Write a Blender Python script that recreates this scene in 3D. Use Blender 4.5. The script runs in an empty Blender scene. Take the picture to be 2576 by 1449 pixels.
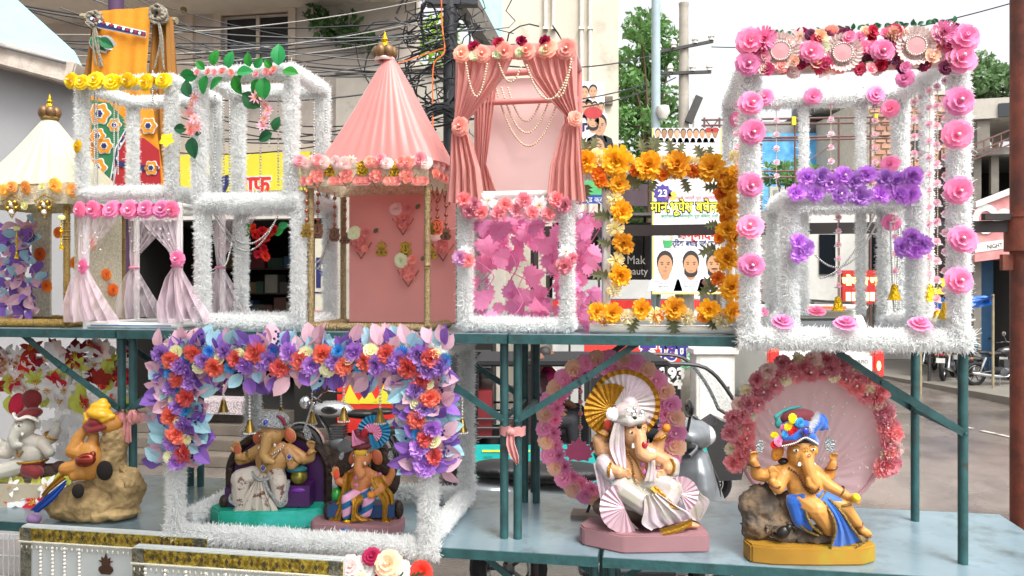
import bpy, bmesh, math, random, re
import numpy as np
from mathutils import Vector, Matrix, Quaternion, noise
random.seed(7); RNG = np.random.default_rng(7)
SC = bpy.context.scene
COL = SC.collection
R = math.radians
# ---------------- camera ----------------
F = 1983.0; W0, H0 = 2576.0, 1449.0; CX, HY = 1288.0, 712.0   # focal length, frame and horizon of the photograph, px
EYE = 2.6; YAW = R(9.9); Y0 = 3.0                              # eye height; the stall is turned 9.9 degrees
cam_d = bpy.data.cameras.new('camera'); cam = bpy.data.objects.new('camera', cam_d); COL.objects.link(cam)
cam.location = (0, 0, EYE); cam.rotation_euler = (R(90), 0, 0)
cam_d.sensor_width = 36; cam_d.lens = 36 * F / W0
cam_d.shift_y = -(H0 / 2 - HY) / W0
cam_d.clip_start = .05; cam_d.clip_end = 2000
SC.camera = cam
# ---------------- light ----------------
SUN_EL, SUN_AZ = R(58), R(150)     # high soft sun behind the clouds, from the front right of the stall
wd = bpy.data.worlds.new('World'); SC.world = wd; wd.use_nodes = True
nt = wd.node_tree; nt.nodes.clear()
sky = nt.nodes.new('ShaderNodeTexSky'); sky.sky_type = 'NISHITA'; sky.sun_disc = False
sky.sun_elevation = SUN_EL; sky.sun_rotation = SUN_AZ; sky.dust_density = 6; sky.air_density = 1.0; sky.ozone_density = 1
hs = nt.nodes.new('ShaderNodeHueSaturation'); hs.inputs['Saturation'].default_value = .12
bgn = nt.nodes.new('ShaderNodeBackground'); bgn.inputs['Strength'].default_value = .15
wo = nt.nodes.new('ShaderNodeOutputWorld')
nt.links.new(sky.outputs[0], hs.inputs['Color']); nt.links.new(hs.outputs[0], bgn.inputs['Color']); nt.links.new(bgn.outputs[0], wo.inputs['Surface'])
sl = bpy.data.lights.new('sun', 'SUN'); sl.energy = .8; sl.angle = R(25); sl.color = (1, .97, .92)
so = bpy.data.objects.new('sun', sl); COL.objects.link(so)
sd = Vector((math.sin(SUN_AZ) * math.cos(SUN_EL), math.cos(SUN_AZ) * math.cos(SUN_EL), math.sin(SUN_EL)))
so.rotation_euler = sd.to_track_quat('Z', 'Y').to_euler(); so.location = (3, -3, 12)
SC.view_settings.view_transform = 'Standard'; SC.view_settings.look = 'None'
SC.view_settings.exposure = 1.25; SC.view_settings.gamma = 1; SC.view_settings.use_curve_mapping = False
SC.cycles.use_denoising = True
SC.cycles.max_bounces = 8; SC.cycles.diffuse_bounces = 6; SC.cycles.glossy_bounces = 2; SC.cycles.transmission_bounces = 3; SC.cycles.transparent_max_bounces = 6
SC.cycles.sample_clamp_indirect = 4
# ---------------- coordinates ----------------
rr = Vector((math.cos(YAW), -math.sin(YAW), 0)); dd = Vector((math.sin(YAW), math.cos(YAW), 0)); OO = Vector((0, Y0, 0))
W1, W2 = EYE - .971, EYE - .19      # table tops of the two tiers
def S(u, v, w): return OO + rr * u + dd * v + Vector((0, 0, w))
def pix(x, y, v):                   # photograph pixel -> (u, v, w) on the stall plane v
    a = (x - CX) / F; t = (v + Y0 * math.cos(YAW)) / (a * math.sin(YAW) + math.cos(YAW))
    return Vector((a * t * math.cos(YAW) - (t - Y0) * math.sin(YAW), v, EYE + (HY - y) / F * t))
def dep(x, v): a = (x - CX) / F; return (v + Y0 * math.cos(YAW)) / (a * math.sin(YAW) + math.cos(YAW))
def at(x, y, t): return Vector(((x - CX) / F * t, t, EYE + (HY - y) / F * t))   # pixel at distance t
def sst(a, b, x): s = min(1, max(0, (x - a) / (b - a))); return s * s * (3 - 2 * s)
def ground_z(y, x=0): return .78 * (1 - sst(4.6, 9.5, y)) + .26 * sst(2.6, 4.4, x) * sst(8.5, 11, y) * (1 - sst(13.5, 17, y))   # ramp up to the stall, low crest in the road
# ---------------- colours and materials ----------------
def lin(c):
    if isinstance(c, str): c = [int(c[i:i + 2], 16) / 255 for i in (0, 2, 4)]
    return tuple(x / 12.92 if x <= .04045 else ((x + .055) / 1.055) ** 2.4 for x in c[:3])
MATS = {}
def mat(name, col, rough=.6, metal=0, var=.12, scale=6, bump=0, bscale=80, trans=0, emit=0, rnd=0, hue=0, coat=0, col2=None, mixs=3, spec=.5, lo=.42, hi=.62, sheen=0):
    if name in MATS: return MATS[name]
    m = bpy.data.materials.new(name); m.use_nodes = True; n = m.node_tree.nodes; l = m.node_tree.links
    b = n['Principled BSDF']; o = n['Material Output']
    b.inputs['Roughness'].default_value = rough; b.inputs['Metallic'].default_value = metal; b.inputs['Specular IOR Level'].default_value = spec
    if coat: b.inputs['Coat Weight'].default_value = coat; b.inputs['Coat Roughness'].default_value = .15
    if sheen: b.inputs['Sheen Weight'].default_value = sheen
    c = lin(col); tc = n.new('ShaderNodeTexCoord')
    rgb = n.new('ShaderNodeRGB'); rgb.outputs[0].default_value = (*c, 1); src = rgb.outputs[0]
    if col2:
        nz = n.new('ShaderNodeTexNoise'); nz.inputs['Scale'].default_value = mixs; nz.inputs['Detail'].default_value = 7; nz.inputs['Roughness'].default_value = .65
        l.new(tc.outputs['Object'], nz.inputs['Vector'])
        mr = n.new('ShaderNodeMapRange'); mr.inputs[1].default_value = lo; mr.inputs[2].default_value = hi; l.new(nz.outputs[0], mr.inputs[0])
        mx = n.new('ShaderNodeMix'); mx.data_type = 'RGBA'; l.new(mr.outputs[0], mx.inputs[0]); l.new(src, mx.inputs[6]); mx.inputs[7].default_value = (*lin(col2), 1); src = mx.outputs[2]
    if var or rnd or hue:
        h = n.new('ShaderNodeHueSaturation'); l.new(src, h.inputs['Color']); src = h.outputs[0]
        val = None
        if var:
            nz = n.new('ShaderNodeTexNoise'); nz.inputs['Scale'].default_value = scale; nz.inputs['Detail'].default_value = 5; l.new(tc.outputs['Object'], nz.inputs['Vector'])
            mr = n.new('ShaderNodeMapRange'); mr.inputs[1].default_value = .3; mr.inputs[2].default_value = .7; mr.inputs[3].default_value = 1 - var; mr.inputs[4].default_value = 1 + var; l.new(nz.outputs[0], mr.inputs[0]); val = mr.outputs[0]
        if rnd or hue:
            oi = n.new('ShaderNodeObjectInfo')
            if rnd:
                m2 = n.new('ShaderNodeMapRange'); m2.inputs[3].default_value = 1 - rnd; m2.inputs[4].default_value = 1 + rnd; l.new(oi.outputs['Random'], m2.inputs[0])
                if val: mm = n.new('ShaderNodeMath'); mm.operation = 'MULTIPLY'; l.new(val, mm.inputs[0]); l.new(m2.outputs[0], mm.inputs[1]); val = mm.outputs[0]
                else: val = m2.outputs[0]
            if hue:
                m3 = n.new('ShaderNodeMapRange'); m3.inputs[3].default_value = .5 - hue; m3.inputs[4].default_value = .5 + hue; l.new(oi.outputs['Random'], m3.inputs[0]); l.new(m3.outputs[0], h.inputs['Hue'])
        if val: l.new(val, h.inputs['Value'])
    l.new(src, b.inputs['Base Color'])
    if bump:
        nb = n.new('ShaderNodeTexNoise'); nb.inputs['Scale'].default_value = bscale; nb.inputs['Detail'].default_value = 4; l.new(tc.outputs['Object'], nb.inputs['Vector'])
        bp = n.new('ShaderNodeBump'); bp.inputs['Strength'].default_value = bump; bp.inputs['Distance'].default_value = .01; l.new(nb.outputs[0], bp.inputs['Height']); l.new(bp.outputs[0], b.inputs['Normal'])
    if emit: l.new(src, b.inputs['Emission Color']); b.inputs['Emission Strength'].default_value = emit
    if trans:
        t = n.new('ShaderNodeBsdfTranslucent'); l.new(src, t.inputs['Color']); ms = n.new('ShaderNodeMixShader'); ms.inputs[0].default_value = trans
        l.new(b.outputs[0], ms.inputs[1]); l.new(t.outputs[0], ms.inputs[2]); l.new(ms.outputs[0], o.inputs['Surface'])
    MATS[name] = m; return m
def net_mat(name, col, dens):       # gauze: part of the light goes straight through
    m = mat(name, col, .8, var=.05, trans=.4); n = m.node_tree.nodes; l = m.node_tree.links; o = n['Material Output']
    src = o.inputs['Surface'].links[0].from_socket; t = n.new('ShaderNodeBsdfTransparent'); ms = n.new('ShaderNodeMixShader')
    tc = n.new('ShaderNodeTexCoord'); nz = n.new('ShaderNodeTexNoise'); nz.inputs['Scale'].default_value = 9; mp = n.new('ShaderNodeMapping'); mp.inputs['Scale'].default_value = (6, 1, .6)
    l.new(tc.outputs['Object'], mp.inputs[0]); l.new(mp.outputs[0], nz.inputs['Vector']); mr = n.new('ShaderNodeMapRange'); mr.inputs[1].default_value = .35; mr.inputs[2].default_value = .7
    mr.inputs[3].default_value = dens - .2; mr.inputs[4].default_value = dens + .25; l.new(nz.outputs[0], mr.inputs[0]); l.new(mr.outputs[0], ms.inputs[0])
    l.new(t.outputs[0], ms.inputs[1]); l.new(src, ms.inputs[2]); l.new(ms.outputs[0], o.inputs['Surface']); return m
def glass_mat(name, col, rough=.05):
    return mat(name, col, rough, var=.05, spec=.7)
# ---------------- mesh building ----------------
def link(o, parent=None):
    COL.objects.link(o)
    if parent: o.parent = parent
    return o
def tag(o, label=None, cat=None, group=None, kind=None):
    if label: o['label'] = label
    if cat: o['category'] = cat
    if group: o['group'] = group
    if kind: o['kind'] = kind
    return o
def thing(name, label, cat, loc=(0, 0, 0), rotz=0, group=None):
    o = bpy.data.objects.new(name, None); o.empty_display_size = .05; o.location = loc; o.rotation_euler = (0, 0, rotz); link(o)
    return tag(o, label, cat, group)
class MB:
    def __init__(s): s.v = []; s.f = []; s.m = []
    def add(s, vs, fs, mi=0):
        b = len(s.v); s.v.extend([tuple(p) for p in vs]); s.f.extend([tuple(b + i for i in q) for q in fs]); s.m.extend([mi] * len(fs)); return s
    def box(s, c, d, rot=None, mi=0):
        x, y, z = [k / 2 for k in d]; vs = [Vector((a * x, b * y, e * z)) for a in (-1, 1) for b in (-1, 1) for e in (-1, 1)]
        if rot is not None: M = rot if isinstance(rot, Matrix) else Matrix.Rotation(rot, 3, 'Z'); vs = [M @ p for p in vs]
        c = Vector(c); return s.add([p + c for p in vs], [(0, 1, 3, 2), (4, 6, 7, 5), (0, 4, 5, 1), (2, 3, 7, 6), (0, 2, 6, 4), (1, 5, 7, 3)], mi)
    def bb(s, x0, x1, y0, y1, z0, z1, mi=0): return s.box(((x0 + x1) / 2, (y0 + y1) / 2, (z0 + z1) / 2), (abs(x1 - x0), abs(y1 - y0), abs(z1 - z0)), None, mi)
    def beam(s, p, q, w, h, up=(0, 0, 1), mi=0):   # rectangular bar from p to q
        p = Vector(p); q = Vector(q); d = (q - p); L = d.length; d.normalize(); up = Vector(up)
        if abs(d.dot(up)) > .98: up = Vector((0, 1, 0))
        x = d.cross(up).normalized(); z = x.cross(d); M = Matrix((x, d, z)).transposed(); return s.box((p + q) / 2, (w, L, h), M, mi)
    def tube(s, pts, r, n=8, mi=0, closed=False, cap=True):
        pts = [Vector(p) for p in pts]; k = len(pts); rs = r if isinstance(r, (list, tuple)) else [r] * k; vs = []; fs = []; ref = None
        for i, p in enumerate(pts):
            if closed: d = pts[(i + 1) % k] - pts[i - 1]
            else: d = pts[min(i + 1, k - 1)] - pts[max(i - 1, 0)]
            d = d.normalized() if d.length > 1e-9 else Vector((0, 0, 1))
            if ref is None: ref = d.orthogonal().normalized()
            ref = ref - d * ref.dot(d); ref = ref.normalized() if ref.length > 1e-6 else d.orthogonal().normalized(); b2 = d.cross(ref)
            for j in range(n): a = 2 * math.pi * j / n; vs.append(p + (ref * math.cos(a) + b2 * math.sin(a)) * rs[i])
        kk = k if closed else k - 1
        for i in range(kk):
            for j in range(n): a = i * n + j; b = i * n + (j + 1) % n; c = ((i + 1) % k) * n; fs.append((a, b, c + (j + 1) % n, c + j))
        if cap and not closed: fs.append(tuple(range(n - 1, -1, -1))); fs.append(tuple((k - 1) * n + j for j in range(n)))
        return s.add(vs, fs, mi)
    def lathe(s, prof, n=16, c=(0, 0, 0), M=None, mi=0, a0=0, a1=2 * math.pi, sx=1, sy=1):
        full = abs(a1 - a0 - 2 * math.pi) < 1e-6; m = n if full else n + 1; vs = []; fs = []; c = Vector(c)
        for r, z in prof:
            for j in range(m):
                a = a0 + (a1 - a0) * j / n; p = Vector((r * math.cos(a) * sx, r * math.sin(a) * sy, z)); vs.append((M @ p if M else p) + c)
        for i in range(len(prof) - 1):
            for j in range(n): fs.append((i * m + j, i * m + (j + 1) % m, (i + 1) * m + (j + 1) % m, (i + 1) * m + j))
        return s.add(vs, fs, mi)
    def sph(s, c, r, n=10, k=6, mi=0, M=None):
        r = r if isinstance(r, (tuple, list)) else (r, r, r); vs = []; fs = []; c = Vector(c)
        vs.append(Vector((0, 0, -r[2])))
        for i in range(1, k):
            t = -math.pi / 2 + math.pi * i / k
            for j in range(n): a = 2 * math.pi * j / n; vs.append(Vector((r[0] * math.cos(t) * math.cos(a), r[1] * math.cos(t) * math.sin(a), r[2] * math.sin(t))))
        vs.append(Vector((0, 0, r[2]))); e = len(vs) - 1
        for j in range(n): fs.append((0, 1 + (j + 1) % n, 1 + j)); fs.append((e, e - n + j, e - n + (j + 1) % n))
        for i in range(k - 2):
            for j in range(n): a = 1 + i * n; fs.append((a + j, a + (j + 1) % n, a + n + (j + 1) % n, a + n + j))
        return s.add([(M @ p if M else p) + c for p in vs], fs, mi)
    def prism(s, poly, h, M=None, c=(0, 0, 0), mi=0):   # outline in local XY, thickness h along local Z
        k = len(poly); c = Vector(c); vs = [Vector((p[0], p[1], -h / 2)) for p in poly] + [Vector((p[0], p[1], h / 2)) for p in poly]
        fs = [tuple(range(k - 1, -1, -1)), tuple(range(k, 2 * k))] + [(i, (i + 1) % k, k + (i + 1) % k, k + i) for i in range(k)]
        return s.add([(M @ p if M else p) + c for p in vs], fs, mi)
    def mesh(s, name, mats, smooth=False, ang=40):
        me = bpy.data.meshes.new(name); me.from_pydata(s.v, [], s.f); mats = mats if isinstance(mats, (list, tuple)) else [mats]
        for m in mats: me.materials.append(m)
        if len(mats) > 1: me.polygons.foreach_set('material_index', s.m)
        me.update()
        if smooth:
            me.polygons.foreach_set('use_smooth', [True] * len(me.polygons)); me.set_sharp_from_angle(angle=R(ang))
        return me
    def build(s, name, mats, parent=None, loc=(0, 0, 0), rot=(0, 0, 0), smooth=False, ang=40, bevel=0):
        if bevel:
            me = s.mesh(name, mats); bm = bmesh.new(); bm.from_mesh(me); bmesh.ops.recalc_face_normals(bm, faces=bm.faces)
            bmesh.ops.bevel(bm, geom=[e for e in bm.edges if len(e.link_faces) == 2 and e.calc_face_angle(0) > .5], offset=bevel, segments=2, affect='EDGES', clamp_overlap=True); bm.to_mesh(me); bm.free()
            me.polygons.foreach_set('use_smooth', [True] * len(me.polygons)); me.set_sharp_from_angle(angle=R(35))
        else: me = s.mesh(name, mats, smooth, ang)
        o = bpy.data.objects.new(name, me); o.location = loc; o.rotation_euler = rot; return link(o, parent)
def obj(name, me, parent=None, M=None):
    o = bpy.data.objects.new(name, me); link(o, parent)
    if M is not None: o.matrix_local = M
    return o
XZ = Matrix(((1, 0, 0), (0, 0, -1), (0, 1, 0)))      # local XY outline -> upright, facing -Y
def frame_of(n, up=(0, 0, 1), spin=0):               # matrix whose Z is n
    n = Vector(n).normalized(); up = Vector(up)
    if abs(n.dot(up)) > .97: up = Vector((0, 1, 0))
    x = up.cross(n).normalized(); y = n.cross(x); M = Matrix((x, y, n)).transposed(); return M @ Matrix.Rotation(spin, 3, 'Z')
def hang(p, q, sag, n=14):
    p = Vector(p); q = Vector(q); return [p.lerp(q, i / n) - Vector((0, 0, sag * 4 * (i / n) * (1 - i / n))) for i in range(n + 1)]
def smooth_path(ctrl, n=8):
    ctrl = [Vector(c) for c in ctrl]; out = []
    for i in range(len(ctrl) - 1):
        p0 = ctrl[max(i - 1, 0)]; p1 = ctrl[i]; p2 = ctrl[i + 1]; p3 = ctrl[min(i + 2, len(ctrl) - 1)]
        for k in range(n):
            t = k / n; out.append(.5 * ((2 * p1) + (p2 - p0) * t + (2 * p0 - 5 * p1 + 4 * p2 - p3) * t * t + (3 * p1 - p0 - 3 * p2 + p3) * t ** 3))
    out.append(ctrl[-1]); return out
def resample(pts, step):
    pts = [Vector(p) for p in pts]; out = [pts[0]]; acc = 0
    for a, b in zip(pts, pts[1:]):
        L = (b - a).length; pos = step - acc
        while pos <= L and L > 0: out.append(a.lerp(b, pos / L)); pos += step
        acc = (acc + L) % step if L else acc
    return out
def text(s, size, m, parent, M, name='lettering', align='CENTER', ext=.002, bold=0, sx=1):
    s = re.sub('([\u0915-\u0939])\u093f', '\u093f\\1', s)      # the short i sign stands before its consonant
    cu = bpy.data.curves.new(name, 'FONT'); cu.body = s; cu.size = size; cu.align_x = align; cu.align_y = 'CENTER'; cu.extrude = ext; cu.offset = bold; cu.resolution_u = 3
    t = bpy.data.objects.new(name, cu); COL.objects.link(t); bpy.context.view_layer.update()
    me = bpy.data.meshes.new_from_object(t.evaluated_get(bpy.context.evaluated_depsgraph_get())); bpy.data.objects.remove(t); bpy.data.curves.remove(cu)
    me.materials.clear(); me.materials.append(m); me.name = name
    return obj(name, me, parent, M @ Matrix.Diagonal((sx, 1, 1, 1)))
def up4(loc): M = XZ.to_4x4(); M.translation = Vector(loc); return M     # for text standing upright facing -Y
# voxel union of tapered limbs: one continuous surface
def remesh(name, mb, mats, voxel, parent=None, it=3, fac=.5, loc=(0, 0, 0)):
    me = mb.mesh(name, mats); o = bpy.data.objects.new(name, me); COL.objects.link(o)
    a = o.modifiers.new('r', 'REMESH'); a.mode = 'VOXEL'; a.voxel_size = voxel; a.use_smooth_shade = True
    if it: b = o.modifiers.new('s', 'SMOOTH'); b.factor = fac; b.iterations = it
    bpy.context.view_layer.update()
    m2 = bpy.data.meshes.new_from_object(o.evaluated_get(bpy.context.evaluated_depsgraph_get())); bpy.data.objects.remove(o); bpy.data.meshes.remove(me)
    m2.name = name; m2.materials.clear()
    for m in (mats if isinstance(mats, (list, tuple)) else [mats]): m2.materials.append(m)
    m2.polygons.foreach_set('use_smooth', [True] * len(m2.polygons))
    q = bpy.data.objects.new(name, m2); q.location = loc; return link(q, parent)
def roughen(o, amp, sc, seed=0):
    for v in o.data.vertices: d = v.normal.copy(); q = v.co * sc + Vector((seed, 0, 0)); v.co += d * amp * (noise.noise(q) + .5 * noise.noise(q * 2.3) + .3 * noise.noise(q * 5))
def limb(mb, *pts, n=10):       # chain of (x,y,z,r)
    for p in pts: mb.sph(p[:3], p[3], n, 6)
    for a, b in zip(pts, pts[1:]): mb.tube([a[:3], b[:3]], [a[3], b[3]], n)
# ---------------- flowers, leaves, tinsel, beads: shapes of unit size, shared between copies ----------------
def petal(mb, M, c, L, w, cup, curl, tip=.0, n=3, ruf=0, mi=0, seed=0):   # curved petal from its root along local Y, cupped towards Z
    rs = random.Random(seed); g = []
    for i in range(n + 1):
        t = i / n; ww = w * (math.sin(math.pi * (.12 + .88 * t) ** .75) if not tip else math.sin(math.pi * min(1, (t + .08) * .92)) ** .8 + .02)
        if not tip: ww = w * (.35 + .65 * math.sin(math.pi * .5 * min(1, t * 1.4))) * (1 if t < .8 else 1 - (t - .8) * 1.6)
        for j in (-1, 0, 1):
            y = L * t * math.cos(curl * t); z = cup * L * t * t + L * t * math.sin(curl * t) + (abs(j) * cup * .35 * w)
            g.append(M @ Vector((j * ww * .5, y, z)) + Vector(c) + Vector([rs.uniform(-1, 1) * ruf for _ in range(3)]) * (t > .5))
    mb.add(g, [(i * 3 + j, i * 3 + j + 1, i * 3 + j + 4, i * 3 + j + 3) for i in range(n) for j in (0, 1)], mi)
def Rz(a): return Matrix.Rotation(a, 3, 'Z')
def Rx(a): return Matrix.Rotation(a, 3, 'X')
def p_rose(mb, seed=1, layers=((0, 4, .30, 1.25), (.1, 5, .58, .85), (.14, 6, .85, .48), (.1, 6, 1.0, .2))):
    rs = random.Random(seed)
    mb.lathe([(.05, .62), (.16, .66), (.2, .5), (.16, .2), (.02, .1)], 8)
    sp = [(.05 + .04 * k / 3, k * .8) for k in range(9)]
    for li, (z0, n, rad, tilt) in enumerate(layers):
        for k in range(n):
            a = 2 * math.pi * k / n + li * .5 + rs.uniform(-.12, .12)
            M = Rz(a) @ Rx(tilt + rs.uniform(-.08, .08)); petal(mb, M, Rz(a) @ Vector((0, .07 + .05 * li, .2 - .07 * li)), .48 + .17 * li, .5 + .24 * li, .1, -.35 + .1 * (3 - li), ruf=.02, seed=rs.random())
def p_ruffle(mb, seed=2, rings=((6, .5, 1.45), (9, .66, 1.25), (12, .8, 1.0), (14, .92, .74), (15, .98, .45), (13, .98, .15)), w=.36, ruf=.09):
    rs = random.Random(seed)
    for li, (n, L, tilt) in enumerate(rings):
        for k in range(n):
            a = 2 * math.pi * k / n + li * .7 + rs.uniform(-.2, .2); petal(mb, Rz(a) @ Rx(tilt + rs.uniform(-.18, .18)), (0, 0, .1), L * rs.uniform(.88, 1.08), w * L * 1.3, -.05, .1, n=3, ruf=ruf, seed=rs.random())
def p_mum(mb, seed=3):
    rs = random.Random(seed)
    for li, (n, L, tilt) in enumerate(((8, .45, 1.3), (12, .65, 1.0), (15, .85, .65), (18, 1, .3), (18, 1, .02))):
        for k in range(n): a = 2 * math.pi * k / n + li * .4 + rs.uniform(-.1, .1); petal(mb, Rz(a) @ Rx(tilt + rs.uniform(-.1, .1)), (0, 0, .1), L, .2, .1, .2, n=2, ruf=.03, seed=rs.random())
def p_lily(mb, seed=4, n=6, tilt=.35, L=1, w=.42, st=True):
    rs = random.Random(seed)
    for k in range(n): a = 2 * math.pi * k / n; petal(mb, Rz(a) @ Rx(tilt + (.12 if k % 2 else 0)), (0, 0, .02 * (k % 2)), L * rs.uniform(.9, 1.05), w, .12, -.5, tip=1, n=4, ruf=.015, seed=rs.random())
    if st:
        for k in range(7): a = k * .9; mb.tube([(0, 0, .05), (.1 * math.cos(a), .1 * math.sin(a), .3), (.2 * math.cos(a), .2 * math.sin(a), .42)], [.03, .02, .045], 4, mi=1)
def p_pom(mb, seed=5):
    rs = random.Random(seed)
    for k in range(90):
        z = rs.uniform(-.15, 1); a = rs.uniform(0, 6.28); q = math.sqrt(max(0, 1 - z * z)); d = Vector((q * math.cos(a), q * math.sin(a), z)); M = frame_of(d, spin=rs.uniform(0, 6))
        petal(mb, M @ Rx(math.pi / 2 - .25), d * .25, .72, .22, 0, .1, n=2, ruf=.03, seed=rs.random())
def leaf_outline(kind):
    if kind == 'leaf': return [(0, 0), (.2, .14), (.33, .36), (.34, .55), (.22, .8), (0, 1), (-.22, .8), (-.34, .55), (-.33, .36), (-.2, .14)]
    if kind == 'maple':
        half = [(0, 0), (.1, .04), (.3, -.12), (.33, .02), (.52, .02), (.46, .14), (.6, .22), (.45, .27), (.56, .42), (.4, .42), (.42, .58), (.26, .52), (.22, .66), (.16, .66), (.17, .82), (.07, .8)]
        return half + [(0, 1)] + [(-x, y) for x, y in half[:0:-1]]
    if kind == 'fern':
        half = [(0, 0), (.05, .1), (.3, .12), (.1, .24), (.42, .34), (.13, .42), (.42, .58), (.12, .6), (.3, .82), (.07, .78)]
        return half + [(0, 1)] + [(-x, y) for x, y in half[:0:-1]]
    if kind == 'lotus':
        half = [(0, 0), (.22, .06), (.4, .0), (.42, .14), (.58, .2), (.5, .3), (.62, .46), (.47, .5), (.5, .68), (.33, .66), (.3, .84), (.14, .78)]
        return half + [(0, 1)] + [(-x, y) for x, y in half[:0:-1]]
def p_leaf(mb, kind='leaf', fold=.25, bend=.3, seed=0):
    o = leaf_outline(kind); rs = random.Random(seed)
    def lift(x, y): return Vector((x, y, abs(x) * fold - bend * y * y + rs.uniform(-.012, .012)))
    k = len(o) // 2; top = next(i for i, p in enumerate(o) if p == (0, 1))
    ax = [lift(0, t) for t in (0, .25, .5, .75, 1)]
    right = [lift(*o[i]) for i in range(1, top)]; left = [lift(*o[i]) for i in range(top + 1, len(o))][::-1]
    for side, flip in ((right, 0), (left, 1)):
        vs = ax + side; fs = []; m = len(side)
        axi = 0
        for i in range(m):                 # fan towards the nearest rib point
            j = min(4, max(axi, round(side[i].y * 4)))
            if i: fs.append((5 + i - 1, 5 + i, axi))
            while axi < j: fs.append((axi, 5 + i, axi + 1)); axi += 1
        while axi < 4: fs.append((axi, 5 + m - 1, axi + 1)); axi += 1
        mb.add(vs, [f[::-1] if flip else f for f in fs])
    mb.tube([ax[0] + Vector((0, 0, .015)), ax[2] + Vector((0, 0, .012)), ax[4]], [.018, .012, .004], 3)
PROTO = {'rose': lambda m: p_rose(m), 'rosebud': lambda m: p_rose(m, 9, ((0, 4, .3, 1.3), (.1, 5, .6, 1.0), (.1, 5, .85, .7))), 'ruffle': lambda m: p_ruffle(m),
         'marigold': lambda m: p_ruffle(m, 8, ((9, .6, 1.42), (13, .76, 1.2), (16, .9, .95), (18, 1, .68), (19, 1.02, .38), (17, 1, .05)), .24, .06), 'mum': lambda m: p_mum(m), 'lily': lambda m: p_lily(m),
         'spiky': lambda m: p_lily(m, 6, 9, .5, 1, .24), 'star': lambda m: p_lily(m, 7, 8, .2, 1, .34), 'daisy': lambda m: p_lily(m, 12, 5, .3, 1, .7, False), 'pom': lambda m: p_pom(m),
         'leaf': lambda m: p_leaf(m), 'leafb': lambda m: p_leaf(m, 'leaf', .5, -.2, 3), 'maple': lambda m: p_leaf(m, 'maple', .2, .15, 1), 'mapleb': lambda m: p_leaf(m, 'maple', -.3, .3, 5), 'fern': lambda m: p_leaf(m, 'fern', .2, .3, 2),
         'pearl': lambda m: m.sph((0, 0, 0), 1, 8, 6)}
PC = {}
def proto(kind, *ms):
    key = (kind,) + tuple(m.name for m in ms)
    if key not in PC:
        mb = MB(); PROTO[kind](mb); PC[key] = mb.mesh(kind, list(ms), smooth=True, ang=65)
    return PC[key]
PEARL = mat('pearl', 'f2ece2', .22, var=.03, coat=.5)
def put(kind, ms, parent, p, n, sc, name=None, spin=None, pearl=False):
    ms = ms if isinstance(ms, (list, tuple)) else [ms]
    if kind == 'rose': sc *= .86
    M = frame_of(n, spin=random.uniform(0, 6.28) if spin is None else spin).to_4x4() @ Matrix.Diagonal((sc * random.uniform(.88, 1.1), sc * random.uniform(.88, 1.1), sc * random.uniform(.8, 1.15), 1)); M.translation = Vector(p)
    o = obj(name or kind, proto(kind, *ms), parent, M)
    if pearl: obj('pearl', proto('pearl', PEARL), o, Matrix.Translation((0, 0, .72)) @ Matrix.Diagonal((.13, .13, .13, 1)))
    return o
def put_leaf(kind, m, parent, p, d, sc, face=(0, -1, 0), name='leaf', tilt=0):      # leaf grows along d, its face towards `face`
    d = Vector(d).normalized(); f = Vector(face); f = (f - d * f.dot(d)); f = f.normalized() if f.length > .05 else d.orthogonal().normalized()
    x = d.cross(f); M = Matrix((x, d, f)).transposed() @ Matrix.Rotation(tilt, 3, 'Y'); M = M.to_4x4() @ Matrix.Diagonal((sc, sc, sc, 1)); M.translation = Vector(p)
    return obj(name, proto(kind, m), parent, M)
TINSEL = mat('white_tinsel', 'fcfdfc', .6, var=.02, trans=.5)
FL = {}
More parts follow.
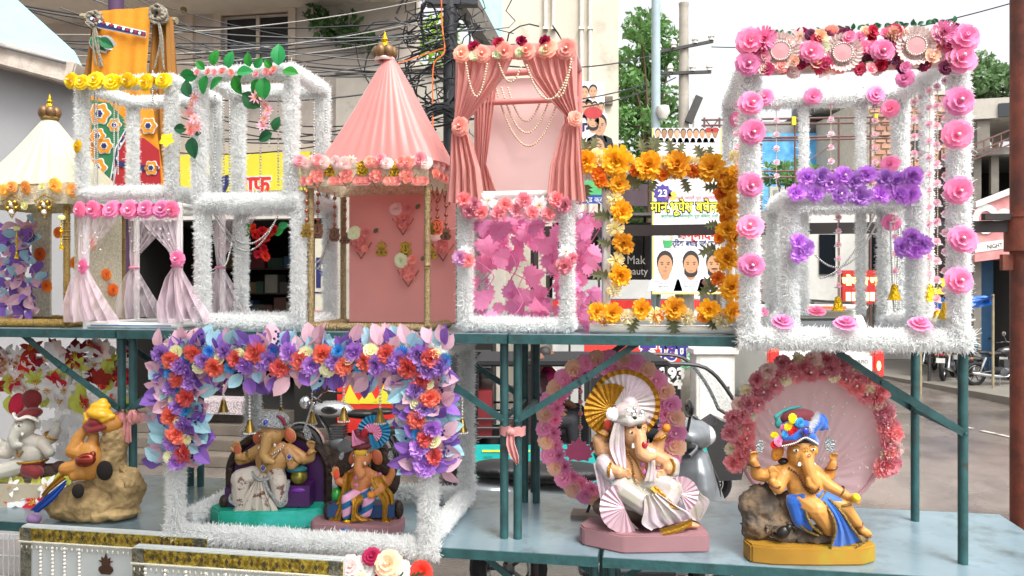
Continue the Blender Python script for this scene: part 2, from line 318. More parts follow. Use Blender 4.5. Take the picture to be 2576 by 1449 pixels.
def fluff_mesh(L, r, ro, dens, m):
    key = (round(L, 2), r, ro, dens, m.name)
    if key in FL: return FL[key]
    L = round(L, 2); n = int(dens * 3 * L); rng = np.random.default_rng(int(L * 1000) + 1)
    a = rng.uniform(0, 2 * np.pi, n); z = rng.uniform(-.4 * r, L + .4 * r, n); ca, sa = np.cos(a), np.sin(a)
    lump = 1 + .13 * np.sin(z * 6.283 / .042 + a) + .08 * np.sin(z * 23 + 2 * a + 1)
    r = ro * .5; ln = (ro - r) * rng.uniform(.5, 1.05, n) * lump * np.where(rng.random(n) < .1, 1.4, 1); tz = rng.normal(0, .55, n); ta = rng.normal(0, .5, n); w = rng.uniform(.0009, .0019, n)
    rad = np.stack([ca, sa, np.zeros(n)], 1); tang = np.stack([-sa, ca, np.zeros(n)], 1); ax = np.array([[0, 0, 1.]])
    base = rad * r * .97 + ax * z[:, None]; d = rad + ax * tz[:, None] + tang * ta[:, None]; d /= np.linalg.norm(d, axis=1)[:, None]
    b = rng.uniform(0, 2 * np.pi, n); side = tang * np.cos(b)[:, None] + ax * np.sin(b)[:, None]
    tip = base + d * ln[:, None] / np.maximum(.55, (d * rad).sum(1))[:, None] * .9
    tri = np.stack([base - side * w[:, None], base + side * w[:, None], tip + side * w[:, None] * .5, tip - side * w[:, None] * .5], 1).reshape(-1, 3)
    k = 10; core = []; 
    for q in (0, L):
        for j in range(k): core.append((r * math.cos(6.2832 * j / k), r * math.sin(6.2832 * j / k), q))
    vs = np.concatenate([np.array(core), tri]); nf = n
    me = bpy.data.meshes.new('tinsel_bar'); faces = [(j, (j + 1) % k, k + (j + 1) % k, k + j) for j in range(k)] + [tuple(range(k - 1, -1, -1)), tuple(range(k, 2 * k))]
    b0 = 2 * k; idx = np.arange(nf) * 4 + b0; loops = np.stack([idx, idx + 1, idx + 2, idx + 3], 1)
    fl = [i for f in faces for i in f]; sizes = [len(f) for f in faces] + [4] * nf; allv = np.concatenate([np.array(fl), loops.reshape(-1)]).astype(np.int32)
    me.vertices.add(len(vs)); me.vertices.foreach_set('co', vs.reshape(-1).astype(np.float32)); me.loops.add(len(allv)); me.loops.foreach_set('vertex_index', allv)
    me.polygons.add(len(sizes)); st = np.concatenate([[0], np.cumsum(sizes)[:-1]]).astype(np.int32); me.polygons.foreach_set('loop_start', st); me.polygons.foreach_set('loop_total', np.array(sizes, np.int32))
    me.materials.append(m); me.update(calc_edges=True); me.validate()
    FL[key] = me; return me
def fbar(parent, p, q, r=.02, ro=.036, dens=5200, name='tinsel_bar', m=None):
    p = Vector(p); q = Vector(q); d = q - p; L = max(.02, d.length); me = fluff_mesh(L, r, ro, dens, m or TINSEL)
    M = frame_of(d, spin=random.choice((0, 1.57, 3.14, 4.7))).to_4x4() @ Matrix.Diagonal((1, 1, L / round(L, 2), 1)); M.translation = p; return obj(name, me, parent, M)
def chain(parent, pts, r, m, step=None, name='bead_chain', n=6, k=4, alt=None):
    mb = MB(); q = resample(pts, step or r * 2.1)
    for i, p in enumerate(q): mb.sph(p, r * (alt if alt and i % 4 == 0 else 1), n, k)
    o = mb.build(name, m, parent, smooth=True, ang=80); o['kind'] = 'stuff'; return o
def drape(name, parent, m, rows, npl=6, nc=36, amp=.012, nr=24, y0=0, seed=0, back=0, thick=.0015):
    """hanging cloth; rows = (z, x_left, x_right, y, pleat) from top to bottom"""
    rows = np.array([list(q) + [1] * (5 - len(q)) for q in rows]); s = np.linspace(0, 1, len(rows)); rs = random.Random(seed); ph = [rs.uniform(0, 6.28) for _ in range(3)]
    mb = MB(); vs = []
    tt = np.linspace(0, 1, nr + 1); tt2 = tt
    for t in tt2:
        z, xa, xb, y, pl = [float(np.interp(t, s, rows[:, k])) for k in range(5)]
        for j in range(nc + 1):
            c = j / nc; wob = math.sin(2 * math.pi * npl * c + ph[0] + .8 * math.sin(3 * t + ph[1])) + .45 * math.sin(2 * math.pi * npl * 2.3 * c + ph[2] + t)
            vs.append((xa + (xb - xa) * c, y0 + y + amp * pl * wob, z + .004 * math.sin(9 * c + ph[1]) * (t > .95)))
    k = nc + 1; fs = [(i * k + j, i * k + j + 1, (i + 1) * k + j + 1, (i + 1) * k + j) for i in range(nr) for j in range(nc)]
    mb.add(vs, fs); return mb.build(name, m, parent, smooth=True, ang=80)
class Spot:
    def __init__(s, name, label, cat, xc, v0, base, group=None):
        u = pix(xc, 700, v0).x; s.u = u; s.v = v0; s.b = base; s.t = thing(name, label, cat, S(u, v0, base), -YAW, group)
    def P(s, x, y, dv=0): q = pix(x, y, s.v + dv); return Vector((q.x - s.u, dv, q.z - s.b))
# ---------------- ground and street ----------------
def wet_asphalt():
    m = mat('wet_asphalt', '776e67', .35, var=.14, scale=1.4, col2='5a534e', mixs=.9, lo=.4, hi=.65, bump=.35, bscale=60); n = m.node_tree.nodes; l = m.node_tree.links; b = n['Principled BSDF']
    tc = n.new('ShaderNodeTexCoord'); nz = n.new('ShaderNodeTexNoise'); nz.inputs['Scale'].default_value = .5; nz.inputs['Detail'].default_value = 6; l.new(tc.outputs['Object'], nz.inputs['Vector']); mr = n.new('ShaderNodeMapRange'); mr.inputs[1].default_value = .4; mr.inputs[2].default_value = .6; mr.inputs[3].default_value = .07; mr.inputs[4].default_value = .3; l.new(nz.outputs[0], mr.inputs[0]); l.new(mr.outputs[0], b.inputs['Roughness']); return m
ASPH = wet_asphalt()
xs = [-200, -60, -25] + [x * .6 for x in range(-30, 31)] + [25, 60, 200]; ys = [-12, -4, 0, 3, 4.2] + [4.6 + .35 * k for k in range(15)] + [10, 10.5, 11, 11.5, 12, 13, 13.5, 14, 14.5, 15, 15.5, 16, 16.5, 17, 20, 30, 60, 150, 600]
mb = MB(); mb.add([(x, y, ground_z(y, x)) for y in ys for x in xs], [(j * len(xs) + i, j * len(xs) + i + 1, (j + 1) * len(xs) + i + 1, (j + 1) * len(xs) + i) for j in range(len(ys) - 1) for i in range(len(xs) - 1)])
tag(mb.build('road', ASPH, smooth=True), kind='structure')
LINE = mat('worn_road_paint', 'b8b2a4', .5, var=.3, scale=6, col2='6b645e', mixs=8, lo=.45, hi=.62)
def gp(x, y):
    t = EYE * F / (y - HY)
    for k in range(12): t = (EYE - ground_z(t, (x - CX) / F * t)) * F / (y - HY)
    return at(x, y, t)
def road_line(a, b, w):
    d = (b - a).normalized(); s = Vector((-d.y, d.x, 0)) * w / 2; n = 30; vs = []
    for k in range(n + 1):
        for e in (-1, 1): p = a.lerp(b, k / n) + s * e; vs.append((p.x, p.y, ground_z(p.y, p.x) + .012))
    return MB().add(vs, [(2 * k, 2 * k + 1, 2 * k + 3, 2 * k + 2) for k in range(n)]).build('road_line', LINE)
A, B = gp(2340, 1056), gp(2620, 1118); dl = (B - A)
for k, (f0, f1) in enumerate(((-.9, -.62), (0, .42), (.5, 1.6))): tag(road_line(A + dl * f0, A + dl * f1, .1), kind='structure')
# far pavement with kerb under the parked motorbikes
PAV = mat('wet_concrete_paving', '77726a', .45, var=.15, scale=2, bump=.2)
P0, P1 = gp(2290, 966), gp(2640, 1030); dv_ = (P1 - P0).normalized(); nv = Vector((-dv_.y, dv_.x, 0)); mb = MB(); L = 40
a0, a1 = P0 - dv_ * 14, P1 + dv_ * 14; pts = [a0, a1, a1 + nv * 9, a0 + nv * 9]
mb.add([p + Vector((0, 0, -.1)) for p in pts] + [p + Vector((0, 0, .1)) for p in pts], [(4, 5, 6, 7), (0, 1, 5, 4), (1, 2, 6, 5), (2, 3, 7, 6), (3, 0, 4, 7)]); tag(mb.build('pavement', PAV), kind='structure')
# ---------------- cream shop building ----------------
CREAMW = mat('cream_wall', 'c2b6ab', .8, var=.08, scale=1.2, col2='938980', mixs=1.6, lo=.52, hi=.78, bump=.1, bscale=30)
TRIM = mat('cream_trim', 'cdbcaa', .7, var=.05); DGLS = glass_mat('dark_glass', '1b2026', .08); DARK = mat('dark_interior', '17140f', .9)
STONE = mat('step_stone', '655c52', .75, var=.2, scale=4, bump=.4, bscale=25); WEATH = mat('weathered_wall', 'b4aca0', .85, var=.12, scale=3, col2='5c564e', mixs=2.2, lo=.55, hi=.75, bump=.4, bscale=20)
q = Spot('shop_building', 'cream building with dark sliding window above a yellow shop sign', 'building', 600, 8.7, 0)
P = q.P
x0, x1 = P(60, 0).x, P(1045, 0).x; wx0, wx1 = P(559, 0).x, P(728, 0).x; wz1, wz0 = P(640, 36).z, P(640, 190).z; zs_ = P(600, 392).z; ztop = P(600, -420).z
mb = MB(); mb.bb(x0, wx0, 0, .25, zs_, ztop); mb.bb(wx1, x1, 0, .25, zs_, ztop); mb.bb(wx0, wx1, 0, .25, zs_, wz0); mb.bb(wx0, wx1, 0, .25, wz1, ztop); w_ = mb.build('wall', CREAMW, q.t)
f = MB(); t_ = .07
f.bb(wx0 - .12, wx0, -.05, .05, wz0 - .1, wz1 + .12); f.bb(wx1, wx1 + .12, -.05, .05, wz0 - .1, wz1 + .12); f.bb(wx0, wx1, -.05, .05, wz1, wz1 + .12); f.bb(wx0, wx1, -.05, .05, wz0 - .1, wz0); wf = f.build('window', TRIM, q.t)
wm = (wx0 + wx1) / 2
for a_, b_ in ((wx0 + .03, wm - .03), (wm + .03, wx1 - .03)): MB().bb(a_, b_, .1, .11, wz0 + .03, wz1 - .03).build('pane', DGLS, wf)
MB().bb(wm - .03, wm + .03, .07, .13, wz0, wz1).build('mullion', TRIM, wf)
MB().bb(x0, x1 + .2, -1.3, .02, P(600, 30).z, P(600, 30).z + .15).build('balcony_slab', mat('soffit_paint', 'cfc6ba', .8, var=.05), q.t)
for a_, b_ in ((225, 330), (335, 430), (445, 470)): MB().bb(P(a_, 0).x, P(b_, 0).x, -.03, .0, zs_ + .5, P(300, 78).z).build('wall_panel', TRIM, q.t)
MB().bb(P(470, 0).x, P(490, 0).x, -.06, 0, zs_, P(300, 40).z).build('pilaster', TRIM, q.t)
MB().lathe([(0, .0), (.04, -.02), (.05, -.07), (.03, -.1), (0, -.11)], 10, P(462, 16, -.7)).build('bulb_holder', mat('brass_lamp', '8a7550', .4, metal=.6), q.t, smooth=True)
# sign
sgx0, sgx1 = P(420, 0).x, P(790, 0).x; sz0, sz1 = P(600, 484).z, P(600, 391).z
sg = MB().bb(sgx0, sgx1, -.16, -.06, sz0, sz1).build('sign_board', mat('yellow_sign', 'e0d23a', .45, var=.04), q.t)
REDP = mat('red_print', 'd6322a', .5); NVP = mat('navy_print', '23285e', .5); WPR = mat('white_print', 'efede6', .5); BPR = mat('black_print', '1a1a1c', .5)
text('राफ', .36, REDP, sg, up4(P(640, 466, -.168)), bold=.012); text('राफ', .36, WPR, sg, up4(P(640, 466, -.163)), bold=.03)
for x in (528, 560): MB().prism([(-.1, -.12), (.05, -.14), (.12, .02), (.1, .14), (-.06, .12)], .006, XZ, P(x, 462, -.163)).build('print_shape', NVP, sg)
MB().bb(x0, P(800, 0).x, -.05, .2, P(600, 552).z, sz0 + .002).build('fascia', mat('white_fascia', 'cfcac2', .7, var=.05), q.t)
# shop room
rx0, rx1 = P(330, 0).x, P(800, 0).x; rz1 = P(600, 552).z; fl = .62
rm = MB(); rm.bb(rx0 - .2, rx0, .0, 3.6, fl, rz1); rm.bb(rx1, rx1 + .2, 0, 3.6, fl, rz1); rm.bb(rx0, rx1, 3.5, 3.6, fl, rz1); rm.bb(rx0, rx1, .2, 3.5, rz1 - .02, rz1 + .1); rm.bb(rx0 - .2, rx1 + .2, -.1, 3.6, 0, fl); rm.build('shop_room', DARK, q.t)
BXC = [mat('carton_%d' % i, c, .7) for i, c in enumerate(('5b3b34', '3e4a58', '6e2a2c', '4b4a44', '2f4a3c', '8a8478', '35506a', '6b5a34'))]
for i in range(5):
    z = fl + .35 + i * .48; MB().bb(rx0 + .1, rx1 - .1, 2.6, 3.1, z - .03, z).build('shelf', mat('shelf_board', '3a3026', .7), q.t); x = rx0 + .15
    while x < rx1 - .4: w = random.uniform(.14, .34); MB().bb(x, x + w, 2.6 + random.uniform(0, .1), 3.0, z + .001, z + random.uniform(.15, .4)).build('carton', random.choice(BXC), q.t); x += w + random.uniform(.01, .06)
MB().bb(P(640, 0).x, P(668, 0).x, 1.2, 1.24, P(640, 660).z, P(640, 585).z).build('poster', mat('blue_poster', '3f5c70', .5), q.t)
for i in range(4): MB().bb(rx0 - 1.6, P(905, 0).x, -1.45 + i * .34, -.1, .155 * i, .155 * (i + 1)).build('step', STONE, q.t, bevel=.012)
CHK = mat('checked_cloth', 'c9bcbc', .8, col2='8d7f84', mixs=40, lo=.49, hi=.51)
tag(MB().bb(P(520, 0).x, P(665, 0).x, -.7, -.2, .621, P(600, 992).z).build('cloth_counter', CHK), 'shop counter under a checked cloth on the stone steps', 'counter'); co = COL.objects['cloth_counter']; co.matrix_world = q.t.matrix_basis @ Matrix()
# pillar board with letters
b0, b1 = P(795, 0, -.3).x, P(908, 0, -.3).x; o = MB().bb(b0, b1, -.34, -.3, P(850, 842, -.3).z, P(850, 600, -.3).z).build('letter_board', mat('ivory_board', 'cfc9b4', .6), q.t)
MB().bb(b0, b1, -.348, -.341, P(850, 806, -.3).z, P(850, 781, -.3).z).build('red_stripe', REDP, o); MB().bb(b0, b1, -.348, -.341, P(850, 836, -.3).z, P(850, 807, -.3).z).build('yellow_stripe', MATS['yellow_sign'], o); MB().bb(b0, b1, -.346, -.341, P(850, 738, -.3).z, P(850, 734, -.3).z).build('rule', NVP, o)
text('afa', .42, mat('maroon_print', '8e2523', .5), o, up4(P(868, 766, -.345)), bold=.014); text('PIO', .62, NVP, o, up4(P(850, 690, -.345)), bold=.02, sx=.75)
# compound wall, ivy and the cable pole in front
q2 = Spot('compound_wall', 'stained grey compound wall behind the pink tent roof', 'wall', 1000, 8.3, 0); P2 = q2.P
MB().bb(P2(845, 0).x, P2(1262, 0).x, 0, .25, 0, P2(1000, 178).z).build('wall', WEATH, q2.t); MB().bb(P2(843, 0).x, P2(1264, 0).x, -.06, .3, P2(1000, 178).z, P2(1000, 172).z).build('coping', WEATH, q2.t)
q2 = Spot('roadside_stall', 'dark shuttered stall with a red and yellow poster behind the motorcycle', 'stall', 960, 8.0, 0); P2 = q2.P
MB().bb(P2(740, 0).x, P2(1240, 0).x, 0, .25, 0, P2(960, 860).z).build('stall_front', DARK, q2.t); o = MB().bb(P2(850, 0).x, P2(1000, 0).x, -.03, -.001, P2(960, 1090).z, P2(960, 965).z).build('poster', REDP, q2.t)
for x in (880, 925, 965): MB().prism([(-.16, -.12), (.16, -.12), (.05, .06), (.0, .16), (-.06, .02)], .006, XZ, P2(x, 995, .034 - .07)).build('poster_print', MATS['yellow_sign'], o)
for k in range(9): MB().bb(P2(1010, 0).x, P2(1235, 0).x, -.02, -.001, .3 + k * .22, .33 + k * .22).build('shutter_rib', mat('shutter_grey', '4a4a4a', .6), q2.t)
IVY = mat('ivy_leaf', '3d5f2c', .5, var=.25, rnd=.2, trans=.2); LIMEF = mat('lime_leaf', '8fb53a', .5, var=.3, rnd=.2, trans=.4)
def leaf_cloud(name, parent, m, clumps, n, sz, seed=0):
    rng = np.random.default_rng(seed); vs = []; tot = sum(c[3] ** 2 for c in clumps); C = []
    for cx, cy, cz, r in clumps:
        k = int(n * r * r / tot); d = rng.normal(size=(k, 3)); d /= np.linalg.norm(d, axis=1)[:, None]; C.append(np.array([[cx, cy, cz]]) + d * (r * rng.uniform(.45, 1.05, k) ** .6)[:, None] * np.array([[1, 1, .8]]))
    C = np.concatenate(C); k = len(C); u = rng.normal(size=(k, 3)); u /= np.linalg.norm(u, axis=1)[:, None]; w = rng.normal(size=(k, 3)); w -= (w * u).sum(1)[:, None] * u; w /= np.linalg.norm(w, axis=1)[:, None]; s = (sz * rng.uniform(.6, 1.3, k))[:, None]
    V = np.stack([C - u * s, C - w * s * .45, C + u * s, C + w * s * .45], 1).reshape(-1, 3); Fc = [(4 * i, 4 * i + 1, 4 * i + 2, 4 * i + 3) for i in range(k)]
    me = bpy.data.meshes.new(name); me.from_pydata(V.tolist(), [], Fc); me.materials.append(m); o = obj(name, me, parent); o['kind'] = 'stuff'; return o
q3 = Spot('ivy', 'green ivy creeping over the cream wall beside the window', 'plant', 900, 8.6, 0); P3 = q3.P
pts = smooth_path([P3(790, 30), P3(815, 70), P3(850, 95), P3(890, 90), P3(930, 110), P3(960, 130)], 6); MB().tube(pts, .012, 5).build('vine_stem', mat('vine', '4a3c2a', .8), q3.t)
leaf_cloud('ivy_leaves', q3.t, IVY, [(p.x, -.06, p.z, .12) for p in pts[::2]] + [(P3(x, 0).x, -.1, P3(x, y).z, .22) for x, y in ((800, 40), (820, 75), (865, 90), (880, 60), (930, 115), (890, 100))], 420, .075, 4)
q3 = Spot('shrub', 'lime green shrub growing above the compound wall', 'shrub', 1060, 9.4, 0); P3 = q3.P
MB().tube([P3(1060, 900), P3(1060, 180)], [.06, .03], 6).build('trunk', MATS['vine'], q3.t); leaf_cloud('crown', q3.t, LIMEF, [(P3(x, 0).x, random.uniform(-.3, .3), P3(x, y).z, r) for x, y, r in ((1020, 120, .4), (1060, 90, .4), (1090, 140, .45), (1110, 80, .35), (960, 150, .35), (1130, 150, .4))], 900, .07, 5)
# neighbour's wall with sloping blue roof at the left edge
GREY = mat('grey_plaster', '9b9a9b', .85, var=.08, scale=1.5, bump=.15, bscale=20); BEAM = mat('roof_beam', 'a8998c', .85, var=.12, col2='c9bdb0', mixs=5, bump=.4)
T = 6.2; c0, c1 = at(-420, 20, T), at(212, 188, T); t = thing('neighbour_shed', 'grey shed wall with sloping pale blue roof at left edge', 'shed', (0, 0, 0))
MB().prism([(c0.x, 0), (c1.x, 0), (c1.x, c1.z - .02), (c0.x, c0.z - .02)], .2, XZ, (0, T + .1, 0)).build('wall', GREY, t)
d = (c1 - c0).normalized(); MB().beam(c0 + Vector((0, -.12, -.04)), c1 + d * .05 + Vector((0, -.12, -.04)), .24, .17).build('edge_beam', BEAM, t, bevel=.012)
up = Vector((-d.z, 0, d.x)); s0, s1 = c0 + up * .05, c1 + up * .05
mb = MB(); mb.add([s0 + Vector((0, -.05, 0)), s1 + Vector((0, -.05, 0)), at(188, 130, 8.4), at(-420, -420, 8.4)], [(0, 1, 2, 3)]); mb.build('roof_sheet', mat('pale_blue_sheet', '8fc0cc', .4, var=.06), t)
MB().tube([c0 + Vector((0, -.26, .0)), c1 + Vector((0, -.26, .02))], .012, 6).build('roof_wire', mat('grey_cable', '6b6b6b', .5), t)
# ---------------- tall weathered building, stair slab ----------------
OLDW = mat('old_plaster', 'c8bfae', .85, var=.1, scale=.8, col2='8d8474', mixs=.7, lo=.52, hi=.72, bump=.4, bscale=10)
T = 20; a = at(1248, 0, T); b = at(1556, 0, T); t = thing('tall_building', 'tall stained beige building with drain pipes behind the salmon curtains', 'building', ((a.x + b.x) / 2, T, 0)); hw = (b.x - a.x) / 2
MB().bb(-hw, hw, 0, 7, 0, 14).build('wall', OLDW, t)
for x in (1372, 1392, 1462, 1484):
    xx = at(x, 0, T).x - t.location.x; MB().tube([(xx, -.08, 0 if x > 1400 else 9), (xx, -.08, 13)], .05, 8).build('drain_pipe', mat('pipe_white', 'd3cdc2', .5), t, smooth=True)
    for z in (7.2, 9, 11): MB().bb(xx - .07, xx + .07, -.15, 0, z, z + .06).build('pipe_clip', MATS['pipe_white'], t)
MB().bb(at(1465, 0, T).x - t.location.x - .1, at(1540, 0, T).x - t.location.x, -.12, 0, at(0, 265, T).z, at(0, 245, T).z).build('meter_box', mat('rusty_box', '6f6658', .8, var=.3), t)
T = 16; t = thing('stair_slab', 'sloping concrete stair slab with pale blue side beside the cable pole', 'staircase', at(1200, 110, T)); o = t.location
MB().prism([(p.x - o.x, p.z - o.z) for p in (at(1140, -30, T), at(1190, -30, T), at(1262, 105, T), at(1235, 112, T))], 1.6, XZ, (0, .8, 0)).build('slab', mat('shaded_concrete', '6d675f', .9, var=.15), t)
MB().prism([(p.x - o.x, p.z - o.z) for p in (at(1192, -30, T), at(1262, -30, T), at(1262, 100, T))], .3, XZ, (0, .6, 0)).build('stair_parapet', mat('aqua_wash', 'a9d6da', .7), t)
MB().bb(at(1180, 0, T).x - o.x, at(1255, 0, T).x - o.x, .0, 1.5, -o.z, at(0, 112, T).z - o.z - .02).build('pier', WEATH, t)
# ---------------- poles ----------------
CONC = mat('pole_concrete', 'a39c90', .8, var=.12, bump=.3, bscale=25); IRON = mat('dark_iron', '3a3836', .6, var=.2); CERA = mat('ceramic', 'd8d4cc', .25)
T = 17; p = at(1720, 20, T); t = thing('utility_pole', 'concrete utility pole with cross-arms and white insulators', 'pole', (p.x, T, 0)); MB().tube([(0, 0, 0), (0, 0, p.z)], [.15, .1], 10).build('shaft', CONC, t, smooth=True); MB().lathe([(.1, 0), (.11, .1), (.05, .14), (0, .16)], 10, (0, 0, p.z)).build('cap', CONC, t, smooth=True)
for y, x0_, x1_, tilt in ((122, 1650, 1790, .12), (187, 1640, 1785, .02)):
    za = at(0, y, T).z; xa, xb = at(x0_, 0, T).x - p.x, at(x1_, 0, T).x - p.x; MB().beam((xa, -.12, za - tilt), (xb, -.12, za + tilt), .07, .06).build('cross_arm', IRON, t)
    for k in (.03, .3, .68, .97): MB().lathe([(0, 0), (.06, 0), (.05, .05), (.075, .07), (.06, .12), (.03, .17), (0, .17)], 10, (xa + (xb - xa) * k, -.12, za + tilt * (2 * k - 1) + .03)).build('insulator', CERA, t, smooth=True)
MB().box((.18, -.16, at(0, 280, T).z), (.16, .1, .6), Matrix.Rotation(.4, 3, 'Y')).build('fuse_box', IRON, t); MB().tube([(.2, -.12, at(0, 430, T).z), (.2, -.12, at(0, 250, T).z)], .035, 8).build('conduit', mat('pipe_white', 'd3cdc2'), t)
T = 13.3; p = at(1650, 0, T); t = thing('lamp_post', 'pale blue steel pole beside the campaign banner', 'pole', (p.x, T, 0)); MB().tube([(0, 0, 0), (0, 0, 9)], [.085, .07], 12).build('shaft', mat('pale_steel', '9fb0b4', .5, var=.06), t, smooth=True); MB().lathe([(.15, 0), (.15, .04), (.09, .05)], 12).build('base_flange', IRON, t)
MB().lathe([(0, .1), (.1, .1), (.12, 0), (.06, -.12), (0, -.14)], 10, (.1, -.1, at(0, 285, T).z)).build('clamp', mat('clamp_white', 'd6d2c8', .5), t, smooth=True)
T = 13.25; p = at(1722, 0, T); t = thing('utility_pole', 'short thick concrete pole with green notice beside the white cabinet', 'pole', (p.x, T, 0)); MB().tube([(0, 0, 0), (0, 0, 3.6)], [.17, .15], 12).build('shaft', CONC, t, smooth=True)
MB().lathe([(.167, 0), (.164, .3)], 8, (0, 0, at(0, 925, T).z), a0=R(220), a1=R(320)).build('notice', mat('green_notice', '2f9c62', .6, col2='d8e6d8', mixs=30, lo=.5, hi=.55), t)
T = 12.2; p = at(1800, 0, T); t = thing('electric_cabinet', 'white roadside electric cabinet with overhanging lid', 'cabinet', (p.x, T, 0)); w = .3
MB().bb(-w, w, 0, .45, 0, at(0, 892, T).z).build('case', mat('cabinet_white', 'cfcdc6', .5, var=.08, col2='a49e94', mixs=5, lo=.6, hi=.8), t, bevel=.01); MB().bb(-w - .05, w + .05, -.05, .5, at(0, 892, T).z + .001, at(0, 878, T).z).build('lid', MATS['cabinet_white'], t, bevel=.01); MB().bb(-w + .05, w - .05, -.012, -.001, .3, at(0, 900, T).z).build('door', mat('cabinet_door', 'd6d4ce', .5), t); MB().bb(w - .12, w - .09, -.03, -.012, .9, 1.0).build('handle', IRON, t)
# cable pole with its tangle
T = 10; p = at(1133, 0, T); CAB = mat('black_cable', '1b1c1f', .45, var=.1); t = thing('cable_pole', 'dark steel pole wrapped in a tangle of black cables', 'pole', (p.x, T, 0)); MB().tube([(0, 0, 0), (0, 0, 8.5)], .09, 10).build('shaft', mat('dark_steel', '2b2c30', .5), t, smooth=True)
MB().bb(-.3, .35, -.08, .08, at(0, 15, T).z, at(0, -10, T).z).build('bracket', MATS['dark_steel'], t)
mb = MB(); rs = random.Random(11)
for k in range(46):
    c = Vector((rs.gauss(0, .35), rs.uniform(-.25, .25), at(0, rs.uniform(-10, 320), T).z)); n = 14; ra, rb = rs.uniform(.1, .5), rs.uniform(.1, .45); ph = rs.uniform(0, 6.28); tl = rs.uniform(-.8, .8)
    mb.tube([c + Vector((ra * math.cos(ph + i / n * rs.choice((5, 6.2))), .1 * math.sin(2 * ph + i), rb * math.sin(ph + i / n * 6) + tl * i / n * .4)) for i in range(n)], rs.choice((.007, .01, .014)), 4)
o = mb.build('cable_tangle', CAB, t, smooth=True); o['kind'] = 'stuff'
mb = MB(); c = at(1108, 335, T - .3) - t.location
for k in range(24): r = rs.uniform(.2, .32); mb.tube([c + Vector((r * math.cos(i / 18 * 6.283) * rs.uniform(.96, 1.04), rs.uniform(-.05, .05), r * 1.15 * math.sin(i / 18 * 6.283))) for i in range(18)], .011, 4, closed=True)
o = mb.build('cable_coil', CAB, t, smooth=True); o['kind'] = 'stuff'
MB().tube([(0, 0, c.z + .3), c + Vector((0, .05, .3))], .012, 5).build('coil_hook', CAB, t)
ORW = mat('orange_wire', 'd9692b', .5)
MB().tube(smooth_path([at(1110, -20, 9.8) - t.location, at(1112, 60, 9.8) - t.location, at(1118, 130, 9.7) - t.location, at(1092, 160, 9.7) - t.location, at(1088, 240, 9.7) - t.location, at(1090, 350, 9.7) - t.location], 6), .009, 5).build('orange_wire', ORW, t); MB().tube(smooth_path([at(1120, 120, 9.7) - t.location, at(1060, 140, 9.7) - t.location, at(985, 165, 9.6) - t.location], 6), .008, 5).build('orange_wire', ORW, t)
# overhead cables: real spans, from far anchor to pole
WHC = mat('pale_cable', '97938b', .5); rs = random.Random(21)
GC = 'overhead cables strung across the cream building'; GW = 'pale wires strung across the cream building'
def cable(a, b, sag, r, m, lab, g): o = MB().tube(hang(a, b, sag, 20), r, 5).build('overhead_cable', m, smooth=True); tag(o, lab, 'cable', g)
for k in range(18):
    xs_, ya = rs.choice((-30, 150, 300)), rs.uniform(-40, 200); ta = rs.uniform(8.5, 11); yb = rs.uniform(20, 200); cable(at(xs_, ya, ta), at(1133 + rs.uniform(-10, 10), yb, 10), rs.uniform(.05, .5), rs.choice((.006, .008, .011)), CAB, 'thin black cable strung across the cream wall to the cable pole', GC)
for ya, yb in ((60, -15), (105, 40), (150, 75)): cable(at(-30, ya + rs.uniform(0, 40), 9), at(1133, yb, 10.1), .2, .007, WHC, 'pale wire strung across the cream wall to the cable pole', GW)
GB_ = 'low cables sagging between the frames and the yellow sign'
for k in range(6): cable(at(430, rs.uniform(255, 400), 10.5), at(1133, rs.uniform(200, 330), 10), rs.uniform(.1, .35), .009, CAB, 'low black cable sagging in front of the yellow sign', GB_)
for y0_, y1_ in ((130, 118), (235, 180), (265, 195), (380, 420)): cable(at(1135, y0_ + 20, 10), at(1700, y1_, 17), .25, .012, CAB, 'black cable running from the cable pole to the utility pole', 'cables between the poles')
cable(at(1790, 118, 17), at(2700, -40, 12), .3, .01, CAB, 'black cable leaving the utility pole towards the upper right', None)
# ---------------- banners ----------------
def portrait(parent, c, s, skin='c79a78', hair='2f2826', shirt='e9eaec', turban=None, beard=False, must=False, name='portrait_print', y=-.004):
    c = Vector(c); ms = [mat('print_' + k, k, .55, var=.04) for k in (shirt, skin, hair, 'f4f1ea', 'a06a52')]
    if turban: ms.append(mat('print_' + turban, turban, .55))
    mb = MB(); E = lambda x, z, rx, rz, mi, d, n=16: mb.prism([(rx * s * math.cos(a), rz * s * math.sin(a)) for a in [k / n * 6.283 for k in range(n)]], .001, XZ, c + Vector((x * s, y - d * .0012, z * s)), mi)
    mb.prism([(x * s, z * s) for x, z in ((-.62, -.9), (.62, -.9), (.5, -.5), (.2, -.36), (-.2, -.36), (-.5, -.5))], .001, XZ, c + Vector((0, y, 0)), 0)
    E(0, -.32, .17, .2, 1, 1); E(0, .14, .3, .4, 2, 2); E(0, .0, .265, .38, 1, 3)
    if turban: E(0, .36, .4, .26, 5, 4)
    if s < .2: return mb.build(name, ms, parent)
    if beard: E(0, -.22, .24, .2, 2, 4); E(0, -.14, .19, .13, 1, 5)
    for sx in (-1, 1): E(sx * .11, .05, .042, .018, 2, 6, 8); E(sx * .12, .115, .065, .012, 2, 6, 8)
    if must: E(0, -.12, .13, .032, 2, 6, 8)
    E(0, -.19, .075, .016, 4, 6, 8); E(.02, -.06, .035, .05, 4, 4, 8) if s > .4 else None
    o = mb.build(name, ms, parent); return o
t = thing('campaign_banner', 'tall white campaign banner with portraits and yellow lettering on a frame', 'banner', at(1728, 530, 12.9)); O = t.location; T = 12.9
LQ = lambda x, y, d=0: at(x, y, T) - O + Vector((0, -d, 0))
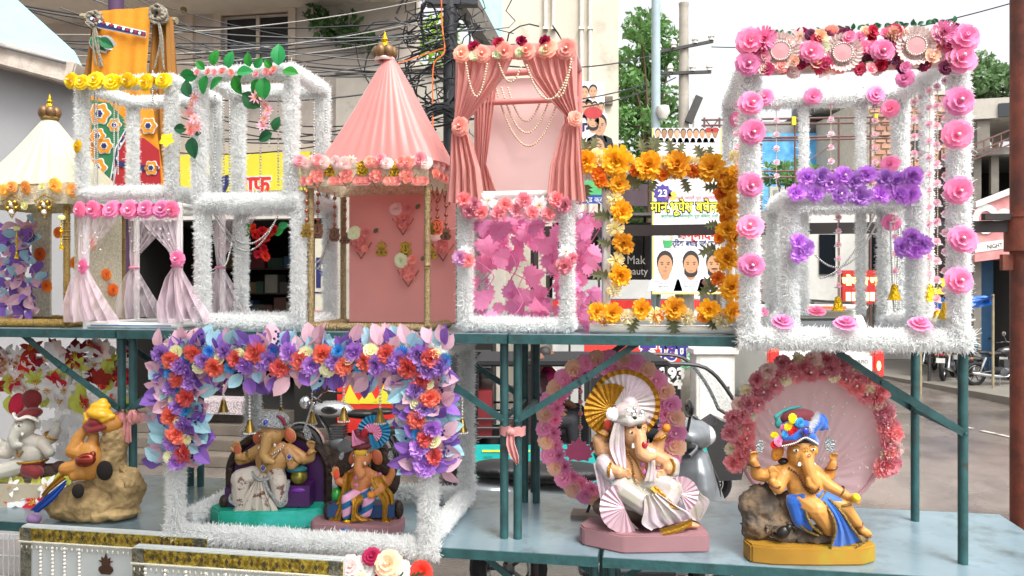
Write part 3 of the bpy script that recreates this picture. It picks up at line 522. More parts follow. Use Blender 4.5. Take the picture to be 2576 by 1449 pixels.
a, b = LQ(1641, 740), LQ(1816, 322); CVS = mat('flex_banner', 'e9e9ea', .4, var=.02)
MB().bb(a.x, b.x, 0, .03, a.z, b.z).build('banner_sheet', CVS, t)
YB = mat('banner_yellow', 'e3cf3a', .5)
for x0_, x1_, z0_, z1_ in ((a.x, a.x + .02, a.z, b.z), (b.x - .02, b.x, a.z, b.z), (a.x + .02, b.x - .02, a.z, a.z + .02)): MB().bb(x0_, x1_, -.003, 0, z0_, z1_).build('banner_edge', YB, t)
for x in (a.x + .1, b.x - .1): MB().beam((x, .06, b.z), (x, .06, -O.z), .04, .04).build('frame_post', IRON, t)
for x in [1655 + k * 16 for k in range(10)]: portrait(t, LQ(x, 336), .16, rs.choice(('b98d6c', '9c7350', 'c9a080')), shirt='e9eaec', turban='a03028' if x > 1780 else None)
portrait(t, LQ(1772, 418), .52, 'e3c6ad', 'b49c8c', 'ece4da'); portrait(t, LQ(1690, 412), .5, 'e2d2c8', 'c2bcc8', 'dedbe6')
MB().beam(LQ(1720, 415, .014), LQ(1765, 385, .014), .002, .07, (0, 1, 0)).build('red_sash', mat('sash_red', 'c9736a', .5), t)
for k, (x, y, s, c) in enumerate(((1655, 482, .16, 'PUR'), (1680, 488, .08, 'YEL'))): MB().prism([(s * (1 if j % 2 else .8) * math.cos(j / 20 * 6.283), s * (1 if j % 2 else .8) * math.sin(j / 20 * 6.283)) for j in range(20)], .003, XZ, LQ(x + 12, y + 5, .004)).build('badge', mat('badge_purple', '4b3a8c', .5) if k == 0 else YB, t)
text('23', .16, WPR, t, up4(LQ(1667, 487, .008)), bold=.004); GRP = mat('green_print', '3f9a78', .5); PKP = mat('pink_print', 'c96a86', .5); YP = mat('yellow_print', 'f0ea3a', .5)
text('छत्तीसगढ़ के यशस्वी पूर्व मुख्यमंत्री', .075, PKP, t, up4(LQ(1738, 498, .004)), sx=.8)
text('मान.भूपेश बघेल ज', .235, BPR, t, up4(LQ(1736, 522, .003)), bold=.022, sx=.82); text('मान.भूपेश बघेल ज', .235, YP, t, up4(LQ(1736, 522, .006)), bold=.003, sx=.82)
text('छत्तीसगढ़ के लोकप्रिय पूर्व केबिनेट मंत्री', .075, GRP, t, up4(LQ(1735, 544, .004)), sx=.8)
text('जन्मदिन', .2, REDP, t, up4(LQ(1755, 592, .004)), bold=.006); text('को', .1, BPR, t, up4(LQ(1712, 595, .004))); text('हार्दिक बधाई एवं शुभका', .125, NVP, t, up4(LQ(1748, 613, .004)), bold=.003, sx=.8)
MB().prism([(x * .3, z * .3) for x, z in ((-.2, -.5), (.15, -.5), (.3, 0), (.25, .45), (.1, .5), (-.1, .48), (-.25, .4), (-.3, 0))], .003, XZ, LQ(1680, 600, .004)).build('hand_emblem', mat('emblem_white', 'e6e2dc', .5, col2='d98a48', mixs=8), t); MB().prism([(x * .3, z * .3) for x, z in ((-.2, -.5), (.15, -.5), (.26, -.1), (-.28, -.1))], .002, XZ, LQ(1680, 600, .007)).build('hand_emblem', mat('emblem_green', '3c9c5a', .5), t)
for x, bd, ms_ in ((1673, False, False), (1738, True, False), (1797, True, True)): portrait(t, LQ(x, 668), .46, 'bd8d68', beard=bd, must=ms_, shirt='e4e6ea')
for x, s_ in ((1670, 'दिपेश कृपाल'), (1735, 'राहुल तिवारी'), (1792, 'रितेश त्रिपाठी')): text(s_, .085, PKP, t, up4(LQ(x, 712, .004)), sx=.75); text('दक्षिण विधानसभा', .035, BPR, t, up4(LQ(x, 722, .004)), sx=.8)
t = thing('election_poster', 'white and green election poster with portraits hanging on the tall building', 'poster', at(1480, 360, 15)); O = t.location; T = 15
a, b = LQ(1420, 512), LQ(1521, 205); MB().bb(a.x, b.x, 0, .03, a.z, b.z).build('banner_sheet', CVS, t); MB().prism([(p.x, p.z) for p in (LQ(1420, 490), LQ(1519, 490), LQ(1519, 340), LQ(1490, 380), LQ(1460, 450))], .003, XZ, (0, -.003, 0)).build('green_field', mat('poster_green', '54b06a', .5), t); MB().bb(a.x, b.x, -.006, -.001, a.z, LQ(0, 490).z).build('blue_band', mat('poster_blue', '2e4a9c', .5), t)
for x, y, s, k in ((1470, 235, .28, {}), (1492, 232, .28, {}), (1468, 270, .22, {}), (1482, 270, .22, {}), (1496, 270, .22, {}), (1512, 272, .22, {}), (1492, 305, .44, {'turban': 'b8363a', 'beard': True}), (1508, 318, .46, {'shirt': '2a2a30'}), (1503, 372, .5, {'must': True}), (1478, 385, .4, {})): portrait(t, LQ(x, y), s, **k, y=-.008)
text('वार्ड क्र.-44', .11, NVP, t, up4(LQ(1476, 298, .005))); text('वारी', .34, NVP, t, up4(LQ(1470, 325, .005)), bold=.01); text('मतों से विजयी बनाएं', .1, BPR, t, up4(LQ(1478, 355, .005)), sx=.8); text('वार्ड क्र. 44', .13, WPR, t, up4(LQ(1500, 503, .008)))
for x in (a.x + .1, b.x - .1): MB().beam((x, .06, b.z), (x, .06, -O.z), .04, .04).build('frame_post', IRON, t)
# ---------------- beauty shop behind the marigold frame ----------------
T = 15.4; t = thing('beauty_shop', 'small dark glass beauty shop with white base under a tin roof', 'shop', (at(1570, 0, T).x, T, 0)); O = t.location
a, b = LQ(1390, 0), LQ(1760, 0)
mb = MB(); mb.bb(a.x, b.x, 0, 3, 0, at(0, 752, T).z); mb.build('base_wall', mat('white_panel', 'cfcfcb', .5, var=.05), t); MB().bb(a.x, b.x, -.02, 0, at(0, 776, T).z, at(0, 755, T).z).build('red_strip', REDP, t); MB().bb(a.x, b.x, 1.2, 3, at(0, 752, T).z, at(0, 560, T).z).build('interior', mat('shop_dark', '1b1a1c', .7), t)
for x0_, x1_ in ((1392, 1500), (1504, 1618), (1622, 1758)): MB().bb(LQ(x0_, 0).x, LQ(x1_, 0).x, .02, .03, at(0, 704, T).z, at(0, 575, T).z).build('pane', mat('smoked_glass', '201e20', .12, spec=.6), t)
MB().bb(a.x, b.x, -.03, .1, at(0, 752, T).z + .002, at(0, 704, T).z).build('sill_panel', MATS['white_panel'], t); MB().bb(a.x, b.x, .0, .12, at(0, 575, T).z, at(0, 560, T).z).build('lintel', IRON, t)
MB().beam((0, -.6, at(0, 545, T).z), (0, 3, at(0, 515, T).z), b.x - a.x + .6, .05).build('tin_roof', mat('tin_roof', '6e6a66', .5, metal=.4, var=.2), t)
for x, y, s_, z_ in ((1600, 655, 'Mak', .24), (1598, 683, 'Beauty', .2), (1415, 660, 'Beauty', .2), (1408, 685, 'Salon &', .2)): text(s_, z_, mat('pale_script', 'a9a49c', .5), t, up4(LQ(x, y, -.0)), sx=.9)
for x, y in ((1605, 628), (1565, 650)): MB().bb(LQ(x - 14, 0).x, LQ(x + 14, 0).x, .6, .7, at(0, y + 6, T).z, at(0, y - 6, T).z).build('wall_unit', MATS['white_panel'], t)
MB().bb(LQ(1530, 0).x, LQ(1640, 0).x, .5, .6, at(0, 512, T).z, at(0, 455, T).z).build('fascia_sign', mat('aubergine_sign', '4b3b42', .5), t)
for x in (1535, 1635): MB().beam((LQ(x, 0).x, .55, at(0, 470, T).z), (LQ(x, 0).x, .7, 3), .05, .05).build('sign_post', IRON, t)
# red and black phone-number sign
t = thing('shop_signboard', 'red and black signboard with white phone digits behind the pink ring', 'signboard', at(1640, 920, 12.6)); O = t.location; T = 12.6
MB().bb(LQ(1470, 0).x, LQ(1712, 0).x, 0, .05, LQ(0, 1010).z, LQ(0, 868).z).build('panel', BPR, t); MB().bb(LQ(1470, 0).x, LQ(1712, 0).x, -.006, -.001, LQ(0, 916).z, LQ(0, 868).z).build('red_panel', REDP, t)
text('क डिप', .36, WPR, t, up4(LQ(1670, 888, .008)), bold=.03, sx=.85); text('क डिप', .36, mat('violet_print', '3a2f86', .5), t, up4(LQ(1670, 888, .012)), bold=.01, sx=.85); text('9  293', .25, WPR, t, up4(LQ(1668, 941, .008)), bold=.012, sx=1.1); text('64', .25, WPR, t, up4(LQ(1694, 965, .008)), bold=.012, sx=1.1)
for x in (1480, 1705): MB().beam((LQ(x, 0).x, .08, LQ(0, 870).z), (LQ(x, 0).x, .08, -O.z), .05, .05).build('post', IRON, t)
# ---------------- trees ----------------
BARK = mat('bark', '5a4838', .9, var=.2, bump=.6); LEAF = mat('tree_leaf', '6b9455', .5, var=.3, scale=.8, trans=.35); LEAF2 = mat('tree_leaf_pale', '6d8c5c', .5, var=.25, scale=.8, trans=.35)
def tree(label, x, T, base, clumps, n, sz, m, seed, h0):
    p = at(x, 700, T); t = thing('street_tree', label, 'tree', (p.x, T, 0)); L_ = lambda X, Y, d=0: Vector((at(X, Y, T).x - p.x, d, at(X, Y, T).z)); rs_ = random.Random(seed)
    top = L_(*h0); MB().tube(smooth_path([Vector((0, 0, 0)), Vector((.1, 0, top.z * .4)), top], 6), [.22 - .15 * k / 12 for k in range(13)], 8).build('trunk', BARK, t, smooth=True)
    cl = []
    for X, Y, r in clumps:
        d = rs_.uniform(-1.2, 1.2); c = L_(X, Y, d); cl.append((c.x, c.y, c.z, r)); MB().tube(smooth_path([top * .75, top.lerp(c, .5) + Vector((0, 0, -.15)), c], 4), [.07 - .05 * k / 8 for k in range(9)], 5).build('limb', BARK, t, smooth=True)
        for k in range(3): e = c + Vector((rs_.uniform(-r, r), rs_.uniform(-r, r), rs_.uniform(-r, r))) * .9; cl.append((e.x, e.y, e.z, r * .5))
    leaf_cloud('crown', t, m, cl, n, sz, seed)
tree('leafy green tree between the beige building and the lamp post', 1625, 23, 0, [(1600, 80, .55), (1640, 60, .6), (1675, 90, .6), (1590, 150, .6), (1620, 190, .7), (1600, 250, .6), (1660, 160, .55), (1590, 320, .7), (1640, 300, .7), (1680, 330, .6), (1600, 390, .6), (1660, 400, .7), (1690, 240, .5), (1575, 210, .45), (1700, 130, .5)], 5600, .115, LEAF, 3, (1640, 330))
tree('dark leafy tree behind the beauty shop roof', 1600, 26, 0, [(1570, 500, .8), (1610, 520, .8), (1640, 490, .7), (1580, 540, .7), (1560, 470, .7)], 2500, .14, LEAF, 9, (1600, 560))
tree('pale hazy tree above the brick buildings at far right', 2500, 42, 0, [(2470, 200, 1.1), (2510, 185, 1.2), (2550, 205, 1.3), (2490, 230, 1.1), (2450, 225, .8), (2600, 190, 1.4)], 3000, .22, LEAF2, 5, (2510, 260))
tree('small green tree in front of the blue building', 1975, 26, 0, [(1955, 430, .5), (1985, 440, .55), (2010, 425, .45), (2040, 432, .4)], 900, .12, LEAF, 6, (1980, 460))
# ---------------- far buildings on the right ----------------
def block(name, label, x0_, x1_, y0_, T, depth, m, parts=None):
    a, b = at(x0_, y0_, T), at(x1_, y0_, T); t = thing(name, label, 'building', ((a.x + b.x) / 2, T, 0)); w = (b.x - a.x) / 2; MB().bb(-w, w, 0, depth, 0, a.z).build('wall', m, t); MB().bb(-w - .1, w + .1, -.1, .15, a.z, a.z + .15).build('parapet', m, t); return t, w, a.z
BLUEW = mat('blue_wall', '3f8fc4', .7, var=.12, scale=1.2, col2='6fb2dc', mixs=1.5); PALEW = mat('pale_wall', 'dcdad4', .75, var=.05); GREYW = mat('dull_wall', '8c8983', .85, var=.15)
T = 34; t, w, z = block('far_building', 'bright blue house with grey roof block seen through the big frame', 1915, 2132, 345, T, 6, BLUEW); X = t.location.x
for x0_, x1_, y0_, y1_ in ((2060, 2120, 415, 480), (1935, 1975, 470, 520), (1990, 2030, 470, 520)): wn = MB().bb(at(x0_, 0, T).x - X, at(x1_, 0, T).x - X, -.06, 0, at(0, y1_, T).z, at(0, y0_, T).z).build('window', mat('pale_shutter', 'b8b4a2', .7), t); MB().bb(at(x0_ + 8, 0, T).x - X, at(x1_ - 8, 0, T).x - X, -.08, -.06, at(0, y1_ - 8, T).z, at(0, y0_ + 8, T).z).build('pane', mat('grey_pane', '8f938c', .3), wn)
MB().bb(at(1930, 0, T).x - X, at(2110, 0, T).x - X, .5, 4, z, at(0, 300, T).z).build('roof_block', GREYW, t); MB().lathe([(.9, 0), (.9, 1.1), (.3, 1.3), (0, 1.3)], 14, (at(2088, 0, T).x - X, 2, at(0, 300, T).z)).build('water_tank', mat('tank_grey', '6a7078', .5), t, smooth=True)
T = 33; t, w, z = block('far_building', 'white plastered house right of the blue house', 2140, 2215, 270, T, 6, PALEW)
X = t.location.x; MB().bb(at(2150, 0, T).x - X, at(2180, 0, T).x - X, -.05, 0, at(0, 430, T).z, at(0, 370, T).z).build('window', DGLS, t); MB().prism([(-1.2, 0), (1.2, 0), (1.2, .9)], 3, XZ, (-1.2, 1.6, z)).build('lean_to', GREYW, t)
BRK = mat('old_brick', 'b0826a', .85, var=.15, rnd=.2, hue=.01); MORT = mat('mortar', 'b9b0a2', .9)
T = 29; t, w, z = block('brick_building', 'unplastered brick building behind the hanging flower strings', 2185, 2420, 240, T, 5, MORT)
bm_ = MB().bb(-.17, .17, -.05, .05, -.075, .075).mesh('brick', BRK)
k = 0; rows_ = int((z - 3.2) / .22)
for r_ in range(rows_):
    for i in range(int(2 * w / .42)):
        k += 1
        if k > 300: break
        obj('brick', bm_, t, Matrix.Translation((-w + .2 + i * .42 + (.2 if r_ % 2 else 0) - (.2 if i == int(2 * w / .42) - 1 and r_ % 2 else 0), -.03, z - .12 - r_ * .22)))
mb = MB()
for r_ in range(rows_):
    for i in range(int(2 * w / .42)):
        if r_ * int(2 * w / .42) + i >= 300: mb.bb(-w + .03 + i * .42 + (.2 if r_ % 2 else 0), -w + .37 + i * .42 + (.2 if r_ % 2 else 0), -.05, .02, z - .19 - r_ * .22, z - .05 - r_ * .22)
if mb.v: mb.build('brickwork', BRK, t)['kind'] = 'stuff'
for x0_, x1_, y0_, y1_ in ((2290, 2330, 330, 400), (2225, 2250, 420, 470)): MB().bb(at(x0_, 0, T).x - t.location.x, at(x1_, 0, T).x - t.location.x, -.09, -.02, at(0, y1_, T).z, at(0, y0_, T).z).build('window', DGLS, t)
t, w, z = block('far_building', 'pale low house behind the hanging bead chains', 2020, 2330, 500, 27, 5, PALEW); T = 27
for x0_, x1_ in ((2060, 2100), (2185, 2220)): MB().bb(at(x0_, 0, T).x - t.location.x, at(x1_, 0, T).x - t.location.x, -.06, 0, at(0, 690, T).z, at(0, 590, T).z).build('window', DGLS, t)
MB().bb(-w, w, -1.0, 0, at(0, 770, T).z, at(0, 755, T).z).build('sunshade', GREYW, t)
t, w, z = block('far_building', 'grey end house half hidden behind the marigold frame', 1815, 1920, 520, 36, 5, GREYW)
# railing scaffold across the upper right
RAIL = mat('rusty_rail', '6a4c46', .6, var=.2); T = 23; t = thing('metal_scaffold', 'rusty pipe scaffold spanning behind the big frame', 'scaffold', (at(2100, 0, T).x, T, 0)); O = Vector((t.location.x, T, 0))
for y in (298, 312, 345, 352, 430, 445): MB().tube([LQ(1765, y + 4), LQ(2470, y - 8)], .03, 6).build('rail', RAIL, t)
for x in (1772, 1810, 1915, 2000, 2110, 2190, 2300, 2365, 2440): MB().tube([Vector((LQ(x, 0).x, 0, 0)), LQ(x, 296)], .03, 6).build('upright', RAIL, t)
for x0_, y0_, x1_, y1_ in ((1772, 345, 1810, 298), (1810, 345, 1772, 298), (2190, 430, 2300, 350), (2000, 430, 2110, 350)): MB().tube([LQ(x0_, y0_), LQ(x1_, y1_)], .02, 5).build('brace', RAIL, t)
for x, y in ((1995, 305), (2200, 298)): MB().box(LQ(x, y, .04), (.12, .1, .25)).build('rag', mat('yellow_rag', 'd6c62e', .7), t)
# dark shop at the right edge
T = 21; c = at(2440, 0, T); ang = R(16); t = thing('clothing_shop', 'dark shop with pink signboard and railed stair at the right edge', 'shop', (c.x, T, 0), -ang); sc_ = T / F
def RQ(x, y, d=0): return Vector(((x - 2440) * sc_ * 1.05, -d, EYE + (HY - y) * sc_ * 1.0))
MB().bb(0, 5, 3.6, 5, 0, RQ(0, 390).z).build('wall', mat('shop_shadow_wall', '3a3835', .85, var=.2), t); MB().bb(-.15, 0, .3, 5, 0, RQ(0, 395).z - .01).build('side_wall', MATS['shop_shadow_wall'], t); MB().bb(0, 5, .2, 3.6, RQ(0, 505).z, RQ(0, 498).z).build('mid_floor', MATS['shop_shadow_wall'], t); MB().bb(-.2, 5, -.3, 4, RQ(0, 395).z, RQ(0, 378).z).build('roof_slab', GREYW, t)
for x in (2455, 2492, 2540, 2600): MB().bb(RQ(x, 0).x - .09, RQ(x, 0).x + .09, -.05, .15, 0 if x != 2492 else RQ(0, 490).z, RQ(0, 395).z).build('column', mat('column_concrete', '7c766d', .85, var=.15), t)
o = MB().prism([(RQ(2440, 0).x, RQ(0, 660).z), (RQ(2640, 0).x, RQ(0, 632).z), (RQ(2640, 0).x, RQ(0, 440).z), (RQ(2440, 0).x, RQ(0, 525).z)], .2, XZ, (0, -.35, 0)).build('sign_board', mat('pink_sign', 'd99a96', .5, var=.05, col2='c97f80', mixs=3), t)
MB().prism([(RQ(2440, 0).x, RQ(0, 637).z), (RQ(2640, 0).x, RQ(0, 607).z), (RQ(2640, 0).x, RQ(0, 585).z), (RQ(2440, 0).x, RQ(0, 615).z)], .01, XZ, (0, -.46, 0)).build('sign_strip', WPR, o)
M = up4(RQ(2465, 624, .472)) @ Matrix.Rotation(.13, 4, 'Z'); text('NIGHT WEAR, UNDER', .16, BPR, o, M, align='LEFT', sx=.72)
for x, r_ in ((2462, .3), (2500, .2), (2520, .16)): MB().lathe([(r_ * .55, 0), (r_, 0), (r_, .03), (r_ * .55, .03)], 18, RQ(x, 555, .46), XZ, sy=1.3).build('logo_letter', WPR, o)
MB().prism([(RQ(2440, 0).x, RQ(0, 527).z), (RQ(2640, 0).x, RQ(0, 442).z), (RQ(2640, 0).x, RQ(0, 425).z), (RQ(2440, 0).x, RQ(0, 512).z)], .3, XZ, (0, -.4, 0)).build('sign_cap', PALEW, t)
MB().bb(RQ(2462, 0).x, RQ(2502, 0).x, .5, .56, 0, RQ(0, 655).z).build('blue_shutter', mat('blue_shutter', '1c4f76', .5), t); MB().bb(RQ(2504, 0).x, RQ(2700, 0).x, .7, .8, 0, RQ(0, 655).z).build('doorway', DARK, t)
for x, lean in ((2526, .04), (2534, -.03), (2540, .02)): MB().tube([(RQ(x, 0).x, -.1, .1), (RQ(x, 0).x + lean, -.1, RQ(0, 655).z)], .045, 7).build('bamboo', mat('bamboo', '8f8468', .7, var=.2), t)
MB().beam(RQ(2436, 392, .4), RQ(2600, 320, .4), .06, .04).build('stair_rail', RAIL, t); MB().beam(RQ(2436, 372, .4), RQ(2600, 300, .4), .04, .04).build('stair_rail', RAIL, t); MB().beam(RQ(2436, 408, .4), RQ(2600, 336, .4), .04, .04).build('stair_rail', RAIL, t)
for k in range(9): x = 2442 + k * 18; y = 392 - (x - 2436) * .44; MB().beam(RQ(x, y + 16, .4), RQ(x, y - 20, .4), .025, .025).build('baluster', RAIL, t)
MB().bb(0, 5, .0, 4, RQ(0, 300).z, RQ(0, 250).z).build('upper_wall', mat('upper_wall', 'b5afa5', .85, var=.1), t); MB().bb(RQ(2500, 0).x, RQ(2560, 0).x, -.06, 0, RQ(0, 298).z, RQ(0, 265).z).build('window', DGLS, t)
for x in (.2, 4.6): MB().bb(x, x + .3, .1, .4, RQ(0, 378).z, RQ(0, 300).z).build('column', MATS['column_concrete'], t)
# blue tarp, glowing sign, small yellow sign
TARP = mat('blue_tarp', '1d62b8', .4, var=.15, bump=.5, bscale=8); t = thing('blue_tarpaulin', 'crumpled bright blue tarpaulin slung beside the dark shop', 'tarpaulin', at(2410, 780, 18.5)); O = t.location; T = 18.5
mb = MB(); n = 14; vs = []; rs = random.Random(5)
for i in range(n + 1):
    for j in range(n + 1): u, v = i / n, j / n; pnt = LQ(2315 + 185 * u, 735 + 10 * math.sin(u * 5) + v * (85 - 45 * u) + 20 * u * (1 - v) - 0, .25 * math.sin(u * 9 + v * 4) * .5 + rs.uniform(-.05, .05)); vs.append(pnt)
mb.add(vs, [(i * (n + 1) + j, i * (n + 1) + j + 1, (i + 1) * (n + 1) + j + 1, (i + 1) * (n + 1) + j) for i in range(n) for j in range(n)]); mb.build('sheet', TARP, t, smooth=True, ang=70)
for x in (2316, 2498): MB().tube([LQ(x, 740), Vector((LQ(x, 0).x, 0, -O.z))], .03, 6).build('prop', MATS['bamboo'], t)
t = thing('lit_signboard', 'glowing red and yellow signboard seen behind the bead chains', 'signboard', at(2162, 720, 22)); O = t.location; T = 22
MB().bb(LQ(2120, 0).x, LQ(2205, 0).x, 0, .15, LQ(0, 765).z, LQ(0, 680).z).build('panel', mat('sign_red', 'a5241e', .5, emit=.12), t); text('गोपाल ज', .3, mat('lit_yellow', 'ffdf7a', .5, emit=1.2), t, up4(LQ(2165, 708, .01)), bold=.02)
for k in range(5): MB().bb(LQ(2128 + k * 15, 0).x, LQ(2140 + k * 15, 0).x, -.012, 0, LQ(0, 757).z, LQ(0, 735).z).build('lit_panel', mat('lit_cream', 'ffeab0', .5, emit=.6), t)
for x in (2125, 2200): MB().tube([LQ(x, 760), Vector((LQ(x, 0).x, .1, -O.z))], .04, 6).build('post', IRON, t)
t = thing('small_signboard', 'small yellow signboard with black letters above the blue tarpaulin', 'signboard', at(2340, 718, 20)); O = t.location; T = 20
MB().bb(LQ(2305, 0).x, LQ(2385, 0).x, 0, .06, LQ(0, 740).z, LQ(0, 700).z).build('panel', mat('yellow_board', 'e6d21c', .5), t); text('OOK', .24, BPR, t, up4(LQ(2345, 718, .008)), bold=.012)
MB().tube([LQ(2340, 740), Vector((LQ(2340, 0).x, .05, -O.z))], .04, 6).build('post', IRON, t)
# rusty verandah post and the black bar reaching from it
RST = mat('rust_red_pipe', '7d3f2d', .65, var=.2, scale=8, col2='5a2f24', mixs=6, bump=.2); p = at(2580, 0, 3.55); t = thing('verandah_post', 'rust-red steel post with sleeve at the right edge', 'post', (p.x, 3.55, 0))
MB().tube([(0, 0, ground_z(3.55)), (0, 0, 6)], .062, 20).build('pipe', RST, t, smooth=True); MB().lathe([(.064, 0), (.085, 0), (.085, .15), (.09, .152), (.09, .165), (.064, .165)], 20, (0, 0, at(0, 632, 3.55).z)).build('sleeve', RST, t, smooth=True); MB().bb(-.11, -.062, -.012, .012, at(0, 680, 3.55).z, at(0, 640, 3.55).z).build('lug', RST, t)
BAR = mat('black_bar', '2a2321', .55, var=.25, scale=10); z0, z1 = at(0, 584, 3.55).z, at(0, 555, 3.55).z; xa = at(1345, 0, 3.9).x
t2 = thing('iron_bar', 'long black iron bar across the back of the upper shelf', 'bar', (p.x, 3.55, 0)); e = Vector((xa - p.x, .36, 0))
MB().beam(Vector((-.07, 0, (z0 + z1) / 2)), e + Vector((0, 0, (z0 + z1) / 2)), .02, z1 - z0).build('bar', BAR, t2); MB().bb(-.2, -.068, -.03, .0, z1 + .001, z1 + .03).build('bent_bracket', BAR, t2); MB().tube([e + Vector((0, .02, 0 + ground_z(3.9))), e + Vector((0, .02, z1))], .02, 10).build('bar_post', BAR, t2)
# ---------------- unseen tin roof, added to shade the left of the stall ----------------
t = thing('added_shade_roof', 'unseen corrugated tin roof added to shade the left half of the stall', 'roof', (-3, 0, 4.9)); TIN = mat('grey_tin', '8d8f90', .5, metal=.3, var=.15)
n = 90; mb = MB(); vs = []
for i in range(n + 1):
    x = -5 + 8.4 * i / n
    for y, z in ((-4.5, .5), (1.7, 0)): vs.append((x, y, z + .02 * math.sin(i * 1.6)))
mb.add(vs, [(2 * i, 2 * i + 1, 2 * i + 3, 2 * i + 2) for i in range(n)]); mb.build('tin_sheet', TIN, t, smooth=True, ang=80)
for y, z in ((-4.2, .43), (1.5, -.05)): MB().beam((-5, y, z), (3.4, y, z), .08, .08).build('purlin', IRON, t)
for x in (-4.8, 3.3): MB().tube([(x, -4.2, .4), (x, -4.2, -4.9 + ground_z(-4))], .05, 10).build('roof_post', IRON, t)
MB().tube([(-4.8, 1.5, -.1), (-4.8, 1.5, -4.9 + ground_z(1.5))], .05, 10).build('roof_post', IRON, t)
# ---------------- the stall: folding steel tables in two tiers ----------------
PAINT = mat('teal_paint', '2a5152', .45, var=.28, scale=18, bump=.25, bscale=45, col2='3a2c22', mixs=11, lo=.6, hi=.72)
TOPP = mat('table_top_paint', '788d96', .32, var=.14, scale=5, col2='51605f', mixs=6, lo=.5, hi=.72, coat=.3, bump=.06, bscale=20)
RUST = mat('rust_patch', '5b3a26', .8, var=.3, scale=30)
def bolt(parent, p): MB().lathe([(.0, .008), (.006, .007), (.007, 0)], 8, M=Rx(math.pi / 2), c=p).build('bolt', PAINT, parent, smooth=True)
def steel_table(label, u0, u1, v0, v1, zt, zb, vf, vb, upper, group, hide=()):
    o = S(u0, v0, zb); t = thing('folding_table', label, 'table', o, -YAW, group); Wd = u1 - u0; D = v1 - v0; h = zt - zb
    MB().bb(0, Wd, .002, D - .002, h - .012, h).build('table_top', TOPP, t, bevel=.002)
    e = MB(); e.bb(0, Wd, -.003, .0015, h - .036, h - .001); e.build('edge_strip', PAINT, t)
    for x in (0, Wd): MB().bb(x - .0015, x + .0015, .0016, D, h - .036, h - .001).build('edge_strip', PAINT, t)
    MB().bb(0, Wd, D, D + .003, h - .036, h - .001).build('edge_strip', PAINT, t)
    xs = (.022, Wd - .022); f, b = vf - v0, vb - v0
    for x in xs:
        for y in (f, b): MB().tube([(x, y, 0), (x, y, h - .013)], .0165, 12).build('leg', PAINT, t, smooth=True)
        MB().tube([(x, f, h * .58), (x, b, h * .58)], .011, 8).build('cross_tube', PAINT, t, smooth=True)
    for x, sg in ((xs[0], 1), (xs[1], -1)):
        for y, of in ((f, -.02), (b, .02)):
            p0 = Vector((x, y + of, h * .58)); p1 = Vector((x + sg * .27, y + of, h * .80)); p2 = Vector((x + sg * .45, y + of, h - .03))
            MB().beam(p0, p1 + (p1 - p0).normalized() * .04, .026, .005, (0, 1, 0)).build('brace', PAINT, t)
            MB().beam(p1 - Vector((sg * .03, .006, .022)), p2, .024, .005, (0, 1, 0)).build('brace', PAINT, t)
            for q in (p0, p1): bolt(t, q + Vector((0, -.008 if of < 0 else -.006, 0)))
    return t
GT = 'teal steel folding tables of the two-tier stall'
steel_table('upper teal table at far left, carrying the cream tent', -3.24, -1.628, -.07, .62, W2, W1, 0, .5, 1, GT)
steel_table('upper teal table under the pink tent and net curtains', -1.62, -.008, -.07, .62, W2, W1, 0, .5, 1, GT)
steel_table('upper teal table under the big rose-trimmed white frame', 0, 1.606, -.07, .62, W2, W1, 0, .5, 1, GT)
zg = .78
steel_table('lower teal table under the red and white flower arch', -2.95, -1.29, -.15, .66, W1, zg, -.02, .55, 0, GT)
steel_table('lower teal table under the lilac flower frame', -1.282, .335, -.15, .66, W1, zg, -.02, .55, 0, GT)
steel_table('lower teal table carrying the blue-clad idol and pink disc', .352, 1.965, -.15, .66, W1, zg, -.02, .55, 0, GT)
# rag ties holding neighbouring legs together
RAG = mat('pink_rag', 'c98a88', .85, var=.2, bump=.4, bscale=60)
def ribbon(label, x, y, bow):
    c = pix(x, y, -.022); t = thing('ribbon_tie', label, 'ribbon', S(c.x, c.y, c.z), -YAW, 'pink ribbons knotted round the table legs')
    wv = MB(); n = 26
    loop = [(.05 * math.cos(2 * math.pi * k / n) , .02 + .028 * math.sin(2 * math.pi * k / n), 0) for k in range(n)]
    vs = []; 
    for k, p in enumerate(loop):
        for z in (-.018, -.006, .006, .018): vs.append((p[0] * (1 + .03 * math.sin(k * 3 + z * 90)), p[1], z + .003 * math.sin(k * 2.1)))
    wv.add(vs, [(k * 4 + j, ((k + 1) % n) * 4 + j, ((k + 1) % n) * 4 + j + 1, k * 4 + j + 1) for k in range(n) for j in range(3)]); wv.build('band', RAG, t, smooth=True)
    drape('tail', t, RAG, [(.0, -.012, .012, -.016), (-.04, -.018, .016, -.02), (-.09, -.004, .032, -.018), (-.12, .022, .03, -.015)] if not bow else [(0, -.016, .016, -.02), (-.05, -.024, .016, -.022), (-.1, -.026, .014, -.02)], 2, 12, .004, 8)
    MB().sph((0, -.016, 0), (.017, .012, .015), 8, 6).build('knot', RAG, t, smooth=True)
    if bow:
        for s in (-1, 1): drape('bow_loop', t, RAG, [(.035, s * .02 - .01, s * .02 + .012, -.02), (.02, s * .005, s * .06, -.028), (-.012, s * .005, s * .06, -.026), (-.022, s * .02, s * .045, -.02)], 2, 10, .005, 8)
ribbon('pink bow tied round the paired legs beside the yellow-turbaned idol', 331, 1050, True)
ribbon('pink rag knotted round the paired middle legs near the pink ring', 1287, 1085, False)
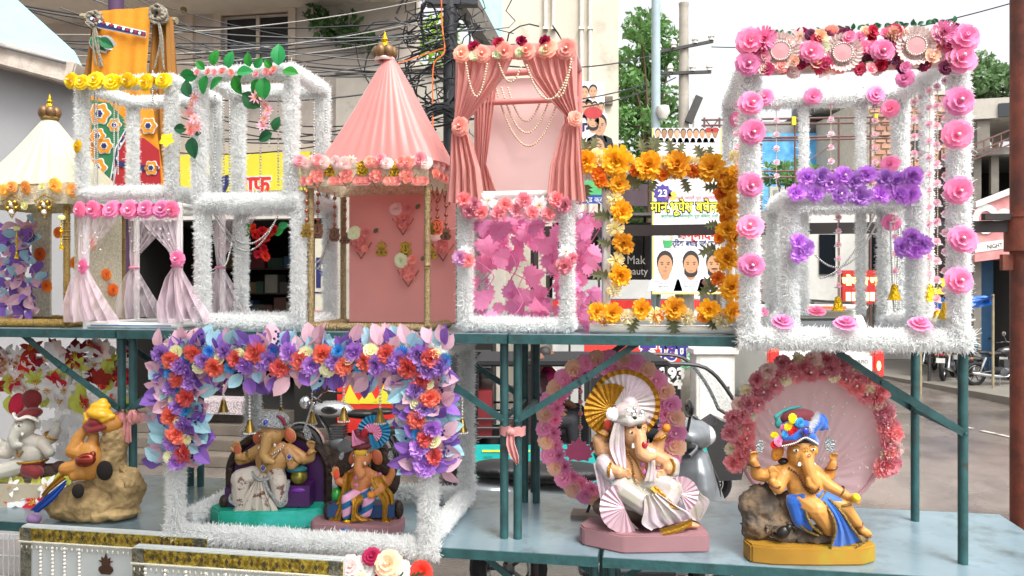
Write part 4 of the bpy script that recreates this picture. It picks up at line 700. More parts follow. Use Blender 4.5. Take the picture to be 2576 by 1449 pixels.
# ---------------- helper for things on the shelves ----------------
PVC = mat('white_pvc', 'e6e6e0', .3, var=.04)
def cube_bars(t, xl, xr, z0, z1, D, r=.018, ro=.034, skip=(), dens=5200):
    B = {'fl': ((xl, 0, z0), (xl, 0, z1)), 'fr': ((xr, 0, z0), (xr, 0, z1)), 'bl': ((xl, D, z0), (xl, D, z1)), 'br': ((xr, D, z0), (xr, D, z1)),
         'ft': ((xl, 0, z1), (xr, 0, z1)), 'fb': ((xl, 0, z0), (xr, 0, z0)), 'bt': ((xl, D, z1), (xr, D, z1)), 'bb': ((xl, D, z0), (xr, D, z0)),
         'lt': ((xl, 0, z1), (xl, D, z1)), 'rt': ((xr, 0, z1), (xr, D, z1)), 'lb': ((xl, 0, z0), (xl, D, z0)), 'rb': ((xr, 0, z0), (xr, D, z0))}
    for k, (p, q) in B.items():
        if k not in skip: fbar(t, p, q, r, ro, dens, 'tinsel_post' if k in ('fl', 'fr', 'bl', 'br') else 'tinsel_rail')
FR = (0, -1, .05)      # facing the front
def jit(a=.25): return (random.uniform(-a, a), -1, random.uniform(-a, a) + .05)
# petals
def pm(name, col, **k):
    if 'petal_' + name in MATS: return MATS['petal_' + name]
    col = tuple(min(.99, int(col[i:i + 2], 16) / 255 * 1.13 + .02) for i in (0, 2, 4))
    return mat('petal_' + name, col, k.pop('rough', .7), var=k.pop('var', .1), scale=20, trans=k.pop('trans', .22), rnd=k.pop('rnd', .14), hue=k.pop('hue', .012))
YEL = pm('yellow', 'eec01c'); PNK = pm('pink', 'd884aa'); DPK = pm('deep_pink', 'c9457f'); SAL = pm('salmon', 'e0958c'); CRM = pm('crimson', 'a81c45'); WHT = pm('white', 'f1eee6'); MINT = pm('mint', 'd5ddbf')
LIL = pm('lilac', 'a97ec4'); VIO = pm('violet', 'c48ed6'); CORAL = pm('coral', 'cf665b'); BLU = pm('blue', '3f93c8'); NAVY = pm('navy', '25306e'); CREAM = pm('cream', 'e3e0b4'); DUST = pm('dusty_pink', 'd895a2'); PEACH = pm('peach', 'efb49c')
ORA = pm('orange', 'fba928'); ORB = pm('burnt_orange', 'ee8526'); TAN = pm('tan', 'efd2ac'); MAG = pm('magenta', 'ef92b6'); RASP = pm('raspberry', 'c2476a'); ROS = pm('rose', 'e9959c'); RED = pm('red', 'c01d24'); PLUM = pm('plum', '6e2f4e')
LB = pm('pale_blue_leaf', '98c0ca', trans=.35); LP = pm('pale_pink_leaf', 'cda6b2', trans=.35); LV = pm('violet_leaf', '7b56a6', trans=.3); LPK = pm('pink_leaf', 'f48ab4', trans=.45, rough=.45); OLV = pm('olive_leaf', '5d6142'); GRN = pm('green_leaf', '1f7a35', rough=.4, hue=.02); DGR = pm('dark_green_leaf', '174f2c', rough=.4); WLF = pm('white_leaf', 'e6e6f2', trans=.35)
STAM = mat('stamen', 'd8a520', .6); SILV = mat('silver_bead', 'c9c9c6', .18, metal=1, var=.05); GOLD = mat('gold', 'b8923c', .28, metal=1, var=.15, scale=40, bump=.2, bscale=200); COPPER = mat('rose_gold', 'a4654c', .28, metal=1, var=.2)
PBEAD = mat('pearl_bead', 'd9c3a8', .3, var=.05, coat=.4)
GOLDF = mat('gold_foil', 'e0b52a', .22, metal=1, var=.2, scale=60, bump=.9, bscale=120)
SATIN = mat('salmon_satin', 'd98a84', .42, var=.06, trans=.25, sheen=.4, coat=.1)
CURT = mat('salmon_chiffon', 'e3a49c', .55, var=.05, trans=.42, sheen=.3)
BOARD = mat('pink_board', 'f0aca4', .5, var=.04, trans=.3)
PALE = mat('pale_pink_panel', 'ffe9e6', .5, var=.02, trans=.6)
# ---- white frame with yellow roses, standing on the net-curtain frame
zs = pix(330, 505, 0).z
q = Spot('decorated_frame', 'white tinsel cube frame with a row of yellow roses on top', 'frame', 320, 0.0, zs, 'tinsel display frames')
a = q.P(207, 490); b = q.P(432, 203); cube_bars(q.t, a.x, b.x, .034, b.z, .33)
for i, x in enumerate((180, 205, 240, 282, 322, 368, 412)): put('rose', YEL, q.t, q.P(x, 203 + (i % 2) * 4, -.045), jit(), .038 if i != 1 else .033, pearl=True)
for x, y in ((222, 206), (262, 208), (300, 204), (345, 207), (390, 205)): put('ruffle', YEL, q.t, q.P(x, y, -.035), jit(.4), .021, 'rose')
put('rose', YEL, q.t, q.P(196, 368, -.04), (-.4, -1, .1), .03); put('daisy', YEL, q.t, q.P(420, 352, -.05), (.2, -1, .2), .036, 'daffodil')
for x, y0, y1, dv in ((238, 235, 485, .02), (245, 240, 485, .1), (287, 250, 480, .2), (297, 255, 440, .22), (384, 180, 265, -.04)): chain(q.t, [q.P(x, y0, dv), q.P(x, y1, dv)], .0046, SILV, .009)
# ---- net-curtain frame
NET = net_mat('pink_net', 'fff0f6', .42); NETT = net_mat('pink_net_gathered', 'fbe2ec', .55)
q = Spot('curtain_frame', 'white pipe frame with knotted pale pink net curtains and pink roses', 'frame', 335, 0.0, W2, 'tinsel display frames')
a = q.P(217, 826); b = q.P(452, 540); h = zs - W2 - .012
for (x, y) in ((a.x, 0), (b.x, 0), (a.x, .33), (b.x, .33)): MB().tube([(x, y, 0), (x, y, h)], .013, 12).build('pipe_post', PVC, q.t, smooth=True)
for z in (.014, h - .012):
    for y in (0, .33): MB().tube([(a.x, y, z), (b.x, y, z)], .013, 12).build('pipe_rail', PVC, q.t, smooth=True)
    for x in (a.x, b.x): MB().tube([(x, 0, z), (x, .33, z)], .013, 12).build('pipe_rail', PVC, q.t, smooth=True)
MB().bb(a.x + .03, b.x - .03, -.0138, -.012, .012, .016).build('blue_stripe', mat('blue_print', '1c6fb0'), q.t)
for (x, y, xt, s) in ((a.x, -.02, 0, 1), (b.x, -.02, 0, -1), (a.x, .31, 0, 1), (b.x, .31, 0, 1)):
    wz = h * .5
    drape('net_curtain', q.t, NET, [(h - .01, x - .03, x + .2 * s if s > 0 else x + .02, y, 1), (h * .8, x - .025, x + .13 * s if s > 0 else x + .02, y, .8), (h * .62, x - .022, x + .03, y, .6), (wz, x - .016, x + .016, y, .4)] if s > 0 else
          [(h - .01, x - .2, x + .03, y, 1), (h * .8, x - .13, x + .025, y, .8), (h * .62, x - .035, x + .022, y, .6), (wz, x - .016, x + .016, y, .4)], 6, 40, .009, 16, seed=int(x * 99))
    drape('net_curtain', q.t, NETT if y < 0 else NET, [(wz, x - .016, x + .016, y, .4), (h * .4, x - .05, x + .05, y - .01, .8), (h * .2, x - .09, x + .12, y - .015, 1.2), (.03, x - .09, x + .17, y - .01, 1.4)], 5, 40, .011, 16, seed=int(x * 77))
    MB().tube([(x + .019 * math.cos(k / 10 * 6.283), y + .002 + .019 * math.sin(k / 10 * 6.283), wz) for k in range(10)], .006, 6, closed=True).build('tie', mat('pink_tie', 'e38ba6'), q.t, smooth=True)
    for k in range(7): MB().sph((x + random.uniform(-.02, .1) * s, y - .014, h * random.uniform(.6, .9)), .004, 6, 4).build('pearl', PEARL, q.t, smooth=True)
for i, x in enumerate((200, 235, 280, 327, 367, 408, 434)): put('rose', PNK, q.t, q.P(x, 527, -.03), jit(), .038, pearl=True)
for x, y in ((218, 520), (218, 536), (257, 522), (258, 538), (304, 518), (304, 535), (346, 520), (347, 536), (389, 520), (388, 536)): put('rosebud', DPK, q.t, q.P(x, y, -.028), jit(), .014)
put('rose', PNK, q.t, q.P(209, 670, -.045), (-.3, -1, 0), .031, pearl=True); put('rose', PNK, q.t, q.P(447, 650, -.045), FR, .034, pearl=True)
# ---- tall white frame, lower part: bead garlands
zt = pix(640, 497, 0).z + .03
q = Spot('decorated_frame', 'white tinsel cube frame hung with silver bead garlands and red flowers', 'frame', 640, 0.0, W2, 'tinsel display frames')
a = q.P(510, 815); b = q.P(752, 503); D = .31; zlow = b.z; cube_bars(q.t, a.x, b.x, .03, b.z, D, .02, .038, skip=('ft',)); fbar(q.t, (a.x, 0, b.z - .006), (b.x, 0, b.z - .006), .02, .046, 6000, 'tinsel_rail')
for p0, p1, sg in (((535, 530, .28), (700, 540, .28), .17), ((540, 530, .28), (690, 560, .28), .12), ((530, 545, .02), (590, 560, .3), .2), ((760, 560, .1), (830, 570, .3), .16), ((765, 555, .1), (828, 560, .3), .2)):
    chain(q.t, hang(q.P(p0[0], p0[1], p0[2]), q.P(p1[0], p1[1], p1[2]), sg), .0046, SILV, .009, alt=1.3)
for x, y in ((645, 590), (660, 580), (672, 600), (655, 610), (665, 625), (650, 640), (668, 645), (680, 585), (690, 578), (640, 575)): put('ruffle', RED, q.t, q.P(x, y, D), jit(.5), .022, 'red_flower')
for x, y, dx in ((635, 575, -1), (700, 572, 1), (690, 590, .6), (628, 590, -1)): put_leaf('leaf', GRN, q.t, q.P(x, y, D), (dx, -.2, .3), .05)
# ---- tall white frame, upper part: lilies and green leaves
q = Spot('decorated_frame', 'white tinsel cube frame with green leaves, rosebuds and pink lilies', 'frame', 620, 0.0, W2 + zlow + .02, 'tinsel display frames')
a = q.P(502, 480); b = q.P(733, 178); cube_bars(q.t, a.x, b.x, .005, b.z, .31, .02, .038, skip=('fb', 'bb', 'lb', 'rb'))
for x, y, s in ((497, 183, 1), (525, 182, 1.1), (540, 182, .9), (560, 180, 1.1), (583, 184, 1.1), (645, 188, 1), (670, 181, 1.1), (690, 178, 1.2), (680, 184, .9)): put('rosebud', SAL if s > 1 else ROS, q.t, q.P(x, y, -.055), jit(), .0155 * s)
for x, y, dx, dz, s in ((497, 190, -1, 0, .075), (520, 190, -.3, -1, .075), (560, 195, -.7, -.5, .07), (515, 175, -.6, .6, .05), (535, 165, .3, 1, .065), (575, 172, .2, 1, .07), (590, 190, .3, -1, .08), (595, 182, 1, .1, .07), (630, 168, -.3, 1, .06), (640, 170, .7, .6, .05), (655, 200, -.5, -.8, .06), (665, 195, .0, -1, .09), (700, 165, .1, 1, .085), (712, 178, 1, -.1, .065), (685, 172, -.6, .7, .05), (610, 185, -.4, -.7, .06)): put_leaf('leaf', GRN, q.t, q.P(x, y, -.045), (dx, -.25, dz), s, tilt=random.uniform(-.5, .5))
for cx, pts in ((0, ((492, 245), (485, 265), (478, 285), (490, 300), (480, 318), (497, 320))), (1, ((643, 245), (668, 262), (675, 280), (668, 300), (660, 318)))):
    for x, y in pts: put('spiky', [pm('lily_pink', 'e59aa6'), STAM], q.t, q.P(x, y, -.05), jit(.6), .034, 'lily')
put('rosebud', SAL, q.t, q.P(481, 332, -.06), FR, .019)
for x, y, dx, dz, s in ((478, 245, -.3, .9, .075), (470, 325, -1, .1, .06), (483, 345, .1, -1, .085), (490, 338, .6, .1, .03), (655, 270, -.8, .6, .1), (690, 330, .3, .9, .06), (685, 335, -.9, -.4, .065)): put_leaf('leaf', DGR, q.t, q.P(x, y, -.045), (dx, -.2, dz), s)
for x, y0, y1, dv in ((541, 240, 465, .05), (563, 250, 470, .12), (577, 255, 480, .16), (655, 270, 480, .1), (677, 290, 370, .2), (700, 250, 470, .05), (790, 260, 400, .2), (820, 270, 340, .25)): chain(q.t, [q.P(x, y0, dv), q.P(x, y1, dv)], .0046, SILV, .012)
# ---------------- tents ----------------
GLIT = mat('gold_glitter', 'a8936a', .35, metal=.6, var=.35, scale=120, bump=.8, bscale=220)
GLITW = mat('cream_glitter', 'd8cfb4', .4, metal=.2, var=.25, scale=90, bump=.7, bscale=200)
def tent_roof(name, parent, m, hw, hd, yc, z0, z1, npl, amp, rt, pw=.9, n=144, k=16, seed=0):
    mb = MB(); vs = []; rs = random.Random(seed); ph = [rs.uniform(0, 6.28) for _ in range(4)]
    for i in range(k + 1):
        t = i / k; s = (1 - t) ** pw; z = z0 + (z1 - z0) * t
        for j in range(n):
            a = 2 * math.pi * j / n; c, si = math.cos(a), math.sin(a); sq = 1 / (abs(c) ** 5 + abs(si) ** 5) ** .2; sq = sq * (1 - t) + t
            w = 1 + amp * (1 - .6 * t) * (math.sin(npl * a + ph[0] + .6 * math.sin(4 * a)) + .6 * math.sin(npl * 1.9 * a + ph[1])) * min(1, .35 + t * 3)
            vs.append(((hw * s + rt * (1 - s)) * c * sq * w, yc + (hd * s + rt * (1 - s)) * si * sq * w, z - .012 * math.sin(t * math.pi)))
    mb.add(vs, [(i * n + j, i * n + (j + 1) % n, (i + 1) * n + (j + 1) % n, (i + 1) * n + j) for i in range(k) for j in range(n)])
    return mb.build(name, m, parent, smooth=True, ang=80)
BRONZE = mat('bronze_bud', '7d6040', .45, metal=.5, var=.25, scale=40)
def finial(parent, c, s, ring):
    c = Vector(c); s *= .66; w = 1.45
    f = MB(); f.lathe([(.0, .0), (.016 * s, .0), (.02 * s, .012 * s), (.02 * s, .03 * s), (.01 * s, .04 * s), (.019 * s, .05 * s), (.01 * s, .062 * s), (.004 * s, .085 * s), (0, .1 * s)], 14, c + Vector((0, 0, .05 * s)))
    p = f.build('finial', GOLDF, parent, smooth=True, ang=50)
    for k in range(6):
        a = k * 1.047 + .3; d = Vector((math.cos(a), math.sin(a), 0)); MB().sph(c + d * .026 * s * w + Vector((0, 0, .034 * s)), (.02 * s * w, .02 * s * w, .036 * s), 9, 7).build('finial_petal', BRONZE, parent, smooth=True)
    r = MB(); r.tube([(c.x + .03 * s * w * math.cos(k / 16 * 6.283), c.y + .03 * s * w * math.sin(k / 16 * 6.283), c.z) for k in range(16)], .01 * s, 6, closed=True); r.build('neck_ring', ring, parent, smooth=True)
def kalash_poly(s): return [(x * s, y * s) for x, y in ((-.3, -.5), (.3, -.5), (.5, -.28), (.46, -.08), (.24, .06), (.3, .12), (.26, .18), (.5, .34), (.28, .32), (.3, .56), (.12, .44), (0, .8), (-.12, .44), (-.3, .56), (-.28, .32), (-.5, .34), (-.26, .18), (-.3, .12), (-.24, .06), (-.46, -.08), (-.5, -.28))]
CUTD = mat('dark_cutout', '4a3524', .8)
def kalash(parent, p, s, m, M=XZ, name='pot_motif'):
    p = Vector(p); o = MB().prism(kalash_poly(s), .004, M, p).build(name, m, parent); d = (M @ Vector((0, 0, 1))) * .003
    k = MB()
    for x, y, w, hh in ((0, .02, .5, .05), (0, .12, .44, .035), (0, -.2, .22, .04), (0, -.2, .04, .22), (.11, -.145, .04, .11), (-.11, -.255, .04, .11), (.055, -.3, .11, .04), (-.055, -.1, .11, .04), (.33, -.2, .12, .12), (-.33, -.2, .12, .12), (0, -.4, .4, .03)):
        k.box(p + d + M @ Vector((x * s, y * s, 0)), tuple(abs(e) for e in (M @ Vector((w * s, hh * s, .002)))))
    k.build('cutwork', CUTD, o); return o
def deity_motif(parent, p, s, m, M=XZ):
    p = Vector(p); out = [(-.42, -.45), (-.2, -.6), (.2, -.6), (.42, -.45), (.5, -.1), (.4, .2), (.48, .5), (.2, .52), (0, .7), (-.2, .52), (-.48, .5), (-.4, .2), (-.5, -.1)]
    o = MB().prism([(x * s, y * s) for x, y in out], .004, M, p).build('motif', m, parent); d = (M @ Vector((0, 0, 1))) * .003; k = MB()
    def W(pts, r=.028): k.tube([p + d + M @ Vector((x * s, y * s, 0)) for x, y in pts], r * s, 4)
    W([(0, .35), (.02, .1), (.1, -.08), (.02, -.16), (-.08, -.08)], .045); W([(-.32, .36), (-.2, .2), (-.3, .05)]); W([(.32, .36), (.2, .2), (.3, .05)]); W([(-.38, -.1), (-.2, -.36), (.2, -.36), (.38, -.1)]); W([(-.25, .48), (0, .56), (.25, .48)]); W([(-.28, -.48), (0, -.4), (.28, -.48)])
    k.build('cutwork', CUTD, o); return o
def rose_heart(parent, p, s, m, top=True, M=None):
    p = Vector(p)
    for k in range(7): a = k * .9; put('rosebud', m, parent, p + Vector((s * .42 * math.cos(a) * (k > 0), -.004, s * .1 + s * .32 * math.sin(a) * (k > 0))), jit(.3), s * .3)
    chain(parent, [p + Vector((-s * .75, -.006, s * .25)), p + Vector((0, -.006, -s * .85)), p + Vector((s * .75, -.006, s * .25))], s * .055, COPPER, s * .12, 'bead_edge', 5, 4)
    if top:
        put('rose', MINT if random.random() < .2 else pm('blush', 'e6c3bf'), parent, p + Vector((-s * .5, -.01, s * .95)), jit(), s * .5); put('rosebud', SAL, parent, p + Vector((s * .35, -.01, s * 1.0)), jit(), s * .4)
        for dx in (-.3, .9): put_leaf('leaf', OLV, parent, p + Vector((s * dx, -.004, s * .95)), (dx, -.3, .8), s * .45)
def gold_post(parent, p, q, r, m, wrap=True):
    p = Vector(p); q = Vector(q); L = (q - p).length; n = int(L / .011); pr = []
    for i in range(n): pr += [(r * .86, L * i / n), (r * (1.1 + random.uniform(-.06, .1)), L * (i + .5) / n)]
    M = frame_of(q - p); MB().lathe([(0, 0)] + pr + [(0, L)], 12, p, M).build('tent_post', m, parent, smooth=True, ang=75)
# ---- salmon tent
zb = pix(930, 470, .02).z
q = Spot('canopy_tent', 'salmon pink satin tent with pleated pointed roof and gold posts', 'tent', 945, 0.02, W2, 'festival canopy tents')
a = q.P(782, 826); b = q.P(1075, 826); D = .34; hz = q.P(930, 405).z; hb = q.P(930, 468).z; xl, xr = a.x - .03, b.x + .012
for x, y in ((a.x, 0), (b.x, 0), (a.x, D), (b.x, D)): gold_post(q.t, (x, y, .02), (x, y, hb), .0135, GLIT)
for p, e in (((a.x, 0), (b.x, 0)), ((a.x, D), (b.x, D)), ((a.x, 0), (a.x, D)), ((b.x, 0), (b.x, D))): gold_post(q.t, (*p, .016), (*e, .016), .015, GLIT)
cxm = (xl + xr) / 2; hw = (xr - xl) / 2
for nm, x0, x1, y0, y1 in (('f', xl, xr, -.03, -.022), ('b', xl, xr, D + .022, D + .03), ('l', xl, xl + .008, -.022, D + .022), ('r', xr - .008, xr, -.022, D + .022)): MB().bb(x0, x1, y0, y1, hb, hz).build('valance', GLITW, q.t)
ap = q.P(968, 150, D / 2)
tent_roof('roof', q.t, SATIN, hw + .002, D / 2 + .032, D / 2, hz - .004, ap.z, 34, .024, .02, .88, seed=3); q.t.children[-1].location = (cxm, 0, 0)
for v in q.t.children[-1].data.vertices: t = max(0, (v.co.z - hz) / (ap.z - hz)); v.co.x += (ap.x - cxm) * t
finial(q.t, (ap.x, D / 2, ap.z), 1.25, pm('blush', 'e6c3bf'))
BL = pm('blush', 'e6c3bf')
MB().bb(q.P(885, 600, D).x, q.P(1150, 600, D).x, D - .03, D - .024, .02, hb).build('back_panel', BOARD, q.t)
for i, x in enumerate((755, 768, 783, 800, 868, 885, 958, 972, 1040, 1057, 1072)):
    put('star' if i in (2, 5, 8) else 'rose', [BL, STAM] if i in (2, 5, 8) else [BL if i % 3 else ROS], q.t, q.P(x, 405 + 6 * math.sin(i * 2), -.045), jit(), .027, 'rose')
for x in (800, 875, 950, 1025): rose_heart(q.t, q.P(x, 447, -.036), .05, SAL, False)
for x in (765, 782, 838, 850, 862, 900, 912, 925, 975, 988, 1000, 1045, 1058, 1070): put('rosebud', SAL, q.t, q.P(x, 456, -.036), FR, .02)
for x in (815, 845, 930, 942, 1010, 1028): put('rose', BL if x % 2 else SAL, q.t, q.P(x, 408, -.045), jit(), .026)
kalash(q.t, q.P(829, 428, -.036), .047, GOLDF); kalash(q.t, q.P(993, 428, -.036), .047, GOLDF); deity_motif(q.t, q.P(911, 424, -.036), .046, GOLDF)
for v in (.04, .12, .2, .28):                                    # trim on the right side of the eaves
    for z in (hz - .01, (hz + hb) / 2): put('rose', BL if z > hb + .05 else SAL, q.t, (xr + .01, v, z), (1, -.3, .1), .024)
    chain(q.t, [(xr + .006, v - .04, hb), (xr + .006, v, hb - .05), (xr + .006, v + .04, hb)], .003, COPPER, .0065, 'bead_edge', 5, 4)
    chain(q.t, [(xl - .004, v - .04, hb), (xl - .004, v, hb - .05), (xl - .004, v + .04, hb)], .003, COPPER, .0065, 'bead_edge', 5, 4)
WOODM = mat('brown_card', '8a6250', .7)
def bead_drop(p, L, mot, mm):
    p = Vector(p); chain(q.t, [p, p - Vector((0, 0, L))], .0032, COPPER, .008, 'bead_drop', 5, 4); m = MB()
    for k in range(4): m.sph(p - Vector((0, 0, L * (k + .6) / 4)), .0085, 8, 6)
    o = m.build('drop_beads', COPPER, q.t, smooth=True); o['kind'] = 'stuff'
    (kalash if mot else deity_motif)(q.t, p - Vector((0, .004, L + .028)), .05, mm)
for x, L, dv, mot, mm in ((772, .15, -.03, 1, GOLD), (800, .14, .06, 0, WOODM), (842, .15, .2, 0, WOODM), (868, .16, .3, 1, WOODM), (1082, .14, .05, 1, GOLD), (1100, .13, .12, 0, pm('coral_card', 'e0604a')), (1122, .15, .24, 1, WOODM)): bead_drop(Vector((q.P(x, 500, dv).x, dv if dv > 0 else -.034, hb)), L, mot, mm)
for x, y in ((1015, 560), (910, 620), (1028, 690), (1115, 625)): rose_heart(q.t, q.P(x, y, D - .042), .062, SAL)
kalash(q.t, q.P(960, 628, D - .036), .055, GOLD); deity_motif(q.t, q.P(1020, 627, D - .036), .052, GOLD); kalash(q.t, q.P(1085, 636, D - .036), .055, GOLD)
# ---- cream tent at the far left
CSAT = mat('cream_satin', 'd6d0b4', .4, var=.05, trans=.15, sheen=.3); GB = mat('gold_rope', 'a78a4e', .4, metal=.6, var=.3, scale=150, bump=.9, bscale=240)
q = Spot('canopy_tent', 'cream satin tent with gold rope posts and orange roses', 'tent', 40, 0.03, W2, 'festival canopy tents')
b = q.P(168, 826); D = .36; xr = b.x; xl = xr - .46; hb = q.P(100, 515).z; hz = q.P(100, 462).z
for x in (xl, xr):
    for y in (0, D): gold_post(q.t, (x, y, .02), (x, y, hb), .014, GB)
for p, e in (((xl, 0), (xr, 0)), ((xl, D), (xr, D)), ((xl, 0), (xl, D)), ((xr, 0), (xr, D))): gold_post(q.t, (*p, .018), (*e, .018), .017, GB)
for x0, x1, y0, y1 in ((xl - .03, xr + .03, -.03, -.022), (xl - .03, xr + .03, D + .022, D + .03), (xl - .03, xl - .022, -.022, D + .022), (xr + .022, xr + .03, -.022, D + .022)): MB().bb(x0, x1, y0, y1, hb, hz).build('valance', GLITW, q.t)
ap = q.P(125, 298, D / 2); cxm = (xl + xr) / 2
o = tent_roof('roof', q.t, CSAT, (xr - xl) / 2 + .034, D / 2 + .034, D / 2, hz - .004, ap.z, 24, .04, .022, .92, seed=5); o.location = (cxm, 0, 0)
for v in o.data.vertices: t = max(0, (v.co.z - hz) / (ap.z - hz)); v.co.x += (ap.x - cxm) * t
finial(q.t, (ap.x, D / 2, ap.z), 1.15, GB)
MB().bb(xr - .13, xr + .012, D - .03, D - .02, .03, hb).build('back_panel', GLITW, q.t); MB().bb(xr + .012, xr + .018, .03, D - .03, .03, hb).build('side_panel', GLITW, q.t)
MB().bb(xl, xl + .1, D - .03, D - .02, .03, hb).build('back_panel', GLITW, q.t)
for x, y, s in ((65, 472, 1.15), (140, 466, 1.2), (186, 478, 1.1), (30, 470, .9), (10, 478, 1)): put('rose', pm('tangerine', 'f0a855'), q.t, q.P(x, y, -.045), jit(), .029 * s)
for x, y in ((108, 470), (66, 518), (1, 500)): put('rosebud', pm('buttercream', 'ead9a0'), q.t, q.P(x, y, -.045), jit(), .02)
for x in (30, 112, -50):
    for k, (dx, dz) in enumerate(((0, .012), (-.02, -.004), (.02, -.004), (0, -.02), (-.011, .02), (.014, .02))): MB().sph(q.P(x, 522, -.042) + Vector((dx, 0, dz)), .0125, 8, 6).build('bauble', GOLD if k % 3 else PEARL, q.t, smooth=True)
    p = q.P(x, 522, -.042); chain(q.t, [p + Vector((-.045, 0, .03)), p + Vector((0, 0, -.045)), p + Vector((.045, 0, .03)), p + Vector((0, 0, .055)), p + Vector((-.045, 0, .03))], .004, GOLD, .009, 'bead_edge', 5, 4)
def tassel(p):
    p = Vector(p); MB().lathe([(0, .012), (.014, .008), (.016, 0), (.012, -.008), (0, -.01)], 10, p).build('tassel_disc', pm('buttercream', 'ead9a0'), q.t, smooth=True)
    MB().lathe([(.003, 0), (.003, -.05), (.009, -.05), (.009, -.058), (.003, -.06), (.003, -.1), (.01, -.135), (0, -.135)], 8, p).build('tassel', GOLDF, q.t, smooth=True)
for x, y, dv in ((155, 548, -.03), (42, 575, .1), (288, 585, .2)): 
    if x < 200: tassel(q.P(x, y, dv))
OR2 = pm('deep_orange', 'dd7f35')
for x, y in ((147, 585), (118, 720), (190, 660), (100, 640)): put('rose', OR2, q.t, q.P(x, y, D - .045), FR, .03)
for x, y in ((222, 690), (245, 730), (215, 610)): put('rose', OR2, q.t, (xr + .024, .05 + random.random() * .25, q.P(x, y, .1).z), (1, -.2, 0), .028)
# lilac flower wall seen inside / behind the cream tent
q = Spot('flower_garland', 'hanging garland of lilac, blue and violet leaves inside the cream tent', 'garland', 50, 0.3, W2)
MB().tube([q.P(60, 560), q.P(55, 825)], .008, 6).build('stem', OLV, q.t)
for k in range(150):
    x, y = random.gauss(55, 26), random.uniform(560, 815); put_leaf(random.choice(('leaf', 'leafb')), random.choice((LB, LP, LV, LV, LP)), q.t, q.P(x, y, random.uniform(-.05, .02)), (random.uniform(-1, 1), -.4, random.uniform(-.8, .6)), random.uniform(.05, .08), tilt=random.uniform(-.6, .6))
# ---- pink maple-leaf frame (lower) and salmon curtain frame on top of it
q = Spot('decorated_frame', 'white tinsel frame filled with bright pink maple leaves', 'frame', 1300, 0.0, W2, 'tinsel display frames')
a = q.P(1170, 820); b = q.P(1427, 520); D = .3; cube_bars(q.t, a.x, b.x, .032, b.z, D, .02, .036)
ztop = W2 + b.z + .036
stem = mat('pink_stem', 'd97aa6', .6)
for k in range(26):
    x, y, dv = random.uniform(1190, 1470), random.uniform(560, 800), random.uniform(.05, D - .02); p = q.P(x, y, dv); MB().tube(smooth_path([p, p + Vector((random.uniform(-.05, .05), random.uniform(-.03, .03), .05)), p + Vector((random.uniform(-.1, .1), 0, .11))], 5), .0022, 5).build('stem', stem, q.t)
for k in range(140):
    x, y = random.uniform(1190, 1490), random.uniform(545, 815); dv = random.uniform(.03, D + .03)
    if k > 30 and ((x - 1320) / 75) ** 2 + ((y - 690) / 95) ** 2 < 1 and dv < .2: continue
    if k > 115: x = random.uniform(1440, 1510)
    put_leaf(random.choice(('maple', 'mapleb')), LPK, q.t, q.P(x, y, dv), (random.uniform(-1, 1), random.uniform(-.5, .2), random.uniform(-1, .6)), random.uniform(.06, .1), (random.uniform(-.6, .6), -1, random.uniform(-.3, .6)), 'maple_leaf', random.uniform(-.5, .5))
for i, x in enumerate((1168, 1195, 1228, 1270, 1318, 1358, 1400, 1420)): put('ruffle' if i not in (2, 5) else 'star', [DUST if i % 3 == 1 else ROS, STAM] if i not in (2, 5) else [WHT, STAM], q.t, q.P(x, 505 + (i % 2) * 12, -.05), jit(), .036 if i not in (2, 5) else .044, 'flower')
for i, x in enumerate((1180, 1212, 1252, 1292, 1338, 1380, 1300)): put('ruffle' if i != 3 else 'star', [ROS if i % 2 else DUST, STAM] if i != 3 else [WHT, STAM], q.t, q.P(x, 532 + (i % 3) * 4, -.05), jit(), .032, 'flower')
for x, y, k, m, s in ((1160, 650, 'ruffle', pm('mauve', 'cf9fc4'), .032), (1178, 655, 'ruffle', ROS, .03), (1168, 632, 'star', WHT, .028), (1425, 633, 'star', WHT, .04), (1420, 670, 'ruffle', ROS, .036), (1440, 650, 'ruffle', DUST, .022)): put(k, [m, STAM], q.t, q.P(x, y, -.05), FR, s, 'flower')
q = Spot('curtain_frame', 'salmon satin curtain frame with tied-back drapes, pearl loops and roses', 'frame', 1305, 0.0, ztop, 'tinsel display frames')
a = q.P(1162, 475); b = q.P(1440, 125); h = b.z; D = .28; xl, xr = a.x, b.x
for x in (xl, xr):
    for y in (0, D): MB().tube([(x, y, 0), (x, y, h)], .014, 12).build('pipe_post', SATIN, q.t, smooth=True)
for y in (0, D):
    for z in (.014, h): MB().tube([(xl, y, z), (xr, y, z)], .014, 12).build('pipe_rail', PVC if z < .1 else SATIN, q.t, smooth=True)
MB().tube([(xl, D - .04, h - .13), (xr, D - .04, h - .13)], .012, 12).build('curtain_rail', SATIN, q.t, smooth=True)
for x in (xl, xr): MB().tube([(x, 0, .014), (x, D, .014)], .014, 10).build('pipe_rail', PVC, q.t, smooth=True); MB().tube([(x, 0, h), (x, D, h)], .014, 10).build('pipe_rail', SATIN, q.t, smooth=True)
MB().bb(xl + .02, xr - .02, D + .016, D + .019, .03, h - .02).build('back_panel', PALE, q.t)
drape('valance', q.t, CURT, [(h + .025, xl - .012, xr + .012, -.02, .4), (h - .012, xl - .014, xr + .014, -.026, 1), (h - .034, xl - .012, xr + .012, -.022, 1)], 14, 60, .004, 6)
zt_ = q.P(1160, 322).z
